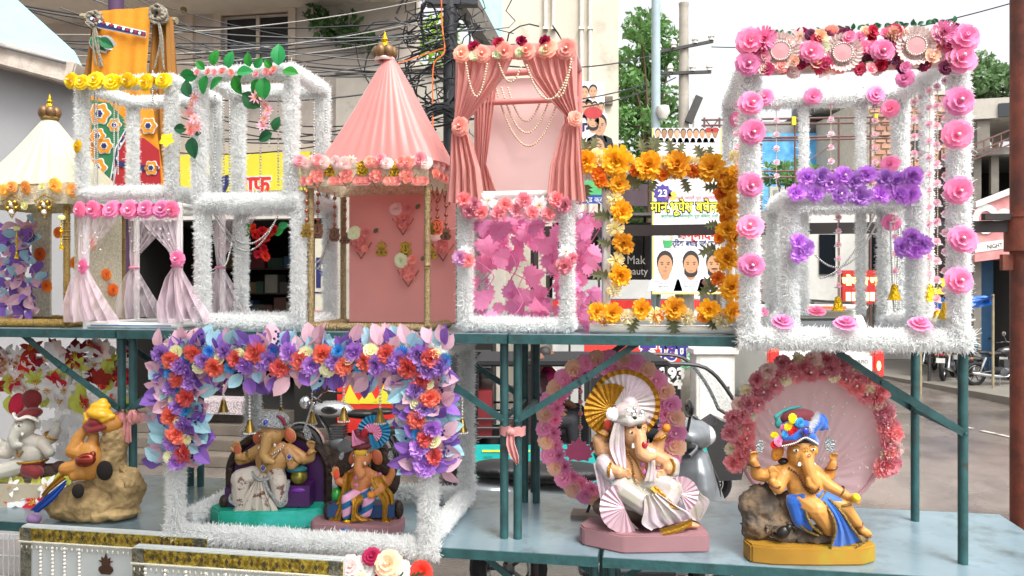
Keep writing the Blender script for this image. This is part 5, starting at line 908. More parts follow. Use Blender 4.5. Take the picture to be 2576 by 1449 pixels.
def tied(s, x0, xin, zt, y, sd, low=1.):
    xo = x0 - s * .02
    L = lambda a_, b_: (a_, b_) if s > 0 else (b_, a_)
    drape('curtain', q.t, CURT, [(h - .02, *L(xo, xin), y, 1), (h * .82, *L(xo, xo + (xin - xo) * .84), y, 1), (h * .68, *L(xo, xo + (xin - xo) * .55), y, .9), (zt + .02, *L(xo - s * .004, xo + s * .05), y, .55), (zt, *L(xo, xo + s * .032), y, .4)], 7, 56, .012, 22, seed=sd)
    drape('curtain_tail', q.t, CURT, [(zt, *L(xo, xo + s * .032), y, .4), (zt - .035, *L(xo - s * .012, xo + s * .06), y - .01, .7), (zt * .4, *L(xo - s * .02, xo + s * .1), y - .012, 1), (-.02 * low, *L(xo - s * .035, xo + s * .115), y - .01, 1.1)], 5, 44, .013, 18, seed=sd + 1)
tied(1, xl, q.P(1295, 160).x, zt_, -.035, 3); tied(-1, xr, q.P(1312, 160).x, q.P(1430, 305).z, -.035, 8)
drape('curtain', q.t, CURT, [(h - .02, xl + .01, xl + .1, D - .05), (.3 * h, xl + .015, xl + .05, D - .05), (.0, xl, xl + .11, D - .05)], 5, 40, .01, 16); drape('curtain', q.t, CURT, [(h - .02, xr - .06, xr - .01, D - .05), (.3 * h, xr - .05, xr - .01, D - .05), (.0, xr - .08, xr + .02, D - .05)], 5, 40, .01, 16)
put('rose', pm('salmon_foam', 'e39b8b'), q.t, q.P(1158, 318, -.065), (-.2, -1, .1), .036, pearl=True); put('rose', MATS['petal_salmon_foam'], q.t, q.P(1447, 298, -.065), (.5, -1, .1), .033)
for i, x in enumerate((1163, 1212, 1268, 1325, 1378, 1425)): put('rose', MATS['petal_salmon_foam'], q.t, q.P(x, 135 - i * 3 + (i % 2) * 3, -.05), jit(), .037, pearl=True)
for x, y in ((1192, 118), (1254, 108), (1312, 105), (1372, 105)): put('ruffle', CRM, q.t, q.P(x, y, -.045), jit(.3), .024)
for x, y in ((1193, 142), (1252, 138), (1310, 132), (1371, 127)): put('ruffle', MINT, q.t, q.P(x, y, -.05), jit(.3), .023)
for (x0, y0), (x1, y1), sg, dv in (((1172, 160), (1226, 158), .125, -.07), ((1255, 160), (1312, 165), .065, -.05), ((1325, 165), (1437, 165), .125, -.07), ((1437, 150), (1400, 240), .05, -.07)): chain(q.t, hang(q.P(x0, y0, dv), q.P(x1, y1, dv), sg), .0048, PBEAD, .0098)
for (x0, x1, y, sg) in ((1278, 1370, 222, .135), (1262, 1390, 222, .185), (1248, 1412, 224, .235)): chain(q.t, hang(q.P(x0, y, D - .02), q.P(x1, y, D - .02), sg, 24), .0052, PBEAD, .0106)
# ---- orange marigold frame
q = Spot('decorated_frame', 'rectangular white frame covered in orange marigolds with tan pompoms', 'frame', 1680, 0.04, W2, 'tinsel display frames')
xl, xr = q.P(1525, 600).x, q.P(1838, 600).x; h = q.P(1680, 428).z; z0 = .016
for y, zz in ((0, .016), (.2, .016)): MB().tube([(q.P(1492, 800).x, y, zz), (q.P(1848, 800).x, y, zz)], .015, 12).build('pipe_rail', PVC, q.t, smooth=True)
MB().tube([(xl - .02, .002, .049), (xr, .002, .049)], .0155, 12).build('pipe_rail', PVC, q.t, smooth=True)
MB().lathe([(0, 0), (.019, 0), (.019, .04), (0, .04)], 12, (q.P(1492, 800).x - .012, 0, .02), frame_of((1, 0, 0))).build('pipe_elbow', PVC, q.t, smooth=True)
for x in (xl, xr): MB().tube([(x, 0, .04), (x, 0, h)], .016, 12).build('pipe_post', mat('white_pvc2', 'dcdad6', .35), q.t, smooth=True)
MB().bb(xl - .0165, xl - .0155, -.012, -.009, .06, h - .03).build('blue_stripe', MATS['blue_print'], q.t)
fbar(q.t, (q.P(1470, 430).x, .0, h - .01), (xr + .01, .0, h - .012), .014, .026, 3600)
for x in (xl, xr): MB().tube([(x, 0, .02), (x, .2, .02)], .013, 10).build('pipe_rail', PVC, q.t, smooth=True)
put0 = lambda k, m, x, y, s, nm='marigold': put(k, m, q.t, q.P(x, y, -.035), jit(.3), s, nm)
for x, y, s in ((1475, 410, .05), (1552, 405, .058), (1632, 418, .056), (1705, 420, .058), (1790, 425, .055), (1850, 440, .04), (1556, 465, .04), (1562, 532, .046), (1568, 612, .044), (1560, 690, .043), (1835, 470, .044), (1832, 525, .05), (1830, 578, .044), (1828, 650, .05), (1842, 725, .05), (1500, 785, .04), (1540, 788, .044), (1615, 778, .04), (1695, 778, .045), (1785, 778, .04), (1840, 785, .042), (1850, 600, .04)): put0('marigold', ORA, x, y, s)
for x, y, s in ((1505, 440, .034), (1510, 455, .03), (1600, 430, .03), (1668, 440, .028), (1745, 430, .032), (1820, 450, .034), (1812, 488, .028), (1810, 600, .026), (1822, 548, .026), (1805, 700, .028), (1518, 800, .026), (1770, 796, .026), (1655, 795, .024)): put0('ruffle', ORB, x, y, s)
for x, y, s in ((1505, 395, .036), (1585, 405, .034), (1668, 410, .032), (1745, 412, .032), (1545, 500, .036), (1548, 575, .034), (1550, 655, .033), (1545, 730, .034), (1845, 560, .03), (1515, 795, .034), (1575, 798, .036), (1648, 795, .036), (1730, 798, .036), (1815, 800, .038), (1850, 395, .03)): put0('pom', TAN, x, y, s, 'pompom')
for x, y, dx, dz in ((1478, 385, -.4, 1), (1490, 380, .3, 1), (1620, 385, -.3, 1), (1640, 388, .4, 1), (1645, 385, 0, 1), (1690, 390, -.2, 1), (1705, 388, .5, 1), (1770, 400, -.6, 1), (1782, 398, .2, 1), (1580, 440, .6, -.8), (1590, 430, 1, -.4), (1480, 465, -.3, -1), (1538, 470, -1, .2), (1535, 540, -1, -.1), (1535, 615, -1, .3), (1530, 690, -1, 0), (1810, 470, -1, 0), (1805, 560, -1, -.3), (1800, 620, -1, -.5), (1790, 720, -.8, -.6), (1800, 735, -.6, .8), (1555, 430, -.5, -1), (1600, 800, -.4, -1), (1690, 798, .2, -1), (1780, 800, .6, -.8), (1520, 780, -1, .3), (1720, 450, .3, -1), (1650, 455, -.5, -1)): put_leaf('fern', OLV, q.t, q.P(x, y, -.02), (dx, -.25, dz), random.uniform(.05, .075), name='cut_leaf')
# ---- big white frame with pink roses
vb = -.125
q = Spot('decorated_frame', 'largest white tinsel frame, trimmed with pink roses and a jewelled flower band', 'frame', 2150, vb, W2, 'tinsel display frames')
a = q.P(1886, 850); b = q.P(2412, 130); D = .62; xl, xr, h = a.x, b.x, b.z; cube_bars(q.t, xl, xr, .038, h, D, .022, .042, dens=6000, skip=('ft', 'fb', 'fl', 'fr', 'lb', 'rb', 'bb'))
for x in (xl, xr): fbar(q.t, (x, 0, .0), (x, 0, h), .022, .042, 6000, 'tinsel_post'); fbar(q.t, (x, .1, .045), (x, D, .038), .022, .042, 6000, 'tinsel_rail')
fbar(q.t, (xl - .03, 0, -.002), (xr + .03, 0, -.002), .022, .046, 6500, 'tinsel_rail')
MB().tube([(xl, 0, h), (xr, 0, h)], .02, 10).build('pipe_rail', PVC, q.t, smooth=True)
for x, y0, y1, dv in ((2022, 250, 810, D), (2165, 250, 810, D)): fbar(q.t, q.P(x, y0, dv), Vector((q.P(x, y0, dv).x, dv, .06)), .008, .026, 3200, 'tinsel_strip')
fbar(q.t, (xr, D * .5, h - .03), (xr, D * .5, .06), .01, .03, 3600, 'tinsel_strip')
MB().bb(xl - .02, xr + .02, -.004, .008, h - .05, h + .045).build('band_board', mat('band_board', 'e9e3dd', .6), q.t)
for x, y in ((1888, 260), (1893, 332), (1888, 465), (1888, 570), (1890, 667)): put('rose', PNK, q.t, q.P(x, y, -.055), jit(.3), .042, pearl=True)
for x, y in ((2412, 255), (2408, 338), (2410, 478), (2422, 602), (2412, 705)): put('rose', PNK, q.t, q.P(x, y, -.055), jit(.3), .046, pearl=True)
for x, y in ((1925, 245), (2045, 242), (2203, 238), (1855, 300)): put('rose', PNK, q.t, q.P(x, y, D - .05), jit(.3), .036)
for x, y, dv in ((2277, 197, .3), (2240, 273, .5), (2240, 412, .5), (2242, 560, .5)): put('rose', PNK, q.t, q.P(x, y, dv), (-.5, -1, 0), .036)
for x, y, dv in ((1970, 817, .0), (2128, 822, -.02), (2315, 824, -.02)): put('rose', PNK, q.t, q.P(x, y, dv) + Vector((0, 0, .01)), (0, -.6, 1), .04)
for x, dv in ((2055, .5), (2350, .35), (1912, .4)): put('rose', PNK, q.t, Vector((q.P(x, 800, dv).x, dv, .075)), (0, -.5, 1), .036)
for x, y, s, m in ((1887, 105, .05, PNK), (1882, 160, .046, PNK), (2425, 95, .054, PNK), (2418, 150, .052, PNK)): put('rose', m, q.t, q.P(x, y, -.06), jit(.2), s, pearl=y > 140)
for x, y in ((1920, 100), (2372, 85)): put('mum', PNK, q.t, q.P(x, y, -.05), jit(), .042)
JEW = mat('jewel_lace', 'b39a94', .3, metal=.3, var=.3, scale=120, bump=.9, bscale=160); PPK = pm('pale_disc', 'c88e92')
for cx, cy in ((1962, 130), (2118, 134), (2302, 117)):
    c = q.P(cx, cy, -.05); o = MB().lathe([(0, .012), (.03, .01), (.034, .014), (.036, .008), (.048, .004), (.05, 0)], 28, c, Rx(math.pi / 2)).build('medallion', JEW, q.t, smooth=True)
    MB().lathe([(0, .016), (.028, .014), (.029, .008)], 20, c, Rx(math.pi / 2)).build('medallion_disc', PPK, o, smooth=True)
    for k in range(26): an = k / 26 * 6.283; put_leaf('leafb', pm('shell', 'd3bfb9'), o, c + Vector((.044 * math.cos(an), -.004, .044 * math.sin(an))), (math.cos(an), -.3, math.sin(an)), .024, name='shell_petal')
    chain(o, [c + Vector((.031 * math.cos(k / 24 * 6.283), -.014, .031 * math.sin(k / 24 * 6.283))) for k in range(25)], .003, PEARL, .0068, 'pearl_ring')
for i in range(150):
    x = random.uniform(1905, 2400); y = random.uniform(88, 185) - (x - 1886) * .028
    if min((x - cx) ** 2 + (y - cy) ** 2 for cx, cy in ((1962, 130), (2118, 134), (2302, 117))) < 36 ** 2: continue
    put(random.choice(('rose', 'rosebud', 'ruffle')), random.choice((DUST, RASP, PEACH, BL, CRM, PNK, SAL, PLUM, MINT)), q.t, q.P(x, y, -.03 - random.random() * .03), jit(.4), random.uniform(.018, .03), 'band_flower')
for x, y in ((2040, 130), (2220, 128)): put('rose', PNK, q.t, q.P(x, y, -.065), jit(.2), .038, pearl=True)
for x, y in ((2012, 92), (2270, 85), (2080, 180)): put('lily', [BL, STAM], q.t, q.P(x, y, -.05), jit(), .036)
for k in range(40): put_leaf('leaf', DGR, q.t, q.P(1930 + k * 12 + random.uniform(-6, 6), 92 - k * .9, -.01), (random.uniform(-1, 1), -.3, random.uniform(.1, 1)), .022)
def flower_string(x, y0, y1, dv, bell=False, n=5):
    p, e = q.P(x, y0, dv), q.P(x, y1, dv); chain(q.t, [p, e], .0028, PBEAD, .0066, 'bead_string', 5, 4)
    for k in range(n):
        c = p.lerp(e, (k + .3) / n); put('daisy', WHT, q.t, c, (random.uniform(-.3, .3), -.3, -1), .02, 'blossom', random.random() * 6); put('rosebud', pm('string_pink', 'eeb1bd'), q.t, c + Vector((0, -.004, .004)), (0, -1, .5), .014)
    if bell: MB().lathe([(.002, .05), (.012, .045), (.016, .02), (.024, -.005), (.028, -.012), (.0, -.008)], 14, e - Vector((0, 0, .05))).build('gold_bell', GOLDF, q.t, smooth=True)
flower_string(1953, 262, 470, D, n=6); flower_string(2090, 258, 470, D, n=6); flower_string(2200, 262, 470, D, n=6); flower_string(2108, 540, 745, D, True, 6); flower_string(2250, 500, 715, .45, True, 5)
for i, dv in enumerate((.08, .16, .24, .32, .4)): z1 = (q.P(2350, 760, dv).z + random.uniform(-.05, .05)); x = xr - .012; p = Vector((x, dv, h - .05)); e = Vector((x, dv, z1 if i % 2 else z1 + .05)); \
    [put('daisy', WHT, q.t, p.lerp(e, (k + .5) / 12), (-.5, -.6, -1), .02, 'blossom') and put('rosebud', MATS['petal_string_pink'], q.t, p.lerp(e, (k + .5) / 12) + Vector((-.003, -.004, .005)), (-.4, -1, .4), .014) for k in range(12)]; chain(q.t, [p, e], .0028, PBEAD, .0066, 'bead_string', 5, 4); i < 4 and MB().lathe([(.002, .05), (.012, .045), (.016, .02), (.024, -.005), (.028, -.012), (.0, -.008)], 14, e - Vector((0, 0, .05))).build('gold_bell', GOLDF, q.t, smooth=True)
for i, dv in enumerate((.15, .35)):
    p = Vector((xl - .004, dv, h - .05)); e = Vector((xl - .004, dv, h * .55))
    for k in range(7): put('rosebud', MATS['petal_string_pink'], q.t, p.lerp(e, (k + .5) / 7), (-.3, -1, .4), .017); put('daisy', WHT, q.t, p.lerp(e, (k + .6) / 7), (-.3, -.5, -1), .02, 'blossom')
# ---- purple flower frame standing inside the big one
q = Spot('decorated_frame', 'smaller white tinsel frame with purple ruffled flowers, inside the biggest frame', 'frame', 2140, .1, W2, 'tinsel display frames')
a = q.P(1987, 820); b = q.P(2302, 492); D = .36; cube_bars(q.t, a.x, b.x, .034, b.z, D, .022, .04, skip=('bb', 'fb'))
for x, y in ((2003, 487), (2028, 447), (2065, 447), (2050, 487), (2110, 490), (2118, 443), (2165, 495), (2180, 440), (2215, 490), (2225, 450), (2262, 492), (2290, 488), (2293, 443), (2150, 455), (2090, 460), (2250, 455)): put('ruffle', VIO, q.t, q.P(x, y, -.055), jit(), .04, pearl=random.random() < .3)
for x, y in ((2008, 610), (2012, 640), (2025, 625), (2292, 598), (2265, 622), (2302, 630), (2318, 615)): put('ruffle', VIO, q.t, q.P(x, y, -.05), jit(), .037)
for (x0, y0, d0), (x1, y1, d1), sg in (((1965, 560, .2), (1985, 575, .3), .3), ((1975, 560, .25), (2000, 565, .34), .24), ((2200, 540, .34), (2060, 700, .34), .06), ((2215, 540, .34), (2050, 640, .34), .12), ((2240, 560, .2), (2262, 560, .3), .35)): chain(q.t, hang(q.P(x0, y0, d0), q.P(x1, y1, d1), sg), .0046, SILV, .0085)
# ---------------- printed orange cloth tied up behind the left frames ----------------
OCH = mat('orange_cotton', 'd68a16', .75, var=.08, bump=.25, bscale=30); BRNC = mat('brown_cotton', '8f5f1e', .8, var=.12); NVC = mat('indigo_cotton', '232a5c', .8); GRC = mat('green_cotton', '2c7348', .8, var=.08); RDC = mat('red_cotton', 'a5222a', .8, var=.08); WHC2 = mat('white_cotton', 'd9dde0', .8); ROPE = mat('hemp_rope', '8b8374', .9, bump=.8, bscale=90)
q = Spot('printed_cloth', 'orange printed cloth with indigo borders roped up behind the yellow-rose frame', 'cloth', 320, .74, 0); P = q.P
BAM = mat('purple_wrapped_pole', '4a3050', .7, var=.2)
MB().tube([Vector((P(300, 0).x, .1, ground_z(3.9))), P(290, -80, .1)], .04, 10).build('pole', BAM, q.t, smooth=True); MB().tube([P(205, 42, .05), P(445, 52, .05)], .018, 8).build('bamboo', mat('bamboo', '8f8468', .7), q.t, smooth=True)
def fx(s): return (P(236 + (205 - 236) * s, 0).x, P(378 + (425 - 378) * s * .8, 0).x)
H = lambda y: P(320, y).z
drape('cloth_front', q.t, OCH, [(H(22), P(237, 0).x, P(382, 0).x, 0, .6), (H(180), P(236, 0).x, P(375, 0).x, -.02, 1), (H(330), P(232, 0).x, P(400, 0).x, -.02, 1), (H(500), P(230, 0).x, P(425, 0).x, -.02, 1)], 2, 40, .006, 30, seed=2)
drape('cloth_side', q.t, BRNC, [(H(45), P(378, 0).x, P(425, 0).x, .02, 1), (H(200), P(368, 0).x, P(440, 0).x, .01, 1), (H(500), P(380, 0).x, P(448, 0).x, .01, 1)], 3, 30, .012, 20, seed=4); drape('cloth_side', q.t, BRNC, [(H(40), P(228, 0).x, P(240, 0).x, .02, 1), (H(200), P(205, 0).x, P(240, 0).x, .02, 1), (H(500), P(200, 0).x, P(240, 0).x, .02, 1)], 2, 20, .01, 16, seed=5)
def fig(name, m, pts, d, parent=None): return MB().prism([(P(x, y).x, P(x, y).z) for x, y in pts], .002, XZ, (0, -.032 - d, 0)).build(name, m, parent or q.t)
fig('print_green', GRC, [(240, 255), (285, 262), (320, 300), (330, 340), (300, 395), (285, 470), (240, 478), (244, 400), (255, 380), (242, 340)], 0)
fig('print_red', RDC, [(318, 360), (330, 350), (372, 350), (410, 380), (415, 478), (290, 478), (298, 420)], 0)
fig('print_border', WHC2, [(332, 318), (302, 372), (284, 478), (296, 478), (312, 380), (340, 330)], .003); bd = fig('print_border', NVC, [(334, 322), (305, 376), (288, 478), (293, 478), (309, 378), (338, 328)], .006)
fig('print_border', WHC2, [(238, 44), (262, 58), (378, 84), (378, 100), (258, 76), (237, 60)], .003); fig('print_border', NVC, [(238, 47), (263, 61), (378, 87), (378, 97), (258, 73), (238, 57)], .006)
for k in range(14): t_ = k / 13; c = P(244 + 130 * t_, 53 + 39 * t_ ** .9); MB().lathe([(0, 0), (.009, 0)], 8, c + Vector((0, -.0415, 0)), XZ).build('print_dot', RDC if k % 2 else WHC2, q.t)
for k in range(9): t_ = k / 8; c = P(331 - 40 * t_ ** .8, 330 + 142 * t_); MB().lathe([(0, 0), (.008, 0)], 8, c + Vector((0, -.0415, 0)), XZ).build('print_dot', RDC if k % 2 else WHC2, q.t)
fig('print_border', NVC, [(299, 405), (372, 418), (410, 420), (410, 432), (372, 432), (297, 418)], .006)
def blossom(x, y, s, rot=0):
    for m, r, d in ((WHC2, 1.12, .004), (OCH, 1, .006), (WHC2, .5, .008), (NVC, .36, .01)): MB().prism([(P(x + s * r * (1 + .12 * math.cos(6 * a)) * math.cos(a), y).x, P(x, y + s * r * (1 + .12 * math.cos(6 * a)) * math.sin(a)).z) for a in [k / 36 * 6.283 for k in range(36)]], .002, XZ, (0, -.032 - d, 0)).build('print_flower', m, q.t)
for x, y, s in ((262, 290, 24), (300, 318, 15), (258, 345, 17), (275, 370, 18), (256, 425, 22), (385, 320, 18), (392, 425, 16)): blossom(x, y, s)
for x, y, dx, dz in ((250, 92, .1, -1), (256, 95, .5, -1), (264, 100, .9, -.6)): put_leaf('leaf', WHC2, q.t, P(x, y) + Vector((0, -.036, 0)), (dx, 0, dz), .1, tilt=0); put_leaf('leaf', GRC, q.t, P(x, y + 3) + Vector((0, -.041, 0)), (dx, 0, dz), .08)
for x, y in ((398, 38), (238, 50)):
    for k in range(7): c = P(x, y, -.02); r = random.uniform(.022, .042); MB().tube([c + Vector((r * math.cos(i / 12 * 6.283 + k), .02 * math.sin(i + k), r * 1.1 * math.sin(i / 12 * 6.283 + k) + random.uniform(-.005, .005))) for i in range(12)], .009, 6, closed=True).build('rope_knot', ROPE, q.t, smooth=True)
    for k in range(4): c = P(x, y + 10, -.03); MB().tube(smooth_path([c, c + Vector((random.uniform(-.02, .03), -.01, -.1)), c + Vector((random.uniform(-.03, .05), 0, -random.uniform(.18, .3)))], 5), .005, 5).build('rope_end', ROPE, q.t)
# white wire rack at the lower left corner
q = Spot('wire_rack', 'white wire grid rack standing at the lower left corner', 'rack', 20, -.17, zg); P = q.P
z1 = P(20, 1345).z; xa, xb = P(-60, 0).x, P(50, 0).x; WR = mat('white_wire', 'c9cac8', .4)
for k in range(9): x = xa + (xb - xa) * k / 8; MB().tube([(x, 0, 0), (x, 0, z1)], .0028, 5).build('wire', WR, q.t)
for k in range(10): z = .03 + (z1 - .03) * k / 9; MB().tube([(xa, .004, z), (xb, .004, z)], .0028, 5).build('wire', WR, q.t)
# ---------------- lower shelf: floral frame, rings ----------------
q = Spot('decorated_frame', 'lilac, coral and blue flower frame on a white tinsel base', 'frame', 760, -.2, W1, 'tinsel display frames')
a = q.P(442, 1330); b = q.P(1078, 890); D = .6; xl, xr, h = a.x, b.x, b.z + .01; cube_bars(q.t, xl, xr, .043, h, D, .022, .043, dens=6000, skip=('fb', 'fl', 'fr', 'lb', 'rb'))
for x in (xl, xr): fbar(q.t, (x, 0, .02), (x, 0, h), .022, .043, 6000, 'tinsel_post'); fbar(q.t, (x, .09, .046), (x, D, .043), .022, .043, 6000, 'tinsel_rail')
fbar(q.t, (xl - .03, 0, .012), (xr + .03, 0, .012), .022, .047, 6500, 'tinsel_rail')
def band(p0, p1, wid, nf, nl):
    p0, p1 = Vector(p0), Vector(p1); d = (p1 - p0).normalized(); sd = Vector((-d.y, d.x))
    for k in range(nl):
        c = p0.lerp(p1, random.random()); s = random.choice((-1, 1)); off = random.uniform(.25, 1.0) * wid * s; x, y = c + sd * off
        dr = Vector((sd.x * s, 0, -sd.y * s)) + Vector((random.uniform(-.7, .7), random.uniform(-.6, .1), random.uniform(-.7, .7)))
        put_leaf(random.choice(('leaf', 'leafb', 'leaf')), random.choice((LB, LP, LV, LB, LP, LV, LP)), q.t, q.P(x, y, random.uniform(-.05, .0)), dr, random.uniform(.055, .085), (random.uniform(-.5, .5), -1, random.uniform(-.4, .4)), tilt=random.uniform(-.7, .7))
    for k in range(nf):
        c = p0.lerp(p1, (k + .5) / nf); off = (-.5, .45, 0)[k % 3] * wid * .8 + random.uniform(-5, 5); x, y = c + sd * off
        kind = ('ruffle', LIL, .04) if k % 4 == 0 else ('ruffle', CORAL, .041) if k % 4 == 2 else ('mum', BLU, .027) if k % 4 == 1 else random.choice((('rosebud', CREAM, .03), ('rosebud', CREAM, .028), ('ruffle', LIL, .034)))
        put(kind[0], kind[1], q.t, q.P(x, y, -.055), jit(.35), kind[2] * random.uniform(.9, 1.1), 'flower')
band((400, 905), (1130, 905), 46, 54, 190); band((455, 925), (448, 1165), 48, 21, 110); band((1060, 925), (1078, 1180), 48, 21, 110)
for k in range(26):
    x, y = random.choice(((random.uniform(420, 1110), random.choice((850, 962))), (random.uniform(405, 500), random.uniform(930, 1150)), (random.uniform(1020, 1130), random.uniform(930, 1150))))
    p = q.P(x, y, -.04)
    for j in range(7): MB().sph(p + Vector((random.uniform(-.012, .012), random.uniform(-.01, .01), -.03 + j * .009)), .0055, 5, 4).build('berry', NAVY, q.t)
def bell_drop(x, y0, y1, dv, lotus=True):
    p, e = q.P(x, y0, dv), q.P(x, y1, dv); chain(q.t, [p, e], .0055, PEARL, .0125, 'bead_string')
    MB().lathe([(.003, .03), (.009, .024), (.014, .0), (.021, -.02), (.0, -.016)], 14, e - Vector((0, 0, .02))).build('gold_bell', mat('brass', 'a98c4a', .35, metal=1, var=.2), q.t, smooth=True)
    chain(q.t, [e + Vector((.021 * math.cos(k / 12 * 6.283), .021 * math.sin(k / 12 * 6.283), -.045)) for k in range(13)], .0038, PEARL, .009, 'bead_fringe')
for x, y0, y1, dv in ((562, 930, 1010, .1), (628, 940, 1060, .05), (707, 950, 1030, .5), (785, 940, 1040, .5), (865, 950, 1030, .1), (956, 950, 1035, .1), (1005, 950, 1030, .45)): bell_drop(x, y0, y1, dv)
bell_drop(1163, 980, 1060, .3)
# ---- pink flower ring on a stand
q = Spot('flower_ring', 'tall pink ring of roses and carnations with a hanging lotus', 'flower ring', 1535, .34, W1)
c = q.P(1535, 1078); rx = (q.P(1690, 1078) - q.P(1380, 1078)).length / 2; rz = (q.P(1535, 905).z - q.P(1535, 1245).z) / 2; n = 40
MB().tube([c + Vector((rx * math.cos(k / n * 6.283), 0, rz * math.sin(k / n * 6.283))) for k in range(n)], .016, 8, closed=True).build('hoop', PNK, q.t, smooth=True)
for k in range(32):
    an = k / 32 * 6.283; o = Vector((math.cos(an), 0, math.sin(an)))
    put('rose', (MAG, PEACH)[k % 2], q.t, c + Vector((rx * o.x * 1.05, -.03, rz * o.z * 1.04)), jit(.3), .043, pearl=k % 4 == 0)
    put('mum', MAG, q.t, c + Vector((rx * .91 * math.cos(an + .07), -.025, rz * .93 * math.sin(an + .07))), jit(.35), .037, 'carnation')
z = c.z - rz
for s in (-1, 1): MB().tube([(c.x + s * .07, 0, z), (c.x + s * .08 - .02, .0, 0)], .006, 6).build('stand_leg', mat('black_iron', '23211f', .5), q.t)
MB().bb(c.x - .16, c.x + .12, -.05, .05, 0, .014).build('stand_base', mat('worn_wood', '8b7c70', .7, var=.3), q.t)
lx = q.P(1455, 985); chain(q.t, [q.P(1462, 955, -.01), q.P(1458, 1155, -.01)], .0045, PBEAD, .0105, 'bead_string')
for y in (985, 1010, 1040, 1075): MB().sph(q.P(1460, y, -.015), .011, 7, 5).build('pink_bead', mat('pink_crystal', 'cf7f86', .2, coat=.6), q.t, smooth=True)
MB().prism([(x * .1, y * .1) for x, y in leaf_outline('lotus')], .004, XZ, q.P(1456, 1160, -.02)).build('lotus_tag', mat('lotus_pink', 'd9618f', .6), q.t)
chain(q.t, [q.P(1560, 935, -.01), q.P(1560, 990, -.01)], .0045, PBEAD, .0105, 'bead_string'); MB().sph(q.P(1560, 955, -.015), .013, 6, 4).build('pink_bead', MATS['pink_crystal'], q.t)
# ---- pale pink disc with flower rim
q = Spot('flower_disc', 'round pleated pale pink disc with a rim of rose and cream flowers', 'flower disc', 2050, .36, W1)
q.t.rotation_euler = (0, 0, -YAW * .4); c = q.P(2040, 1105); rx = abs(q.P(2226, 1100).x - q.P(1852, 1100).x) / 2; rz = (q.P(2053, 930).z - q.P(2053, 1293).z) / 2
mb = MB(); vs = [(c.x, 0, c.z - rz * .9)]; n = 160; kk = 12
for i in range(1, kk + 1):
    for j in range(n):
        an = 2 * math.pi * j / n; e = Vector((rx * math.cos(an), 0, rz * math.sin(an))); o = Vector((0, 0, -rz * .55)); t = i / kk; p = o.lerp(e, t)
        vs.append((c.x + p.x, .008 * (1 - t) + .004 * math.sin(an * 30 + 2.3 * math.sin(an * 5)) * math.sin(t * 3.0) * (.4 + .6 * (math.sin(an) < .6)), c.z + p.z))
vs[0] = (c.x, .008, c.z - rz * .55)
mb.add(vs, [(0, 1 + j, 1 + (j + 1) % n) for j in range(n)] + [(1 + (i - 1) * n + j, 1 + i * n + j, 1 + i * n + (j + 1) % n, 1 + (i - 1) * n + (j + 1) % n) for i in range(1, kk) for j in range(n)]); mb.build('pleated_disc', mat('pink_pleat', 'efc6c8', .5, var=.04, trans=.4), q.t, smooth=True, ang=80)
MB().tube([c + Vector((rx * math.cos(k / 60 * 6.283), .006, rz * math.sin(k / 60 * 6.283))) for k in range(60)], .012, 8, closed=True).build('hoop', MATS['pink_pleat'], q.t, smooth=True)
for k in range(130):
    an = random.uniform(0, 6.283); r = math.sqrt(random.random()) * .94; p = c + Vector((rx * r * math.cos(an), -.012, rz * r * math.sin(an))); MB().sph(p, .0042, 6, 4).build('pearl', PEARL, q.t, smooth=True)
CRF = pm('cream_flower', 'e6d3bd')
for k in range(64):
    an = R(-22) + R(222) * k / 63; w = 1.04 + .1 * ((k % 3) - 1) * (1 if an > R(35) else .3)
    put('ruffle', CRF if k % 4 == 3 else (BL if k % 9 == 5 else ROS), q.t, c + Vector((rx * w * math.cos(an), -.028, rz * w * math.sin(an))), jit(.3), random.uniform(.036, .046) * (.8 if k % 4 == 3 else 1), 'flower', pearl=k % 3 == 0)
for s in (-1, 1): MB().beam((c.x + s * .1, .02, c.z - rz * .8), (c.x + s * .14, .1, 0), .02, .012).build('stand_leg', MATS['worn_wood'], q.t)
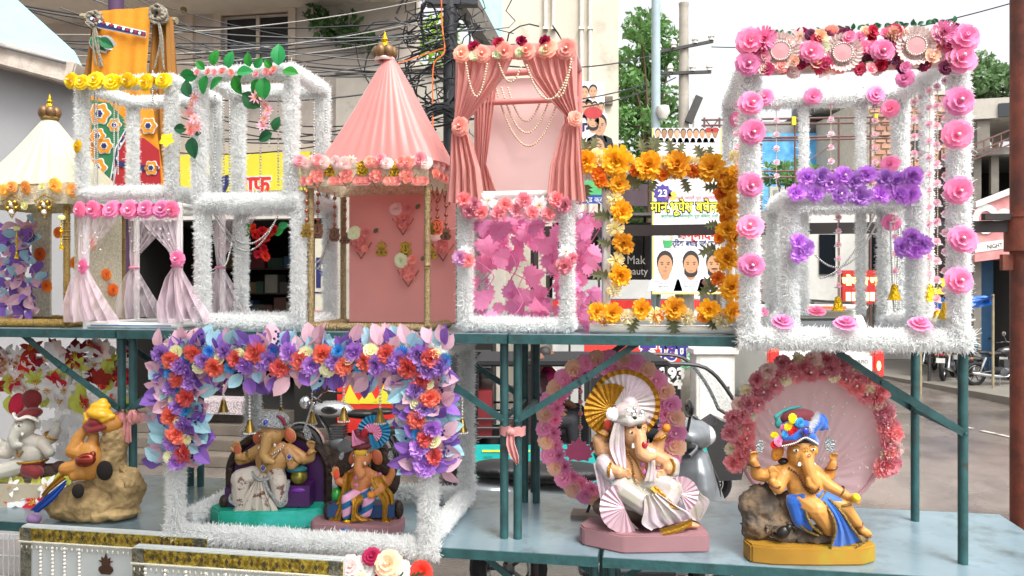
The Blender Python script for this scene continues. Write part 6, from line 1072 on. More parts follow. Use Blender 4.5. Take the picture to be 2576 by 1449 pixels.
# ---- gold-trimmed white stage boxes in the lower left
FOAM = mat('white_foam_board', 'c3c8c6', .6, var=.04); BROC = mat('gold_brocade', 'b39c3a', .4, metal=.5, var=.35, scale=60, col2='5e5426', mixs=45, lo=.45, hi=.6, bump=.6, bscale=120); SBRO = mat('silver_brocade', '8f8c7a', .4, metal=.5, var=.3, scale=60, col2='4d4a3c', mixs=60, lo=.45, hi=.6, bump=.6, bscale=120)
LACE = mat('cream_lace', 'd8d3c0', .8, bump=.6, bscale=150)
def stage(label, x0, x1, y0, v, motif, cols, corner):
    xm = (x0 + x1) / 2; q = Spot('stage_panel', label, 'panel', xm, v, zg, 'white stage panels edged with gold brocade'); a = q.P(x0, y0); b = q.P(x1, y0); h = a.z; d = .035
    MB().bb(a.x, b.x, 0, d, 0, h).build('foam_box', FOAM, q.t, bevel=.004); s = .058
    MB().bb(a.x - .002, b.x + .002, -.004, -.0005, h - s, h - .008).build('brocade_strip', BROC, q.t)
    for i in range(int((b.x - a.x) / .024)):
        p = Vector((a.x + .012 + i * .024, -.0045, h - s / 2 - .004)); MB().prism([(0, .012), (.007, 0), (0, -.012), (-.007, 0)], .0012, XZ, p).build('brocade_motif', CUTD if i % 2 else GOLD, q.t)
    for x in corner(a.x, b.x): MB().bb(x - .022, x + .022, -.0075, -.0042, .1, h - .006).build('brocade_strip', SBRO, q.t)
    MB().tube([(a.x - .003, -.006, h - s - .002), (b.x + .003, -.006, h - s - .002)], .005, 6).build('lace_edge', LACE, q.t)
    nd = int((b.x - a.x) / .022)
    for i in range(nd): MB().sph((a.x + .011 + i * .022, -.006, h - s - .022), (.0042, .004, .008), 6, 5).build('lace_drop', LACE, q.t, smooth=True)
    for x in cols: xx = q.P(x, y0).x; chain(q.t, [(xx, -.006, h - s - .02), (xx, -.006, h - s - .35)], .0068, PEARL, .0145, 'pearl_column')
    if motif: kalash(q.t, Vector((q.P(motif, y0).x, -.004, h - .135)), .062, mat('brown_wood', '4a2c1c', .6))
stage('rear white stage panel with gold brocade edge and brown pot motif', 52, 520, 1322, -.24, 268, (105, 135, 165, 202), lambda a, b: (a + .028, b - .028))
stage('front white stage panel with gold brocade edge and pearl columns', 334, 862, 1374, -.37, 0, (368, 418, 470, 520, 570, 622, 672, 725, 785), lambda a, b: (a + .026, b - .026))
# ---- blooms under the lower table
q = Spot('flower_bunch', 'bunch of large peach, white and red roses under the table edge', 'bouquet', 940, -.3, zg)
z = q.P(940, 1440).z
MB().lathe([(.0, 0), (.09, 0), (.07, z * .5), (.1, z * .85), (0, z * .8)], 14).build('vase', mat('grey_bucket', '5d5f5c', .5), q.t, smooth=True)
for x, y, m, s in ((978, 1420, PEACH, .055), (915, 1432, pm('ivory', 'dcdfd8'), .05), (882, 1425, BL, .04), (1010, 1445, MATS['petal_ivory'], .045), (1060, 1440, RED, .04), (935, 1400, CRM, .035), (960, 1455, RED, .04), (900, 1450, CREAM, .04)): put('rose', m, q.t, q.P(x, y, random.uniform(-.02, .03)), (random.uniform(-.3, .3), -1, .6), s)
for k in range(14): MB().tube([(0, 0, z * .8), q.P(random.uniform(885, 1080), 1440, 0)], .003, 5).build('stem', DGR, q.t)
# ---- red and white flower arch at far left
q = Spot('flower_arch', 'arch of red, white and green lilies with white maple leaves', 'flower arch', 150, .3, W1)
h = q.P(150, 905).z; xl, xr = q.P(-120, 900).x, q.P(318, 900).x
for x in (xl, xr): MB().tube([(x, 0, 0), (x, 0, h)], .014, 8).build('pipe_post', PVC, q.t)
MB().tube([(xl, 0, h), (xr, 0, h)], .014, 8).build('pipe_rail', PVC, q.t); MB().tube([(xl, -.24, .02), (xr - .02, -.24, .02)], .016, 10).build('pipe_rail', PVC, q.t, smooth=True)
for x in (xl, xr - .02): MB().tube([(x, -.24, .02), (x, 0, .02)], .014, 8).build('pipe_rail', PVC, q.t)
LIME = pm('lime', 'b9bf52')
for k in range(120):
    x, y = random.uniform(-60, 318), random.uniform(870, 985) + (random.random() < .2) * 40
    if x > 255: y = random.uniform(870, 1080)
    m = random.choice((RED, WHT, WHT, WHT, BL, LIME, WHT, pm('dark_red', '8f1720'))); put(random.choice(('lily', 'daisy', 'star')), [m, STAM], q.t, q.P(x, y, -.03 + random.uniform(-.04, .04)), jit(.7), random.uniform(.045, .07), 'lily')
for k in range(30): put_leaf('leaf', LIME, q.t, q.P(random.uniform(-40, 315), random.uniform(900, 1010), -.04), (random.uniform(-1, 1), -.3, -1), random.uniform(.06, .1))
for k in range(75):
    x, y = random.uniform(135, 300), random.uniform(975, 1190); put_leaf(random.choice(('maple', 'mapleb')), WLF, q.t, q.P(x, y, random.uniform(-.02, .04)), (random.uniform(-1, 1), random.uniform(-.4, .2), random.uniform(-1, 1)), random.uniform(.06, .1), (random.uniform(-.5, .5), -1, .2), 'maple_leaf')
for x, y, m, s, k in ((90, 1265, RED, .075, 'lily'), (10, 1245, RED, .06, 'lily'), (45, 1250, WHT, .06, 'daisy'), (30, 1225, WHT, .05, 'lily'), (120, 1225, WHT, .06, 'lily'), (150, 1235, WHT, .055, 'daisy'), (60, 1275, WHT, .05, 'daisy'), (-20, 1270, RED, .06, 'lily'), (190, 1250, WHT, .05, 'lily')): put(k, [m, STAM], q.t, q.P(x, y, -.25), (random.uniform(-.2, .2), -1, .5), s, 'lily')
for k in range(12): put_leaf('leaf', LIME, q.t, q.P(random.uniform(0, 170), 1235, -.22), (random.uniform(-.8, .8), -.3, 1), .08)
# ---------------- clay idols of the elephant-headed deity ----------------
def skin_mat(name, col, col2): return mat(name, col, .5, var=.1, scale=12, col2=col2, mixs=9, lo=.5, hi=.72, coat=.06)
class Idol:
    """px coordinates of an enlarged crop of the photograph: (x, y) in the crop, d = px towards the viewer"""
    def __init__(s, label, x0, y0, k, xc, yb, v, vox=.0032):
        s.k = k; s.xc, s.yb = xc, yb; X = (x0 + xc / k) / 1.5901; s.q = Spot('deity_statue', label, 'statue', X, v, W1, 'painted clay deity statues'); s.t = s.q.t
        s.t.rotation_euler = (0, 0, 0); s.s = dep(X, v) / F / (1.5901 * k); s.vox = vox
    def p(s, x, y, d=0): return Vector(((x - s.xc) * s.s, -d * s.s, (s.yb - y) * s.s))
    def chain(s, mb, *pts): limb(mb, *[(*s.p(x, y, d), r * s.s) for x, y, d, r in pts])
    def ell(s, mb, x, y, d, rx, ry, rd, rot=0): mb.sph(s.p(x, y, d), (rx * s.s, rd * s.s, ry * s.s), 14, 10, M=Matrix.Rotation(rot, 3, 'Y'))
    def hand(s, mb, x, y, d, ang, sz, curl=0, thumb=1):      # ang: direction of the fingers, 90 = up
        a = R(ang); f = Vector((math.cos(a), -math.sin(a))); n = Vector((-f.y, f.x)) * thumb
        s.ell(mb, x, y, d, sz * .48, sz * .55, sz * .22, 0)
        for k, ln in zip((-1.35, -.45, .45, 1.3), (.62, .78, .74, .55)):
            b = Vector((x, y)) + f * sz * .42 + n * k * sz * .26; m = b + f * sz * ln * .55 * (1 - .35 * curl) + n * k * .04 * sz; e = m + f * sz * ln * .5 * (1 - 1.3 * curl)
            s.chain(mb, (b.x, b.y, d, sz * .145), (m.x, m.y, d + sz * .1 + curl * sz * .35, sz * .13), (e.x, e.y, d + sz * .12 + curl * sz * .6, sz * .1))
        b = Vector((x, y)) - f * sz * .1 - n * sz * .42; m = b + f * sz * .3 - n * sz * .28; e = m + f * sz * .32 - n * sz * .02
        s.chain(mb, (b.x, b.y, d + .05 * sz, sz * .17), (m.x, m.y, d + sz * .12, sz * .15), (e.x, e.y, d + sz * .16, sz * .11))
    def body(s, mb, m, name='body', it=2): return remesh(name, mb, m, s.vox, s.t, it, .5)
    def part(s, name, m, fn, smooth=True, ang=60): mb = MB(); fn(mb); return mb.build(name, m, s.t, smooth=smooth, ang=ang)
    def blob(s, name, m, fn, it=3, vox=None): mb = MB(); fn(mb); return remesh(name, mb, m, vox or s.vox, s.t, it)
    def ring(s, x, y, d, r, th, m, tilt=(0, 0, 1), name='bracelet', sq=1): 
        M = frame_of(tilt); c = s.p(x, y, d); MB().tube([c + M @ Vector((r * s.s * math.cos(k / 14 * 6.283), r * s.s * sq * math.sin(k / 14 * 6.283), 0)) for k in range(14)], th * s.s, 6, closed=True).build(name, m, s.t, smooth=True)
    def beads(s, pts, r, m, name='necklace', step=2.1): chain(s.t, smooth_path([s.p(*p) for p in pts], 8), r * s.s, m, r * s.s * step, name)
    def eye(s, x, y, d, w):
        MB().sph(s.p(x, y, d), (w * s.s, w * .35 * s.s, w * .5 * s.s), 10, 6).build('eye', mat('eye_white', 'd9cdb8', .3), s.t, smooth=True); MB().sph(s.p(x, y, d + w * .22), (w * .4 * s.s, w * .3 * s.s, w * .42 * s.s), 8, 6).build('iris', mat('eye_dark', '20130d', .2), s.t, smooth=True)
        MB().tube([s.p(x + w * 1.3 * math.cos(a), y - w * .95 - w * .7 * math.sin(a), d + w * .1) for a in (.2, .9, 1.57, 2.2, 2.9)], w * .1 * s.s, 5).build('eyebrow', MATS['eye_dark'], s.t)
    def medal(s, x, y, d, w, h, rot=0):
        M = Matrix.Rotation(rot, 3, 'Y') @ XZ; o = MB().prism([(w * s.s * math.cos(a) , h * s.s * (math.sin(a) + (.25 if 1 < a < 2.2 else 0))) for a in [k / 18 * 6.283 for k in range(18)]], 8 * s.s, M, s.p(x, y, d)).build('silver_medallion', mat('silver_foil', '9da1a3', .35, metal=.9, var=.25, scale=60, bump=.9, bscale=150), s.t)
    def fan(s, name, m, x, y, d, r, a0, a1, n, amp, r0=0, rim=None, lean=0):
        mb = MB(); vs = []; k = 5; N = n * 4
        for i in range(k + 1):
            rd = r0 + (r - r0) * i / k
            for j in range(N + 1): a = a0 + (a1 - a0) * j / N; vs.append(s.p(x + rd * math.cos(a), y - rd * math.sin(a), d + amp * (abs((j % 4) - 2) - 1) * i / k - lean * i / k))
        fs = [(i * (N + 1) + j, i * (N + 1) + j + 1, (i + 1) * (N + 1) + j + 1, (i + 1) * (N + 1) + j) for i in range(k) for j in range(N)]; mb.add(vs, fs); o = mb.build(name, m, s.t, smooth=True, ang=30)
        if rim:
            mb = MB(); mb.add([s.p(x + rd * math.cos(a0 + (a1 - a0) * j / N), y - rd * math.sin(a0 + (a1 - a0) * j / N), d + 4 + amp * (abs((j % 4) - 2) - 1) - lean) for rd in (r * .88, r * 1.02) for j in range(N + 1)], [(j, j + 1, N + 2 + j, N + 1 + j) for j in range(N)]); mb.build('rim', rim, s.t, smooth=True, ang=30)
        return o
    def cloth(s, name, m, pts, nl=10, amp=3, nc=20, th=0):   # sheet between two px polylines, left edge and right edge
        L = smooth_path([Vector(p[0]) for p in pts], 5); Rr = smooth_path([Vector(p[1]) for p in pts], 5); mb = MB(); vs = []
        for i, (a, b) in enumerate(zip(L, Rr)):
            for j in range(nc + 1): t = j / nc; c = a.lerp(b, t); vs.append(s.p(c.x, c.y, c.z + amp * math.sin(t * nl * 2.2 + i * .12) + amp * .5 * math.sin(t * nl * 5 + 1)))
        k = nc + 1; mb.add(vs, [(i * k + j, i * k + j + 1, (i + 1) * k + j + 1, (i + 1) * k + j) for i in range(len(L) - 1) for j in range(nc)]); return mb.build(name, m, s.t, smooth=True, ang=80)
GOLDP = mat('gold_paint', 'a87a24', .35, metal=.7, var=.2, scale=60, bump=.5, bscale=150); WHP = mat('white_paint', 'efe9df', .4); BLK = mat('black_paint', '15110f', .4)
REDG = mat('red_gem', 'b3121c', .1, coat=1); BLUG = mat('blue_gem', '1c2fb0', .1, coat=1); PKG = mat('pink_gem', 'c96aa0', .1, coat=1); DIAM = mat('crystal', 'cfd2d6', .08, metal=.8, var=.3, scale=200)
# ===== reclining idol in blue (crop 2900,1580, scale 2.07)
I = Idol('orange-skinned idol in blue dhoti and flowered turban, reclining on a rock', 2900, 1580, 2.07, 670, 1400, -.02)
SK = skin_mat('amber_skin', 'cc9148', 'bd7c36')
mb = MB()
I.ell(mb, 640, 800, 60, 150, 150, 110); I.ell(mb, 590, 690, 40, 165, 110, 90); I.ell(mb, 600, 540, 70, 112, 128, 105); I.ell(mb, 600, 470, 80, 100, 70, 90)
I.chain(mb, (612, 545, 160, 58), (622, 620, 190, 52), (640, 690, 205, 46), (672, 742, 210, 38), (655, 765, 215, 30), (615, 745, 220, 26), (606, 705, 222, 22))
I.ell(mb, 425, 530, 30, 52, 78, 16, .35); I.ell(mb, 720, 500, 30, 36, 56, 14, -.4)
I.chain(mb, (450, 690, 20, 62), (330, 730, -10, 55), (262, 720, 0, 50), (240, 640, 30, 40), (220, 600, 45, 34)); I.hand(mb, 215, 560, 50, 95, 58, .75, -1)
I.chain(mb, (455, 710, 70, 60), (400, 800, 110, 54), (355, 770, 140, 40), (345, 740, 150, 34)); I.hand(mb, 345, 690, 155, 100, 66, .05, -1)
I.chain(mb, (730, 690, 20, 62), (800, 760, 10, 54), (860, 720, 10, 50), (870, 660, 30, 40), (878, 620, 40, 34)); I.hand(mb, 880, 575, 50, 80, 58, .7, 1)
I.chain(mb, (735, 720, 60, 58), (820, 790, 90, 54), (900, 830, 130, 42), (945, 855, 150, 34)); I.hand(mb, 990, 880, 160, -15, 58, .35, 1)
I.chain(mb, (600, 900, 90, 95), (690, 960, 190, 84), (760, 1060, 180, 66), (800, 1130, 150, 52)); I.chain(mb, (720, 890, 70, 90), (930, 950, 130, 66), (1020, 1060, 110, 48), (1075, 1120, 90, 36))
I.ell(mb, 1115, 1165, 95, 62, 34, 36, .45)
for k in range(5): I.chain(mb, (1130 + k * 6, 1165 + k * 9, 120 - k * 8, 11), (1158 + k * 2, 1178 + k * 9, 118 - k * 8, 10))
I.body(mb, SK)
for x, y, r in ((425, 535, .35), (722, 505, -.4)): I.part('ear_paint', mat('yellow_paint', 'd9a41a', .5, col2='c9452a', mixs=25), lambda m: I.ell(m, x, y, 42, 40 if r > 0 else 27, 62 if r > 0 else 44, 10, r))
ROCK = mat('grey_rock', '554c43', .85, var=.3, scale=14, col2='8a6f50', mixs=10, lo=.45, hi=.7, bump=.8, bscale=40)
def rock(m):
    I.ell(m, 300, 1020, -40, 170, 220, 110); I.ell(m, 260, 1150, -10, 125, 130, 120); I.ell(m, 480, 1160, 0, 250, 130, 130); I.ell(m, 800, 1230, 10, 330, 80, 150); I.ell(m, 1060, 1230, 30, 110, 70, 100); I.ell(m, 560, 1020, -60, 160, 160, 100)
roughen(I.blob('rock', ROCK, rock, 4, .006), .018, 14)
def plinth(m):
    pl = [(150 + 0, 0), (170, 150), (330, 205), (700, 225), (1050, 215), (1190, 130), (1195, 0), (1150, -110), (700, -150), (200, -110)]
    m.prism([((x - I.xc) * I.s, d * I.s * -1) for x, d in pl][::-1], 150 * I.s, None, (0, 0, 75 * I.s))
mb = MB(); plinth(mb); mb.build('plinth', mat('yellow_plinth', 'a0751f', .6, var=.2, col2='8f8a22', mixs=7, lo=.55, hi=.75), I.t, bevel=.006)
I.part('rat', BLK, lambda m: (I.ell(m, 430, 1150, 150, 62, 45, 40, -.7), I.ell(m, 470, 1110, 165, 32, 26, 25, -.7), m.tube([I.p(390, 1185, 150), I.p(350, 1200, 140), I.p(330, 1190, 130)], 7 * I.s, 6)))
BLUC = mat('blue_cloth', '1160c0', .55, var=.12, sheen=.6, bump=.15, bscale=90); GT2 = mat('gold_sequin', '9b8148', .3, metal=.8, var=.4, scale=150, bump=.9, bscale=200)
I.blob('dhoti', BLUC, lambda m: (I.chain(m, (610, 905, 85, 108), (650, 955, 130, 96)), I.chain(m, (715, 890, 65, 104), (880, 930, 105, 78)), I.ell(m, 640, 900, 30, 145, 75, 95), I.chain(m, (550, 920, 90, 78), (575, 1060, 120, 62), (640, 1125, 130, 36)), I.chain(m, (640, 930, 160, 60), (740, 930, 170, 56), (800, 960, 175, 44))))
I.cloth('dhoti_flap', BLUC, [((715, 885, 190), (800, 870, 180)), ((775, 980, 262), (850, 950, 250)), ((800, 1090, 262), (930, 1070, 245)), ((795, 1200, 225), (1010, 1170, 205)), ((790, 1275, 200), (1050, 1215, 185))], 8, 7)
for pts in (((735, 885, 198), (780, 985, 272), (806, 1090, 272), (795, 1200, 235), (785, 1275, 210)), ((790, 870, 188), (855, 950, 258), (935, 1070, 255), (1015, 1170, 215), (1055, 1220, 192)), ((785, 1280, 208), (900, 1300, 205), (985, 1262, 198), (1052, 1222, 194)), ((500, 880, 100), (600, 888, 180), (700, 880, 178), (780, 822, 130)), ((600, 950, 190), (600, 1000, 215), (640, 1080, 215), (730, 1150, 190)), ((880, 960, 150), (900, 925, 190), (965, 915, 190)), ((510, 930, 110), (530, 1030, 140), (600, 1120, 170), (700, 1165, 190))):
    MB().tube(smooth_path([I.p(*p) for p in pts], 6), 11 * I.s, 6).build('gold_trim', GT2, I.t, smooth=True)
BRN = mat('brown_bead', '6b3f22', .4, metal=.3, var=.3)
for x, y, d, r, tl in ((232, 640, 35, 44, (.2, 0, 1)), (362, 770, 140, 45, (.2, -.2, 1)), (868, 660, 30, 46, (-.3, 0, 1)), (905, 825, 125, 42, (1, 0, -.6)), (770, 720, 40, 58, (.8, 0, .7)), (440, 755, 70, 56, (-.6, 0, 1)), (1058, 1115, 95, 42, (.6, 0, -.8))): I.ring(x, y, d, r, 9, BRN, tl)
I.beads([(495, 640, 110), (560, 700, 150), (600, 790, 175), (660, 828, 180), (715, 790, 165), (690, 680, 130)], 10, BRN); I.beads([(590, 770, 178), (660, 805, 186), (720, 770, 165)], 9, GT2)
I.eye(530, 487, 160, 24); I.eye(668, 480, 160, 24)
I.part('tusk', WHP, lambda m: m.tube([I.p(560, 590, 165), I.p(545, 600, 190), I.p(530, 596, 200)], [14 * I.s, 13 * I.s, 3 * I.s], 8)); I.part('tusk', WHP, lambda m: m.tube([I.p(670, 592, 165), I.p(684, 602, 180)], [13 * I.s, 6 * I.s], 8))
I.part('forehead_mark', mat('red_paint', 'b8382a', .5), lambda m: m.lathe([(7 * I.s, 2 * I.s), (15 * I.s, 0)], 14, I.p(614, 515, 222), XZ)); I.part('forehead_mark', GOLDP, lambda m: [m.tube([I.p(x, 462, 185), I.p(x + 8, 478, 188), I.p(x + 2, 490, 190)], 4 * I.s, 5) for x in (592, 610)])
I.part('hair', BLK, lambda m: (I.ell(m, 475, 605, 30, 46, 30, 40), I.ell(m, 690, 600, 40, 22, 26, 30), I.ell(m, 590, 420, 60, 120, 60, 95)))
I.medal(266, 480, 70, 32, 50, .15); I.medal(840, 465, 70, 44, 58, -.1); MB().sph(I.p(990, 852, 215), 34 * I.s, 12, 8).build('sweet', mat('yellow_sweet', 'e8d020', .5, bump=.5), I.t, smooth=True)
MAR = mat('maroon_cloth', '6f1426', .7, sheen=.5); 
I.blob('turban', BLUC, lambda m: (I.chain(m, (440, 430, 70, 38), (520, 390, 150, 40), (590, 345, 170, 42), (660, 380, 150, 40), (715, 430, 90, 34)), I.ell(m, 580, 330, 50, 140, 100, 105)), 4)
I.blob('turban_top', MAR, lambda m: (I.ell(m, 590, 240, 40, 150, 75, 70, -.1), I.chain(m, (420, 450, 80, 30), (500, 420, 150, 30), (560, 385, 185, 22)), I.chain(m, (640, 370, 175, 22), (690, 390, 130, 30))), 4)
I.blob('turban_tail', BLUC, lambda m: (I.chain(m, (700, 330, 50, 50), (745, 270, 40, 62)), I.ell(m, 780, 280, 40, 62, 75, 26, -.3), I.chain(m, (790, 300, 40, 40), (838, 335, 40, 12))), 3)
I.blob('tulle', mat('teal_net', '4aa6a4', .8, trans=.3), lambda m: (I.chain(m, (410, 260, 60, 14), (395, 230, 70, 18), (450, 190, 60, 14), (520, 165, 50, 14), (620, 150, 40, 10)), I.ell(m, 420, 285, 60, 30, 45, 20)), 1, .004)
for x, y, m_, s_ in ((510, 232, YEL, 40), (560, 262, BLU, 38), (480, 300, YEL, 38), (515, 338, RED, 42), (460, 358, BLU, 40), (405, 420, PNK, 42), (440, 310, PNK, 28), (375, 375, YEL, 30), (375, 455, RED, 34)): put('rose', m_, I.t, I.p(x, y, 165 - abs(x - 560) * .35), jit(.3), s_ * I.s)
I.beads([(430, 458, 130), (510, 420, 195), (580, 372, 222), (650, 400, 200), (725, 445, 120)], 8, PEARL, 'pearl_edge'); I.part('brooch', BLUG, lambda m: I.ell(m, 590, 322, 218, 28, 28, 10)); I.beads([(590 + 36 * math.cos(a), 322 + 36 * math.sin(a), 216) for a in [k * .7 for k in range(10)]], 7, BRN, 'brooch_ring')
fb = MB(); rs = random.Random(2)
for k in range(420):
    t = rs.random(); x, y = 600 + 80 * t, 320 - 150 * t; an = rs.uniform(0, 6.28); L = 52 * math.sin(math.pi * (.12 + .85 * t)); a = I.p(x, y, 215 - 20 * t); b = I.p(x + L * math.cos(an) * .8 + 20, y + L * math.sin(an), 215 + 25 * math.cos(k)); sd = I.p(x, y + 3, 215 - 20 * t) - a; fb.add([a - sd, a + sd, b], [(0, 1, 2)])
fo = fb.build('feather', WHT, I.t); fo['kind'] = 'stuff'
# ===== pearl-white idol (crop 2250,1450, scale 1.811)
I = Idol('idol in shimmering pearl-white robes with large gold-rimmed fan turban', 2250, 1450, 1.811, 560, 1380, .05)
SK2 = skin_mat('clay_skin', 'c8966a', 'd2a278'); SHIM = mat('pearl_satin', 'aaa496', .25, var=.06, col2='dcc4d2', mixs=6, lo=.4, hi=.65, coat=.8, sheen=.3); SHP = mat('pink_satin', 'c4a4ae', .3, var=.06, coat=.6)
mb = MB()
I.ell(mb, 520, 830, 60, 150, 150, 110); I.ell(mb, 500, 740, 40, 165, 100, 90); I.ell(mb, 505, 585, 90, 85, 105, 95); I.ell(mb, 525, 545, 110, 70, 60, 75)
I.chain(mb, (535, 590, 170, 46), (535, 650, 195, 46), (540, 700, 205, 46), (575, 725, 210, 40), (625, 722, 205, 26))
I.ell(mb, 583, 520, 30, 18, 48, 22); I.ell(mb, 400, 590, 20, 40, 70, 14)
I.chain(mb, (390, 740, 10, 62), (290, 720, -10, 62), (265, 650, 0, 50), (300, 600, 20, 36)); I.hand(mb, 320, 535, 35, 95, 46, .1, -1)
I.chain(mb, (620, 730, 10, 60), (680, 720, 10, 56), (700, 640, 20, 42), (720, 600, 30, 36)); I.hand(mb, 738, 580, 45, 80, 40, .6, 1)
I.chain(mb, (380, 750, 50, 62), (330, 830, 90, 62), (390, 845, 150, 46)); I.hand(mb, 425, 850, 165, -20, 50, .45, 1)
I.chain(mb, (650, 750, 50, 60), (760, 800, 70, 56), (740, 820, 130, 46)); I.hand(mb, 700, 860, 150, 200, 50, .5, -1)
I.ell(mb, 900, 1215, 150, 60, 20, 34, .15)
I.body(mb, SK2)
def robe(m):
    I.chain(m, (480, 930, 60, 110), (410, 965, 150, 84), (560, 1060, 190, 80), (720, 1120, 170, 74), (840, 1170, 150, 44)); I.chain(m, (600, 930, 60, 110), (760, 960, 150, 84), (700, 1060, 180, 84)); I.ell(m, 600, 1090, 60, 260, 120, 130); I.ell(m, 480, 1040, 90, 120, 110, 110)
I.blob('dhoti', SHIM, robe, 6)
I.blob('sleeve', SHIM, lambda m: I.chain(m, (300, 800, 70, 70), (330, 860, 120, 56)), 4); I.blob('sleeve', SHIM, lambda m: I.chain(m, (690, 780, 60, 52), (790, 800, 90, 44), (790, 860, 110, 34)), 4)
I.cloth('scarf', SHIM, [((360, 500, 120), (430, 510, 140)), ((325, 620, 130), (430, 640, 150)), ((330, 700, 130), (440, 740, 150)), ((370, 790, 150), (440, 820, 170))], 7, 6); I.cloth('scarf', SHIM, [((215, 800, 60), (320, 790, 90)), ((240, 920, 80), (340, 930, 130)), ((270, 1080, 90), (360, 1060, 150)), ((310, 1245, 120), (525, 1240, 170))], 9, 7)
I.cloth('scarf', SHIM, [((580, 660, 150), (650, 690, 120)), ((590, 780, 180), (640, 800, 170)), ((560, 900, 190), (640, 900, 190))], 6, 5); I.cloth('scarf', SHIM, [((880, 960, 60), (935, 940, 40)), ((890, 1060, 70), (1000, 1030, 20)), ((900, 1180, 70), (1070, 1100, 0)), ((960, 1220, 40), (1000, 1225, 20))], 7, 8)
I.cloth('dhoti_pleats', SHIM, [((545, 980, 270), (640, 960, 270)), ((540, 1080, 285), (760, 1040, 270)), ((530, 1170, 265), (860, 1100, 250)), ((600, 1225, 240), (885, 1150, 220))], 12, 9, 30)
I.fan('side_fan', SHP, 420, 1080, 215, 175, R(110), R(295), 12, 8); I.fan('side_fan', SHP, 815, 990, 190, 125, R(-70), R(125), 11, 7)
I.cloth('gold_hem', GOLDP, [((640, 925, 200), (600, 945, 205)), ((760, 1040, 265), (720, 1050, 270)), ((820, 1070, 250), (790, 1085, 255))], 4, 3, 8); I.cloth('gold_hem', GOLDP, [((885, 1145, 230), (890, 1200, 215)), ((780, 1175, 262), (800, 1235, 245)), ((650, 1210, 262), (690, 1265, 250))], 4, 4, 8)
I.fan('turban_fan', SHIM, 455, 400, -30, 255, 0, 2 * math.pi, 30, 9, 20, GOLDP, lean=10); I.fan('turban_fan', GOLDP, 350, 430, 10, 190, R(60), R(265), 14, 9, 10, GOLDP)
I.blob('turban', SHIM, lambda m: (I.ell(m, 460, 440, 70, 105, 80, 100), I.chain(m, (380, 490, 80, 30), (460, 490, 165, 34), (545, 475, 165, 28), (585, 455, 110, 24)), I.ell(m, 480, 370, 60, 60, 45, 60)), 4)
put('rose', WHT, I.t, I.p(350, 440, 120), FR, 50 * I.s)
for k in range(16): x, y = random.uniform(425, 570), random.uniform(385, 455); MB().sph(I.p(x, y + abs(x - 500) * .1, 168 - abs(x - 490) * .3), random.uniform(9, 18) * I.s, 6, 4).build('crystal', DIAM, I.t)
for x, y, d, r, m_, n_ in ((527, 520, 178, 16, BLK, 'forehead_gem'), (556, 635, 238, 22, REDG, 'trunk_gem'), (552, 785, 170, 18, PKG, 'pendant'), (563, 838, 172, 20, PKG, 'pendant'), (497, 460, 185, 14, BLK, 'crystal')): MB().sph(I.p(x, y, d), (r * I.s, r * .5 * I.s, r * 1.2 * I.s), 10, 6).build(n_, m_, I.t, smooth=True)
I.beads([(440, 680, 130), (480, 790, 168), (500, 900, 180), (540, 918, 190)], 8, GOLDP); I.beads([(450, 690, 130), (510, 770, 165), (560, 870, 180), (600, 780, 170), (610, 690, 130)], 7, GOLDP); I.beads([(545, 490, 180), (545, 560, 185), (565, 650, 236)], 4, GOLDP, 'trunk_line')
for x, y, d, r, tl in ((290, 600, 20, 44, (.5, 0, 1)), (705, 620, 30, 46, (-.5, 0, 1)), (335, 840, 125, 52, (1, -.5, 0)), (750, 815, 120, 50, (1, .6, -.3)), (660, 740, 40, 58, (.5, 0, 1))): I.ring(x, y, d, r, 12, GOLDP, tl)
I.eye(478, 562, 168, 22); I.eye(553, 555, 168, 18); MB().sph(I.p(742, 548, 60), 30 * I.s, 12, 8).build('sweet', mat('orange_sweet', 'd9861f', .5), I.t, smooth=True)
I.part('tusk', WHP, lambda m: m.tube([I.p(490, 645, 175), I.p(482, 662, 190), I.p(478, 668, 195)], [15 * I.s, 12 * I.s, 4 * I.s], 8)); I.part('palm_paint', mat('red_palm', 'd2452e', .5), lambda m: I.ell(m, 322, 530, 47, 24, 40, 6)); I.part('ear_paint', MATS['red_palm'], lambda m: I.ell(m, 587, 520, 38, 12, 36, 20)); I.part('toe_paint', MATS['red_palm'], lambda m: I.ell(m, 865, 1222, 165, 30, 12, 30))
I.blob('cushion', mat('striped_cushion', '4a3c34', .7, var=.3, scale=20), lambda m: I.ell(m, 500, 1130, 10, 290, 110, 170), 3, .006)
mb = MB(); pl = [(120, 20), (140, 100), (390, 270), (420, 275), (985, 250), (1010, 230), (1010, 0), (960, -140), (200, -150)]
mb.prism([((x - I.xc) * I.s, -d * I.s) for x, d in pl][::-1], 130 * I.s, None, (0, 0, 65 * I.s)); mb.build('plinth', mat('mauve_plinth', '946c70', .7, var=.1), I.t, bevel=.006)
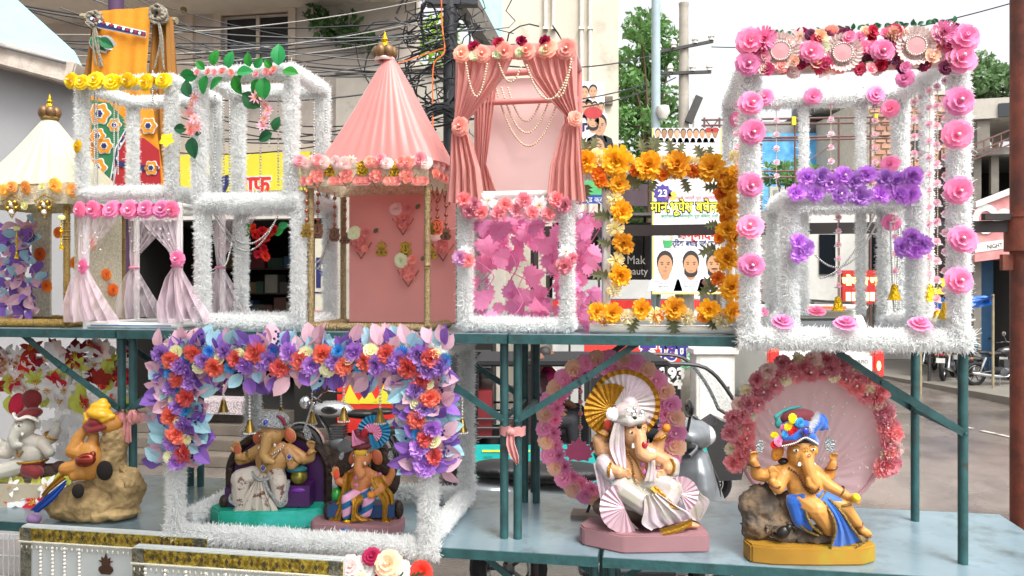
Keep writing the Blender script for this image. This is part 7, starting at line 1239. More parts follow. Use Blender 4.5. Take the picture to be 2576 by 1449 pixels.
# ===== silver-turbaned idol on a throne (crop 850,1600, scale 2.415)
I = Idol('idol in silver jewelled cap and printed white dhoti on a teal base', 850, 1600, 2.415, 560, 1215, .03)
mb = MB(); SK3 = skin_mat('ochre_skin', 'b18a52', 'b87852')
I.ell(mb, 590, 610, 40, 165, 140, 110); I.ell(mb, 600, 520, 20, 175, 100, 90); I.ell(mb, 590, 350, 60, 115, 115, 105)
I.chain(mb, (575, 370, 150, 58), (565, 450, 175, 52), (550, 520, 190, 46), (580, 565, 195, 40), (640, 590, 190, 26))
I.ell(mb, 455, 395, 20, 62, 72, 16, .4); I.ell(mb, 752, 370, 20, 62, 82, 16, -.5)
I.chain(mb, (450, 520, 10, 62), (330, 590, 0, 60), (280, 610, 30, 50), (275, 560, 60, 42)); I.hand(mb, 270, 500, 70, 105, 78, .12, 1)
I.chain(mb, (740, 510, 10, 62), (880, 600, 0, 62), (945, 590, 10, 50), (965, 530, 30, 40)); I.hand(mb, 970, 470, 45, 80, 66, .7, 1)
I.chain(mb, (740, 520, 50, 60), (830, 600, 60, 54), (800, 640, 120, 44)); I.hand(mb, 785, 610, 150, 110, 58, .7, -1)
I.ell(mb, 235, 985, 60, 60, 20, 30, .1)
I.body(mb, SK3)
PRINT = mat('printed_cotton', 'bdb4a8', .75, var=.06, col2='6f4f48', mixs=30, lo=.56, hi=.6)
I.blob('dhoti', PRINT, lambda m: (I.chain(m, (430, 740, 80, 90), (320, 760, 150, 92), (330, 960, 130, 90)), I.chain(m, (640, 740, 80, 90), (680, 780, 150, 82), (690, 960, 130, 80)), I.ell(m, 480, 960, 60, 220, 180, 110), I.ell(m, 510, 800, 60, 160, 90, 100)), 5)
I.cloth('dhoti_pleats', PRINT, [((470, 770, 190), (550, 765, 190)), ((390, 900, 215), (610, 890, 215)), ((290, 1050, 215), (690, 1040, 205)), ((250, 1170, 190), (700, 1140, 180))], 13, 10, 36)
LACEG = mat('silver_lace', 'a9adb0', .3, metal=.6, var=.4, scale=160, bump=.9, bscale=220)
for pts in (((250, 1170, 195), (350, 1198, 200), (480, 1195, 205), (600, 1195, 200), (700, 1145, 185)), ((240, 900, 160), (230, 960, 165), (300, 1010, 190), (245, 1090, 190), (248, 1165, 195)), ((560, 760, 195), (610, 850, 220), (690, 960, 215), (730, 980, 200), (770, 860, 170), (770, 780, 120)), ((430, 690, 150), (480, 740, 185), (560, 760, 195), (680, 720, 150))):
    MB().tube(smooth_path([I.p(*p) for p in pts], 6), 16 * I.s, 6).build('lace_trim', LACEG, I.t, smooth=True)
I.blob('cap', LACEG, lambda m: (I.ell(m, 610, 225, 40, 150, 95, 110, .05), I.chain(m, (480, 270, 80, 24), (590, 255, 160, 28), (700, 275, 110, 24))), 3); I.part('cap_stripe', mat('maroon_stripe', '7c1f38', .6), lambda m: m.tube([I.p(660, 160, 128), I.p(715, 200, 120), I.p(730, 260, 105)], [10 * I.s, 22 * I.s, 16 * I.s], 8))
for x, y, d, r in ((560, 230, 158, 26), (797, 540, 200, 20), (540, 655, 168, 20)): MB().sph(I.p(x, y, d), (r * .75 * I.s, r * .5 * I.s, r * I.s), 10, 6).build('blue_gem', BLUG, I.t, smooth=True); I.beads([(x + r * 1.15 * math.cos(a), y + r * 1.4 * math.sin(a), d - 4) for a in [k * .7 for k in range(10)]], 6, DIAM, 'gem_ring')
for k in range(60): x, y = random.uniform(485, 700), random.uniform(165, 285); MB().sph(I.p(x, y, 150 - abs(x - 590) * .45 - abs(y - 240) * .2), 7 * I.s, 5, 4).build('crystal', DIAM, I.t)
I.beads([(500, 460, 120), (520, 560, 150), (535, 640, 165), (590, 615, 168), (650, 560, 150), (705, 470, 110)], 9, GT2); I.beads([(620, 530, 140), (690, 490, 120), (720, 450, 100)], 10, DIAM)
for x, y, d, r, tl in ((290, 600, 40, 54, (.2, 0, 1)), (960, 545, 25, 46, (-.3, 0, 1)), (380, 570, 30, 60, (1, 0, .7)), (830, 590, 70, 58, (1, 0, 1))): I.ring(x, y, d, r, 9, GT2, tl)
I.eye(510, 358, 140, 22); I.eye(635, 348, 140, 22)
I.part('tusk', WHP, lambda m: m.tube([I.p(515, 450, 130), I.p(500, 462, 150), I.p(488, 472, 158)], [14 * I.s, 12 * I.s, 4 * I.s], 8)); I.part('tusk', WHP, lambda m: m.tube([I.p(640, 440, 130), I.p(645, 450, 150)], [13 * I.s, 10 * I.s], 8))
EARR = mat('terracotta_paint', 'b45c3c', .5)
I.part('ear_paint', EARR, lambda m: I.ell(m, 757, 370, 34, 48, 66, 12, -.5)); I.part('ear_paint', EARR, lambda m: I.ell(m, 448, 395, 34, 46, 56, 12, .4)); I.part('palm_paint', EARR, lambda m: (I.ell(m, 272, 500, 88, 34, 48, 6)))
I.medal(335, 330, 60, 28, 58, .4); I.medal(935, 355, 60, 34, 60, -.1)
THR = mat('throne_bronze', '33241c', .45, metal=.3, var=.4, scale=30, bump=.8, bscale=60); PUR = mat('purple_paint', '3f1450', .45, var=.15)
mb = MB(); c = I.p(615, 760, -110)
arc = [(500 * math.cos(a), 420 * math.sin(a)) for a in [math.pi * k / 24 for k in range(25)]]; pl = [(-500, -300)] + [(x, y) for x, y in arc[::-1]] + [(500, -300)]
mb.prism([(x * I.s, y * I.s) for x, y in pl][::-1], 30 * I.s, XZ, c); mb.build('throne_back', PUR, I.t)
MB().tube([c + Vector((x * I.s, -20 * I.s, y * I.s)) for x, y in [(-480, -300)] + [(x * .96, y * .96) for x, y in arc[::-1]] + [(480, -300)]], 42 * I.s, 8).build('throne_rim', THR, I.t, smooth=True)
I.part('bolster', mat('gold_bolster', '77702c', .3, metal=.6, var=.3), lambda m: m.sph(I.p(855, 760, 70), (80 * I.s, 90 * I.s, 76 * I.s), 14, 10)); I.part('bolster_cover', mat('teal_cover', '135a63', .6), lambda m: I.ell(m, 830, 690, 60, 100, 36, 80))
I.part('seat', PUR, lambda m: m.box(I.p(830, 930, 0), (280 * I.s, 260 * I.s, 200 * I.s))); I.part('seat', PUR, lambda m: m.box(I.p(250, 960, -20), (200 * I.s, 220 * I.s, 190 * I.s))); I.part('seat_cushion', mat('violet_cushion', '6a2390', .5), lambda m: I.ell(m, 860, 875, 60, 110, 40, 90))
I.part('throne_leg', THR, lambda m: I.ell(m, 860, 990, 90, 34, 60, 34)); I.part('throne_leg', THR, lambda m: I.ell(m, 140, 1000, 70, 50, 70, 40))
TEAL = mat('teal_base', '12977f', .5, var=.15, col2='3fb5b0', mixs=4, lo=.5, hi=.7)
mb = MB(); mb.prism([((x - I.xc) * I.s, -d * I.s) for x, d in ((0, 60), (150, 240), (700, 260), (900, 220), (1090, 120), (1080, -120), (50, -150))][::-1], 170 * I.s, None, (0, 0, 85 * I.s)); mb.build('plinth', TEAL, I.t, bevel=.006)
# ===== fan-turbaned idol with striped legs (same crop)
I = Idol('small idol with blue pleated fan turban and pink-and-blue striped legs', 850, 1600, 2.415, 1430, 1262, .0)
SK4 = skin_mat('orange_skin', 'c07c45', 'b85a38'); mb = MB()
I.ell(mb, 1430, 800, 40, 115, 110, 80); I.ell(mb, 1440, 720, 20, 125, 80, 70); I.ell(mb, 1455, 560, 50, 88, 92, 80)
I.chain(mb, (1440, 570, 115, 46), (1435, 640, 140, 46), (1460, 700, 150, 40), (1490, 680, 155, 26), (1480, 650, 155, 20)); I.ell(mb, 1365, 560, 15, 44, 76, 12, .35); I.ell(mb, 1590, 555, 15, 56, 84, 12, -.35)
I.chain(mb, (1340, 730, 20, 50), (1270, 800, 30, 46), (1225, 780, 50, 38)); I.hand(mb, 1215, 715, 60, 100, 66, .05, 1)
I.chain(mb, (1540, 730, 20, 50), (1690, 800, 10, 44), (1735, 720, 20, 36), (1740, 680, 30, 30)); I.hand(mb, 1745, 635, 40, 85, 48, .5, 1)
I.chain(mb, (1540, 750, 40, 50), (1640, 850, 70, 44), (1590, 880, 120, 36)); I.hand(mb, 1560, 885, 140, 180, 40, .5, 1)
I.ell(mb, 1335, 1165, 120, 50, 24, 60, 0); I.ell(mb, 1450, 1180, 120, 44, 24, 60, 0)
I.body(mb, SK4)
def stripes(name, ca, cb):
    m = mat(name, ca, .5, var=0); n = m.node_tree.nodes; l = m.node_tree.links; b = n['Principled BSDF']; tc = n.new('ShaderNodeTexCoord'); mp = n.new('ShaderNodeMapping'); mp.inputs['Rotation'].default_value = (0, .5, 0); w = n.new('ShaderNodeTexWave'); w.bands_direction = 'Z'; w.inputs['Scale'].default_value = 6.5; w.inputs['Distortion'].default_value = .6
    cr = n.new('ShaderNodeValToRGB'); cr.color_ramp.interpolation = 'CONSTANT'; cr.color_ramp.elements[0].color = (*lin(ca), 1); cr.color_ramp.elements[1].position = .58; cr.color_ramp.elements[1].color = (*lin(cb), 1)
    l.new(tc.outputs['Object'], mp.inputs[0]); l.new(mp.outputs[0], w.inputs['Vector']); l.new(w.outputs[1], cr.inputs[0]); l.new(cr.outputs[0], b.inputs['Base Color']); return m
STR = stripes('leg_stripes', 'd59ab8', '15618f')
for nm, pts in (('trouser', ((1400, 900, 60, 70), (1335, 930, 130, 64), (1320, 1090, 120, 44))), ('trouser', ((1490, 900, 60, 66), (1530, 940, 130, 60), (1510, 1060, 120, 50), (1440, 1110, 120, 34)))): I.blob(nm, STR, lambda m: I.chain(m, *pts), 3)
I.cloth('shawl', GOLDP, [((1290, 700, 60), (1370, 680, 90)), ((1265, 850, 70), (1350, 860, 120)), ((1210, 1000, 70), (1300, 1010, 120)), ((1120, 1180, 70), (1250, 1195, 110))], 7, 8); I.cloth('shawl', GOLDP, [((1540, 740, 100), (1640, 720, 60)), ((1600, 850, 130), (1700, 830, 60)), ((1660, 980, 120), (1760, 940, 50)), ((1655, 1160, 110), (1740, 1170, 60))], 7, 8)
I.cloth('sash', GOLDP, [((1345, 890, 130), (1580, 890, 130)), ((1390, 960, 190), (1460, 960, 190)), ((1385, 1060, 195), (1455, 1060, 195)), ((1380, 1130, 190), (1600, 1120, 170))], 6, 6); 
for x in (1330, 1700): I.part('anklet', GOLDF, lambda m: I.ell(m, x, 1140 if x < 1500 else 1165, 130 if x < 1500 else 95, 42, 24, 40))
I.part('shoe', mat('blue_shoe', '1b66b0', .4), lambda m: I.ell(m, 1335, 1192, 120, 80, 16, 90))
DB = mat('peacock_cloth', '11739c', .5, var=.1); PK = mat('pink_cloth', 'd680a6', .5, var=.1)
I.fan('turban_fan', DB, 1560, 315, 0, 160, R(-75), R(185), 17, 8, 30); I.fan('turban_fan', PK, 1545, 325, 16, 92, R(-60), R(160), 12, 6, 12)
I.blob('turban', mat('maroon_cap', '5c0f20', .6), lambda m: (I.ell(m, 1445, 400, 30, 92, 66, 76), I.chain(m, (1365, 445, 60, 20), (1445, 455, 105, 22), (1530, 445, 60, 20)), I.ell(m, 1400, 330, 10, 40, 46, 34)), 3); I.cloth('turban_front', PK, [((1360, 290, 60), (1370, 285, 60)), ((1368, 360, 100), (1420, 350, 115)), ((1372, 440, 100), (1500, 400, 105))], 6, 3, 10)
I.part('feather', mat('red_plume', '9a1220', .8), lambda m: I.ell(m, 1475, 330, 70, 34, 62, 22, .3)); I.cloth('turban_tail', DB, [((1520, 330, 50), (1560, 340, 40)), ((1530, 420, 50), (1600, 430, 30)), ((1560, 480, 40), (1620, 470, 20))], 4, 4, 8)
I.eye(1395, 525, 108, 18); I.eye(1500, 518, 108, 18); I.part('tusk', WHP, lambda m: m.tube([I.p(1390, 600, 110), I.p(1370, 625, 130)], [13 * I.s, 5 * I.s], 8)); I.part('tusk', WHP, lambda m: m.tube([I.p(1490, 590, 110), I.p(1500, 605, 130)], [15 * I.s, 8 * I.s], 8))
I.part('brow_paint', mat('yellow_brow', 'd2a728', .5), lambda m: I.ell(m, 1450, 500, 95, 66, 36, 36)); I.part('ear_paint', EARR, lambda m: I.ell(m, 1594, 555, 26, 44, 70, 9, -.35)); I.part('ear_paint', EARR, lambda m: I.ell(m, 1361, 560, 26, 34, 64, 9, .35)); I.part('palm_paint', mat('red_palm', 'd2452e'), lambda m: I.ell(m, 1215, 715, 76, 28, 44, 6))
for x, y, d, r in ((1425, 722, 150, 26), (1415, 800, 130, 22), (1625, 715, 60, 22)): MB().sph(I.p(x, y, d), (r * I.s, r * .4 * I.s, r * I.s), 10, 6).build('pink_gem', PKG, I.t, smooth=True)
MB().sph(I.p(1565, 875, 190), 36 * I.s, 10, 8).build('sweet', MATS['orange_sweet'], I.t, smooth=True); I.medal(1255, 545, 40, 22, 36, .3); I.medal(1725, 545, 30, 26, 44, 0)
I.part('bolster', mat('green_bolster', '1f8a2c', .3, coat=.5), lambda m: I.ell(m, 1205, 915, 20, 52, 66, 60)); I.part('throne_back', THR, lambda m: (I.ell(m, 1330, 720, -70, 170, 210, 40, .3), I.ell(m, 1660, 720, -70, 140, 240, 40, -.2))); I.part('throne_leg', THR, lambda m: I.ell(m, 1130, 1070, 30, 55, 90, 50)); I.part('throne_leg', THR, lambda m: I.ell(m, 1800, 1060, 20, 50, 90, 50)); I.part('seat', mat('navy_seat', '153a66', .5), lambda m: m.box(I.p(1450, 1060, -10), (640 * I.s, 200 * I.s, 120 * I.s)))
mb = MB(); mb.prism([((x - I.xc) * I.s, -d * I.s) for x, d in ((960, 60), (1000, 140), (1740, 260), (1850, 150), (1850, -100), (980, -120))][::-1], 110 * I.s, None, (0, 0, 55 * I.s)); mb.build('plinth', MATS['mauve_plinth'], I.t, bevel=.005)
# ===== white idol at far left (crop 0,1350 scale 1.932)
I = Idol('white-bodied idol with red turban, seated under the flower arch', 0, 1350, 1.932, 190, 1255, .12, .004)
SKW = skin_mat('white_skin', 'b9b6aa', 'c4aea0'); mb = MB()
I.ell(mb, 250, 880, 30, 110, 100, 80); I.ell(mb, 240, 800, 20, 120, 80, 70); I.ell(mb, 215, 670, 50, 80, 85, 75); I.chain(mb, (190, 680, 105, 42), (180, 740, 125, 40), (195, 790, 130, 34), (240, 790, 130, 22))
I.chain(mb, (330, 790, 10, 48), (400, 760, 0, 46), (450, 700, 20, 34)); I.hand(mb, 465, 655, 30, 75, 44, .4, 1); I.chain(mb, (335, 800, 30, 46), (420, 860, 60, 40)); I.hand(mb, 440, 850, 70, 20, 40, .5, 1)
I.chain(mb, (150, 800, 10, 46), (60, 840, 20, 44), (30, 790, 40, 34)); I.hand(mb, 20, 745, 50, 100, 42, .3, 1); I.chain(mb, (160, 810, 30, 46), (100, 870, 60, 42), (40, 860, 90, 34)); I.ell(mb, 290, 640, 10, 30, 60, 12, -.3)
I.chain(mb, (200, 960, 60, 70), (90, 990, 110, 60), (0, 1000, 100, 50)); I.body(mb, SKW)
DRD = mat('dark_red_cloth', '7a1016', .7, sheen=.4)
I.blob('dhoti', DRD, lambda m: (I.ell(m, 240, 990, 20, 130, 80, 90), I.chain(m, (260, 980, 70, 62), (340, 1010, 90, 50))), 3); I.blob('turban', DRD, lambda m: (I.ell(m, 250, 570, 30, 95, 45, 75, -.2), I.ell(m, 245, 460, 0, 80, 75, 40)), 3); I.part('plume', RED, lambda m: I.ell(m, 135, 500, 10, 60, 90, 30, .3))
I.part('turban_twist', WHP, lambda m: m.tube(smooth_path([I.p(155, 560, 80), I.p(210, 600, 118), I.p(280, 580, 110), I.p(335, 620, 60)], 5), 14 * I.s, 6)); I.eye(225, 645, 120, 20); I.part('tusk', WHP, lambda m: m.tube([I.p(245, 705, 115), I.p(250, 718, 130)], [12 * I.s, 6 * I.s], 6))
I.beads([(190, 820, 100), (215, 880, 118), (250, 830, 105)], 9, GOLDP); I.ring(245, 930, 20, 125, 10, GOLDP, (0, 0, 1), 'belt', .8); I.ring(400, 745, 5, 48, 9, GOLDP, (.6, 0, .8))
I.part('mount', mat('dark_brown_clay', '3a241c', .7, bump=.5), lambda m: (I.ell(m, 400, 1030, 10, 130, 75, 70), I.ell(m, 470, 990, 20, 60, 55, 50)))
I.part('plinth', mat('cream_plinth', 'b8ad96', .6), lambda m: m.box(I.p(220, 1170, 0), (520 * I.s, 300 * I.s, 170 * I.s)))
# ===== idol seen from behind, leaning on a clay rock
I = Idol('idol seen from the back in yellow turban, clay rock with holes behind it', 0, 1350, 1.932, 720, 1425, -.06, .004)
CLAY = mat('bare_clay', '8a734c', .85, var=.2, scale=12, col2='b59a6c', mixs=6, bump=.7, bscale=45)
def clay(m): I.ell(m, 690, 1290, 0, 290, 150, 170); I.ell(m, 850, 1040, 0, 125, 280, 110); I.ell(m, 950, 1200, -20, 150, 190, 130); I.ell(m, 560, 1330, 40, 190, 100, 120); I.ell(m, 880, 820, -10, 100, 150, 90); I.ell(m, 760, 1370, 10, 330, 60, 150)
roughen(I.blob('clay_rock', CLAY, clay, 4, .006), .014, 16, 3)
mb = MB(); SKO = skin_mat('honey_skin', 'b97f35', 'a8682a')
I.ell(mb, 720, 960, 70, 110, 150, 80); I.chain(mb, (680, 900, 80, 56), (610, 880, 90, 52), (640, 780, 60, 44), (680, 730, 50, 36)); I.chain(mb, (740, 860, 60, 50), (745, 780, 40, 40), (740, 740, 30, 32)); I.chain(mb, (640, 1000, 90, 66), (570, 1010, 110, 52)); I.chain(mb, (680, 1040, 100, 60), (640, 1060, 120, 40)); I.ell(mb, 860, 690, 10, 90, 85, 80); I.body(mb, SKO)
TYEL = mat('yellow_turban', 'e0a816', .5, var=.15, coat=.3); 
I.blob('turban', TYEL, lambda m: (I.ell(m, 800, 600, 50, 105, 50, 80, .2), I.ell(m, 790, 550, 30, 80, 44, 60), I.ell(m, 805, 510, 20, 36, 26, 30), I.chain(m, (840, 640, 90, 26), (900, 620, 60, 24)), I.chain(m, (700, 600, 70, 20), (720, 640, 90, 18), (690, 670, 80, 14))), 3); I.blob('turban_band', DRD, lambda m: (I.chain(m, (700, 690, 80, 22), (760, 720, 100, 26), (850, 700, 90, 22)), I.ell(m, 770, 660, 80, 60, 40, 40), I.ell(m, 700, 590, 40, 30, 34, 30)), 3)
for x, y, r in ((700, 1160, 48), (870, 1020, 66)): MB().sph(I.p(x, y, 176 if x < 800 else 118), (r * .95 * I.s, 26 * I.s, r * 1.15 * I.s), 16, 8).build('hole_shade', mat('hole_dark', '1d1611', .9), I.t, smooth=True)  # dark domes on the rock, coloured as the shade inside its holes
I.part('mouse', mat('bronze_red', '8e2a14', .25, metal=.6, coat=.5), lambda m: (I.ell(m, 750, 930, 165, 80, 52, 40, -.2), I.ell(m, 800, 890, 160, 26, 24, 22))); I.cloth('cloth', mat('blue_drape', '17479c', .6), [((600, 1080, 150), (610, 1110, 175)), ((480, 1180, 170), (530, 1220, 185)), ((330, 1310, 150), (390, 1330, 165))], 5, 8); I.cloth('cloth', GOLDP, [((560, 1030, 140), (600, 1075, 160)), ((470, 1120, 150), (490, 1160, 165)), ((400, 1200, 130), (420, 1240, 150))], 5, 6); I.part('bundle', mat('lilac_cloth', '9a7aa8', .7), lambda m: I.ell(m, 335, 1385, 120, 55, 42, 40))
# ---------------- vehicles ----------------
RUB = mat('rubber', '1a1a1b', .75, var=.1); CHR = mat('chrome', 'b9babc', .15, metal=1); BLKP = mat('black_gloss', '131416', .25, coat=.6); ENG = mat('engine_metal', '5c5d5f', .4, metal=.7, var=.2); SEATB = mat('black_seat', '1c1b1b', .45, var=.15, bump=.2)
def wheel(parent, c, r, w, spokes=10, rim=None, axis=(1, 0, 0)):
    M = frame_of(axis); c = Vector(c); o = MB().tube([c + M @ Vector(((r - w) * math.cos(k / 28 * 6.283), (r - w) * math.sin(k / 28 * 6.283), 0)) for k in range(28)], w, 8, closed=True).build('tyre', RUB, parent, smooth=True)
    MB().tube([c + M @ Vector(((r - 1.9 * w) * math.cos(k / 24 * 6.283), (r - 1.9 * w) * math.sin(k / 24 * 6.283), 0)) for k in range(24)], w * .4, 6, closed=True).build('rim', rim or CHR, o, smooth=True)
    m = MB(); m.lathe([(0, w * .9), (r * .16, w * .7), (r * .16, -w * .7), (0, -w * .9)], 12, c, M)
    for k in range(spokes): a = k / spokes * 6.283; m.tube([c, c + M @ Vector(((r - 2 * w) * math.cos(a), (r - 2 * w) * math.sin(a), 0))], r * .025 if spokes > 8 else r * .05, 5)
    m.build('hub', ENG if rim is None else rim, o, smooth=True); return o
def motorbike(label, loc, rz, tank, logo=None, group=None, spokes=14, sc=1.):
    """side on: front towards +X"""
    t = thing('motorcycle', label, 'motorcycle', loc, rz, group); t.scale = (sc, sc, sc)
    for x, r in ((-.66, .3), (.68, .31)): wheel(t, (x, 0, r), r, .052, spokes, axis=(0, 1, 0))
    m = MB(); m.tube(smooth_path([(.5, 0, .82), (.3, 0, .55), (.2, 0, .32), (-.25, 0, .3), (-.3, 0, .6)], 4), .022, 8); m.tube([(.52, 0, .86), (.0, 0, .74), (-.6, 0, .68)], .02, 8); m.tube([(-.28, .06, .36), (-.66, .06, .3)], .02, 6); m.tube([(-.28, -.06, .36), (-.66, -.06, .3)], .02, 6); m.build('frame', BLKP, t, smooth=True)
    e = MB(); e.sph((.1, 0, .36), (.2, .14, .12), 12, 8); e.box((.14, 0, .52), (.16, .16, .22)); 
    for k in range(6): e.box((.14, 0, .45 + k * .035), (.21, .2, .012))
    e.lathe([(0, .16), (.1, .15), (.11, -.15), (0, -.16)], 16, (.0, 0, .34), Rx(math.pi / 2)); e.build('engine', ENG, t, smooth=True, ang=40)
    tk = MB(); tk.sph((.24, 0, .84), (.29, .14, .12), 18, 10); tk.sph((.12, 0, .82), (.2, .12, .09), 14, 8); tko = remesh('tank', tk, tank, .014, t, 2)
    if logo: 
        for s_ in (-1, 1): MB().sph((.24, s_ * .128, .84), (.12, .016, .055), 14, 6).build('tank_badge', BLKP, tko, smooth=True)
        text(logo[0], .036, mat('cream_print', 'd8cfae', .5), tko, up4((.24, -.147, .853))); text(logo[1], .036, MATS['cream_print'], tko, up4((.24, -.147, .822)))
    remesh('seat', (lambda b: (b.sph((-.18, 0, .79), (.26, .13, .055), 14, 6), b.sph((-.48, 0, .82), (.2, .12, .05), 14, 6), b)[-1])(MB()), SEATB, .014, t, 2)
    MB().tube(smooth_path([(-.95, 0, .62), (-.8, 0, .66), (-.66, 0, .67), (-.45, 0, .62)], 4), .06, 8).build('rear_fender', tank if logo else BLKP, t, smooth=True); MB().lathe([(.33, -.05), (.345, 0), (.33, .05)], 12, (.68, 0, .31), Rx(math.pi / 2), a0=R(20), a1=R(170)).build('front_fender', tank if logo else BLKP, t, smooth=True)
    for s_ in (-1, 1):
        MB().tube([(.68, s_ * .085, .31), (.48, s_ * .085, .95)], .022, 8).build('fork', CHR, t, smooth=True); MB().tube([(-.62, s_ * .11, .34), (-.45, s_ * .11, .7)], .03, 8).build('shock_absorber', CHR, t, smooth=True)
        MB().tube(smooth_path([(.46, s_ * .05, .98), (.42, s_ * .25, 1.05), (.3, s_ * .38, 1.02)], 4), .014, 8).build('handlebar', CHR, t, smooth=True); MB().tube([(.32, s_ * .36, 1.02), (.24, s_ * .43, 1.0)], .02, 8).build('grip', RUB, t, smooth=True)
        MB().tube([(.4, s_ * .28, 1.05), (.38, s_ * .34, 1.2)], .007, 6).build('mirror_stalk', BLKP, t); MB().lathe([(0, .012), (.06, .006), (.06, -.006), (0, -.01)], 14, (.38, s_ * .34, 1.24), frame_of((-1, 0, .1))).build('mirror', CHR, t, smooth=True)
        MB().sph((-.85 if s_ < 0 else -.85, s_ * .14, .68), .03, 8, 6).build('indicator', mat('amber_lens', 'c8781e', .3), t, smooth=True)
    MB().tube(smooth_path([(.2, -.1, .42), (.1, -.14, .24), (-.3, -.15, .26), (-.85, -.16, .34)], 5), [.02] * 8 + [.045] * 7 + [.035], 10).build('exhaust', CHR, t, smooth=True)
    MB().sph((.62, 0, .93), (.09, .1, .1), 14, 8).build('headlamp', CHR, t, smooth=True); MB().box((-.94, 0, .7), (.05, .12, .06)).build('tail_lamp', mat('red_lens', 'a3141a', .3), t); MB().box((-1.0, 0, .55), (.01, .2, .12)).build('number_plate', WPR, t); MB().tube([(-.1, -.12, .3), (-.2, -.25, .0)], .012, 6).build('kick_stand', BLKP, t)
    return t
g = at(885, 0, 11.2); WOODB = MATS['step_stone']
silver_tank = mat('silver_tank', 'a9aaab', .25, metal=.6, coat=.5)
motorbike('classic black and silver motorcycle parked by the stone steps', (g.x, 11.0, 0), math.pi - .1, silver_tank, ('ROYAL', 'ENFIELD'))
GBK = 'motorcycles parked along the far pavement'
pz = .1
for x, T, rz, lab in ((2515, 19.2, .12, 'black motorcycle nearest the right edge on the far pavement'), (2385, 20.6, .9, 'dark motorcycle with number plate, second on the far pavement'), (2330, 22, .8, 'dark motorcycle behind the teal table leg on the far pavement'), (2440, 21.4, .7, 'dark motorcycle squeezed between two others on the far pavement'), (2580, 20.6, .5, 'dark motorcycle farthest right, half hidden by the rusty post')): p = at(x, 0, T); motorbike(lab, (p.x, T, pz), rz, BLKP, group=GBK, spokes=6)
def scooter(label, loc, rz, col):
    t = thing('scooter', label, 'scooter', loc, rz)
    for x in (-.6, .62): wheel(t, (x, 0, .22), .22, .05, 5, axis=(0, 1, 0))
    remesh('body_shell', (lambda b: (b.sph((-.48, 0, .52), (.42, .19, .2), 16, 10), b.sph((-.7, 0, .6), (.25, .15, .14), 12, 8), b.box((.08, 0, .27), (.6, .34, .07)), b)[-1])(MB()), col, .016, t, 3)
    remesh('apron', (lambda b: (b.tube([(.36, 0, .3), (.42, 0, .6), (.4, 0, .86)], [.17, .2, .12], 14), b.sph((.44, 0, .62), (.12, .23, .3), 14, 10), b)[-1])(MB()), col, .014, t, 3)
    remesh('handle_cowl', (lambda b: (b.sph((.38, 0, .98), (.13, .2, .085), 16, 10), b.sph((.46, 0, .97), (.09, .12, .08), 12, 8), b)[-1])(MB()), col, .012, t, 2)
    remesh('seat', (lambda b: (b.sph((-.35, 0, .76), (.33, .15, .06), 16, 8), b.sph((-.65, 0, .78), (.18, .13, .05), 12, 8), b)[-1])(MB()), SEATB, .014, t, 2)
    MB().lathe([(.25, -.07), (.275, 0), (.25, .07)], 14, (.62, 0, .22), Rx(math.pi / 2), a0=R(-10), a1=R(190)).build('front_fender', col, t, smooth=True)
    MB().sph((.5, 0, .97), (.06, .1, .06), 12, 8).build('headlamp', mat('lamp_glass', 'd5d8da', .1, coat=1), t, smooth=True)
    for s_ in (-1, 1):
        MB().tube([(.36, s_ * .16, .98), (.31, s_ * .24, .975)], .013, 8).build('handlebar', BLKP, t); MB().tube([(.325, s_ * .22, .976), (.26, s_ * .36, .965)], .022, 12).build('grip', RUB, t, smooth=True)
        MB().tube(smooth_path([(.38, s_ * .2, .965), (.39, s_ * .28, .955), (.33, s_ * .37, .93)], 4), [.008] * 8 + [.012], 6).build('brake_lever', CHR, t, smooth=True)
        MB().tube(smooth_path([(.36, s_ * .19, 1.02), (.37, s_ * .22, 1.12), (.34, s_ * .33, 1.17)], 4), .008, 6).build('mirror_stalk', BLKP, t); MB().sph((.33, s_ * .38, 1.18), (.02, .075, .045), 12, 8).build('mirror', BLKP, t, smooth=True)
    MB().tube(smooth_path([(.53, -.16, .42), (.56, -.08, .7), (.5, 0, .84), (.56, .08, .7), (.53, .16, .42)], 5), .008, 6).build('apron_trim', BLKP, t); MB().bb(-.2, .3, -.19, .19, .235, .262).build('floor_trim', BLKP, t); MB().tube([(-.2, -.185, .5), (-.55, -.2, .56), (-.85, -.12, .62)], .008, 5).build('panel_seam', BLKP, t); MB().tube([(-.2, .185, .5), (-.55, .2, .56), (-.85, .12, .62)], .008, 5).build('panel_seam', BLKP, t)
    MB().box((-.86, 0, .56), (.03, .16, .06)).build('tail_lamp', mat('red_lens', 'a3141a', .3), t); return t
scooter('silver grey scooter with black seat parked behind the lower table', (.58, 4.42, ground_z(4.42)), 0, mat('silver_scooter', '7f8488', .35, metal=.3, coat=.5))
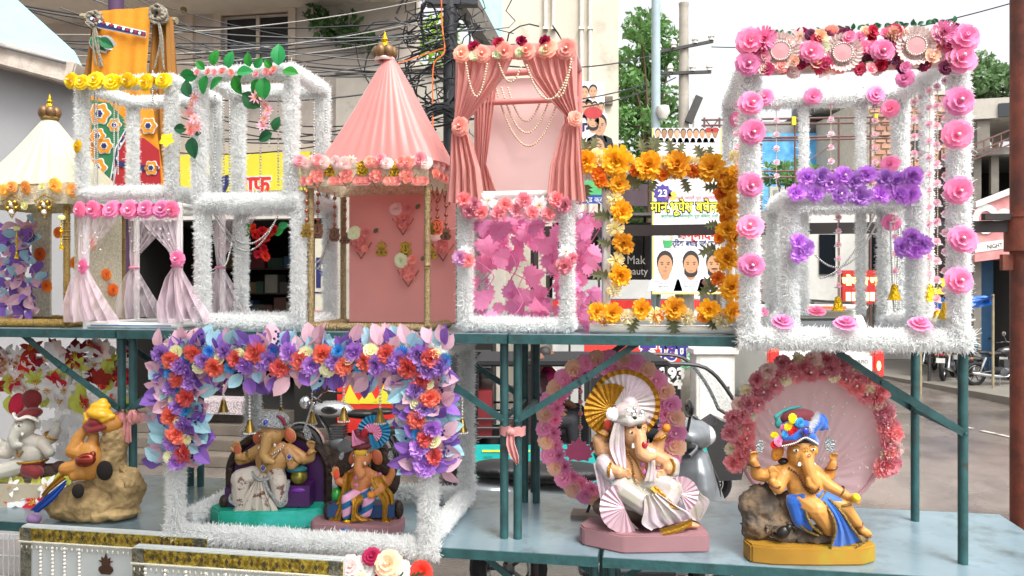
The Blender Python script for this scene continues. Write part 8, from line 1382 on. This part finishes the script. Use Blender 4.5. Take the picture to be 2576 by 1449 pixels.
# ---- people
def person(label, loc, rz, shirt, trousers, skin, pose, hairc='1a1412', name='person'):
    t = thing(name, label, 'person', loc, rz); mb = MB(); limb(mb, (0, 0, .0, .15), (0, .02, .25, .155), (0, .0, .45, .15)); limb(mb, (-.17, 0, .47, .075), (.17, 0, .47, .075)); limb(mb, (0, 0, .5, .06), (0, -.01, .6, .055))
    mb.sph((0, -.02, .7), (.078, .095, .115), 14, 10); mb.sph((0, -.105, .69), (.018, .025, .028), 8, 6)
    for s_ in (-1, 1):
        mb.sph((s_ * .078, 0, .7), (.012, .025, .032), 8, 6); sh = Vector((s_ * .19, 0, .45)); el, hd = [Vector(v) for v in pose['arm'][0 if s_ < 0 else 1]]; limb(mb, (*sh, .058), (*el, .046), (*hd, .032)); mb.sph(hd, (.035, .04, .03), 8, 6)
        d = (hd - el).normalized(); sd = d.orthogonal().normalized()
        for k in range(4): b = hd + sd * (k - 1.5) * .017; limb(mb, (*b, .009), (*(b + d * .04 - Vector((0, 0, .005 * k))), .0085), (*(b + d * .065 - Vector((0, 0, .015))), .007), n=6)
        limb(mb, (*(hd + sd * .03), .011), (*(hd + sd * .05 + d * .03), .009), n=6)
        kn, ft = [Vector(v) for v in pose['leg'][0 if s_ < 0 else 1]]; limb(mb, (s_ * .09, 0, .02, .09), (*kn, .065), (*ft, .04)); limb(mb, (*ft, .042), (ft.x, ft.y - .14, ft.z - .03, .032))
    remesh('body', mb, skin, .014, t, 2)
    c = MB(); limb(c, (0, 0, .0, .165), (0, .02, .25, .17), (0, 0, .44, .165)); limb(c, (-.18, 0, .465, .085), (.18, 0, .465, .085))
    for s_ in (-1, 1): el = Vector(pose['arm'][0 if s_ < 0 else 1][0]); limb(c, (s_ * .19, 0, .45, .07), (*(Vector((s_ * .19, 0, .45)).lerp(el, .85)), .058))
    remesh('shirt', c, shirt, .015, t, 2)
    c = MB(); limb(c, (-.08, 0, .0, .12), (.08, 0, .0, .12))
    for s_ in (-1, 1): kn, ft = [Vector(v) for v in pose['leg'][0 if s_ < 0 else 1]]; limb(c, (s_ * .09, 0, .02, .105), (*kn, .08), (*kn.lerp(ft, .9), .058))
    remesh('trousers', c, trousers, .015, t, 2)
    c = MB(); c.sph((0, .012, .735), (.09, .1, .1), 14, 10); c.sph((0, .04, .69), (.086, .075, .09), 12, 8); remesh('hair', c, mat('hair_' + hairc, hairc, .6), .012, t, 2)
    for s_ in (-1, 1): MB().sph((s_ * .03, -.105, .715), (.014, .008, .007), 8, 5).build('eye', MATS['eye_white'], t); MB().sph((s_ * .03, -.112, .715), (.006, .004, .006), 6, 4).build('iris', MATS['eye_dark'], t)
    MB().sph((0, -.108, .645), (.026, .01, .007), 8, 5).build('mouth', mat('lips', '7a3f34', .5), t); return t
SKB = mat('brown_skin', '6e4530', .5, var=.08); SIT = {'arm': [((-.24, -.1, .22), (-.14, -.32, .12)), ((.24, -.1, .22), (.14, -.32, .12))], 'leg': [((-.13, -.42, .04), (-.13, -.45, -.36)), ((.13, -.42, .04), (.13, -.45, -.36))]}
DRV = {'arm': [((-.24, -.2, .28), (-.22, -.48, .3)), ((.24, -.2, .28), (.22, -.48, .3))], 'leg': SIT['leg']}
# ---- teal auto-rickshaw passing behind the stall, front towards +X
T = 9.3; px = at(1520, 0, T).x; TEALP = mat('teal_auto_paint', '12a29c', .35, var=.06, coat=.4); BLKC = mat('black_canvas', '17171a', .8, var=.1, bump=.2)
t = thing('auto_rickshaw', 'teal and black auto-rickshaw passing behind the stall', 'auto-rickshaw', (px, T, 0)); L = lambda x: at(x, 0, T).x - px
for x, y in ((L(1290), -.5), (L(1290), .5), (L(1790), 0)): wheel(t, (x, y, .24), .24, .055, 6, axis=(0, 1, 0))
def pr(name, pts, y, th, m, **k): return MB().prism([(x, z) for x, z in pts], th, XZ, (0, y, 0)).build(name, m, t, **k)
x0_, x1_ = L(1198), L(1640)
for y in (-.62, .62): pr('side_panel', [(x0_, .42), (x0_ + .06, .36), (L(1245), .34), (L(1252), .46), (L(1270), .56), (L(1310), .6), (L(1335), .5), (L(1342), .34), (L(1640), .3), (L(1640), .42), (L(1500), .46), (L(1470), .82), (x0_, .82)], y, .03, TEALP)
pr('back_body', [(x0_, .36), (L(1460), .36), (L(1460), .8), (x0_, .8)], 0, 1.2, mat('auto_dark', '1a1c1e', .7)); MB().bb(L(1460), L(1700), -.6, .6, .28, .33).build('floor', MATS['auto_dark'], t)
for k in range(4): MB().bb(L(1222), L(1242), -.642, -.636, .44 + k * .08, .465 + k * .08).build('vent', mat('teal_vent', '0f8a86', .4), t)
MB().bb(L(1218), L(1330), -.645, -.637, .745, .765).build('yellow_line', YB, t); MB().bb(L(1420), L(1560), -.65, -.637, .315, .335).build('yellow_line', YB, t)
MB().bb(x0_ + .02, L(1660), -.64, .64, 1.68, 1.74).build('roof', BLKC, t, bevel=.02); MB().bb(x0_, x0_ + .05, -.6, .6, .8, 1.7).build('back_cover', BLKC, t)
for x in (L(1202), L(1330), L(1470), L(1650)):
    for y in (-.61, .61): MB().tube([(x, y, .8 if x < L(1500) else .35), (x, y, 1.69)], .02, 7).build('pillar', BLKP, t)
for z in (.9, 1.0, 1.1): 
    for y in (-.61, .61): MB().tube([(x0_ + .03, y, z), (L(1330), y, z)], .014, 6).build('side_bar', BLKP, t)
MB().bb(L(1260), L(1400), -.58, .58, .8, .9).build('bench_seat', mat('red_rexine', '6e1a20', .5), t); MB().bb(L(1205), L(1240), -.58, .58, .9, 1.4).build('bench_back', MATS['red_rexine'], t); MB().bb(L(1520), L(1600), -.3, .3, .33, .74).build('driver_seat', SEATB, t)
pr('front_cowl', [(L(1700), .3), (L(1850), .34), (L(1862), .6), (L(1835), .95), (L(1800), 1.02), (L(1760), .9), (L(1745), .5)], 0, .5, BLKP); pr('front_fender', [(L(1735), .32), (L(1758), .36), (L(1762), .66), (L(1745), .9), (L(1738), .88), (L(1748), .66)], -.33, .12, TEALP); pr('front_fender', [(L(1735), .32), (L(1758), .36), (L(1762), .66), (L(1745), .9), (L(1738), .88), (L(1748), .66)], .33, .12, TEALP)
wf = MB(); zs0, zs1 = 1.02, 1.72
for y in (-.58, .58): wf.tube(smooth_path([(L(1840), y, zs0), (L(1805), y, 1.35), (L(1745), y, 1.66), (L(1655), y, 1.71)], 5), .022, 8)
wf.tube([(L(1840), -.58, zs0), (L(1840), .58, zs0)], .022, 8); wo = wf.build('windscreen_frame', BLKP, t, smooth=True)
MB().add([(L(1838), -.56, zs0), (L(1838), .56, zs0), (L(1755), .56, 1.63), (L(1755), -.56, 1.63)], [(0, 1, 2, 3)]).build('windscreen', net_mat('screen_glass', 'aab4b4', .3), wo)
MB().tube([(L(1755), -.3, 1.0), (L(1745), 0, 1.02), (L(1755), .3, 1.0)], .016, 7).build('handlebar', BLKP, t); MB().tube([(L(1790), 0, .5), (L(1750), 0, 1.02)], .025, 8).build('steering_column', BLKP, t); MB().sph((L(1852), 0, .78), (.05, .1, .1), 12, 8).build('headlamp', CHR, t, smooth=True); MB().tube([(L(1826), -.6, 1.1), (L(1822), -.72, 1.12)], .01, 5).build('mirror_stalk', BLKP, t); MB().sph((L(1820), -.76, 1.14), (.03, .07, .1), 10, 8).build('mirror', BLKP, t, smooth=True)
person('driver in a dark shirt steering the teal auto-rickshaw', (px + L(1560), T, .74 + .1), R(90), mat('dark_shirt', '25252c', .8), mat('dark_trousers', '1e1f24', .8), SKB, {'arm': [((-.24, -.32, .26), (-.26, -.68, .2)), ((.24, -.32, .26), (.26, -.68, .2))], 'leg': SIT['leg']})
person('passenger with dark hair seated in the teal auto-rickshaw', (px + L(1345), T - .25, .9 + .1), R(85), mat('maroon_shirt', '3c1f26', .8), MATS['dark_trousers'], SKB, SIT)
person('second passenger in a bright pink top inside the auto-rickshaw', (px + L(1375), T + .28, .9 + .1), R(95), mat('pink_top', 'c22a6a', .8), MATS['dark_trousers'], SKB, SIT)
# ---- rider in white beyond the auto
p = at(1845, 0, 13.8); scooter('dark scooter ridden by the man in white', (p.x, 13.8, 0), R(0), BLKP)
person('rider in a loose white shirt, leaning forward on a scooter', (p.x - .3, 13.8, .88), R(90), mat('white_shirt', 'dcdcd6', .8, var=.05), mat('grey_trousers', '6a6a68', .8), SKB, {'arm': [((-.26, -.3, .24), (-.28, -.6, .16)), ((.26, -.3, .24), (.28, -.6, .16))], 'leg': [((-.2, -.36, -.04), (-.14, -.3, -.5)), ((.2, -.36, -.04), (.14, -.3, -.5))]})
# ---- white SUV driving away
T = 11.6; sx = at(2078, 0, T).x; SUVW = mat('suv_white', 'd3d2ca', .3, var=.03, coat=.5); t = thing('suv', 'white SUV driving away with its tail lamps lit', 'car', (sx, T, ground_z(T + 1, sx)), R(3)); t.scale = (.96, 1, 1.09)
prof = [(0, .5), (.02, 1.15), (.12, 1.22), (.3, 1.72), (.5, 1.8), (2.6, 1.82), (2.9, 1.72), (3.35, 1.2), (4.35, 1.1), (4.45, .95), (4.45, .45), (0.1, .42)]
mb = MB(); mb.prism(prof, 1.8, Matrix(((0, 0, 1), (1, 0, 0), (0, 1, 0)))); mb.v = [((x * (1 - .2 * max(0, (z - 1.15) / .67))), y, z) for x, y, z in mb.v]; mb.build('body', SUVW, t, bevel=.05)
def quad(name, pts, m, parent=t): return MB().add(pts, [tuple(range(len(pts)))]).build(name, m, parent)
MB().add([(-.68, .095, 1.24), (.68, .095, 1.24), (.6, .255, 1.66), (-.6, .255, 1.66), (-.68, .125, 1.24), (.68, .125, 1.24), (.6, .285, 1.66), (-.6, .285, 1.66)], [(0, 1, 2, 3), (0, 4, 5, 1), (1, 5, 6, 2), (2, 6, 7, 3), (3, 7, 4, 0)]).build('rear_window', mat('suv_glass', '4a5558', .08, spec=.7), t)
for s_ in (-1, 1): pr2 = MB().add([(s_ * .893, .5, 1.25), (s_ * .893, 3.2, 1.25), (s_ * .775, 2.75, 1.68), (s_ * .775, .6, 1.68), (s_ * .87, .5, 1.25), (s_ * .87, 3.2, 1.25), (s_ * .76, 2.75, 1.68), (s_ * .76, .6, 1.68)], [(0, 1, 2, 3), (4, 7, 6, 5), (0, 4, 5, 1), (2, 6, 7, 3)]); pr2.build('side_window', MATS['suv_glass'], t)
MB().bb(-.66, .66, -.02, .42, 1.785, 1.85).build('roof_spoiler', SUVW, t, bevel=.02); LIT = mat('brake_lit', 'ff2a18', .3, emit=3.0); LIT2 = mat('lamp_core', 'ffb35a', .3, emit=4)
MB().bb(-.3, .3, -.032, -.021, 1.805, 1.835).build('high_brake_lamp', LIT, t)
for s_ in (-1, 1):
    o = MB().bb(s_ * .74, s_ * .9, -.035, .08, .88, 1.4).build('tail_lamp', mat('lamp_housing', 'b01a14', .25, coat=1, emit=.4), t, bevel=.015)
    MB().lathe([(.05, -.012), (.085, -.016), (.1, 0)], 18, (s_ * .81, -.037, 1.03), XZ, sx=.62, sy=1.3).build('lamp_ring', LIT, o, smooth=True); MB().lathe([(0, -.004), (.048, -.002), (.05, .0)], 14, (s_ * .81, -.042, 1.03), XZ, sx=.62, sy=1.3).build('lamp_core', LIT2, o)
    MB().bb(s_ * .77, s_ * .86, -.045, -.036, 1.22, 1.3).build('indicator_lamp', LIT, o)
    wheel(t, (s_ * .8, .75, .38), .38, .12, 5, axis=(1, 0, 0)); wheel(t, (s_ * .8, 3.6, .38), .38, .12, 5, axis=(1, 0, 0)); MB().tube([(s_ * .66, .5, 1.86), (s_ * .66, 2.7, 1.88)], .02, 8).build('roof_rail', IRON, t)
MB().bb(-.9, .9, -.14, .06, .45, .72).build('bumper', mat('bumper_grey', '8e8e8a', .5), t, bevel=.03); MB().bb(-.26, .26, -.03, -.012, .8, .94).build('number_plate', WPR, t); text('SCORPIO', .075, CHR, t, up4((.5, -.012, 1.08)), ext=.006); MB().bb(-.72, .72, -.012, -.002, .76, 1.16).build('tailgate', SUVW, t, bevel=.004); MB().tube([(.55, -.1, .4), (.55, .3, .4)], .035, 10).build('exhaust', IRON, t)
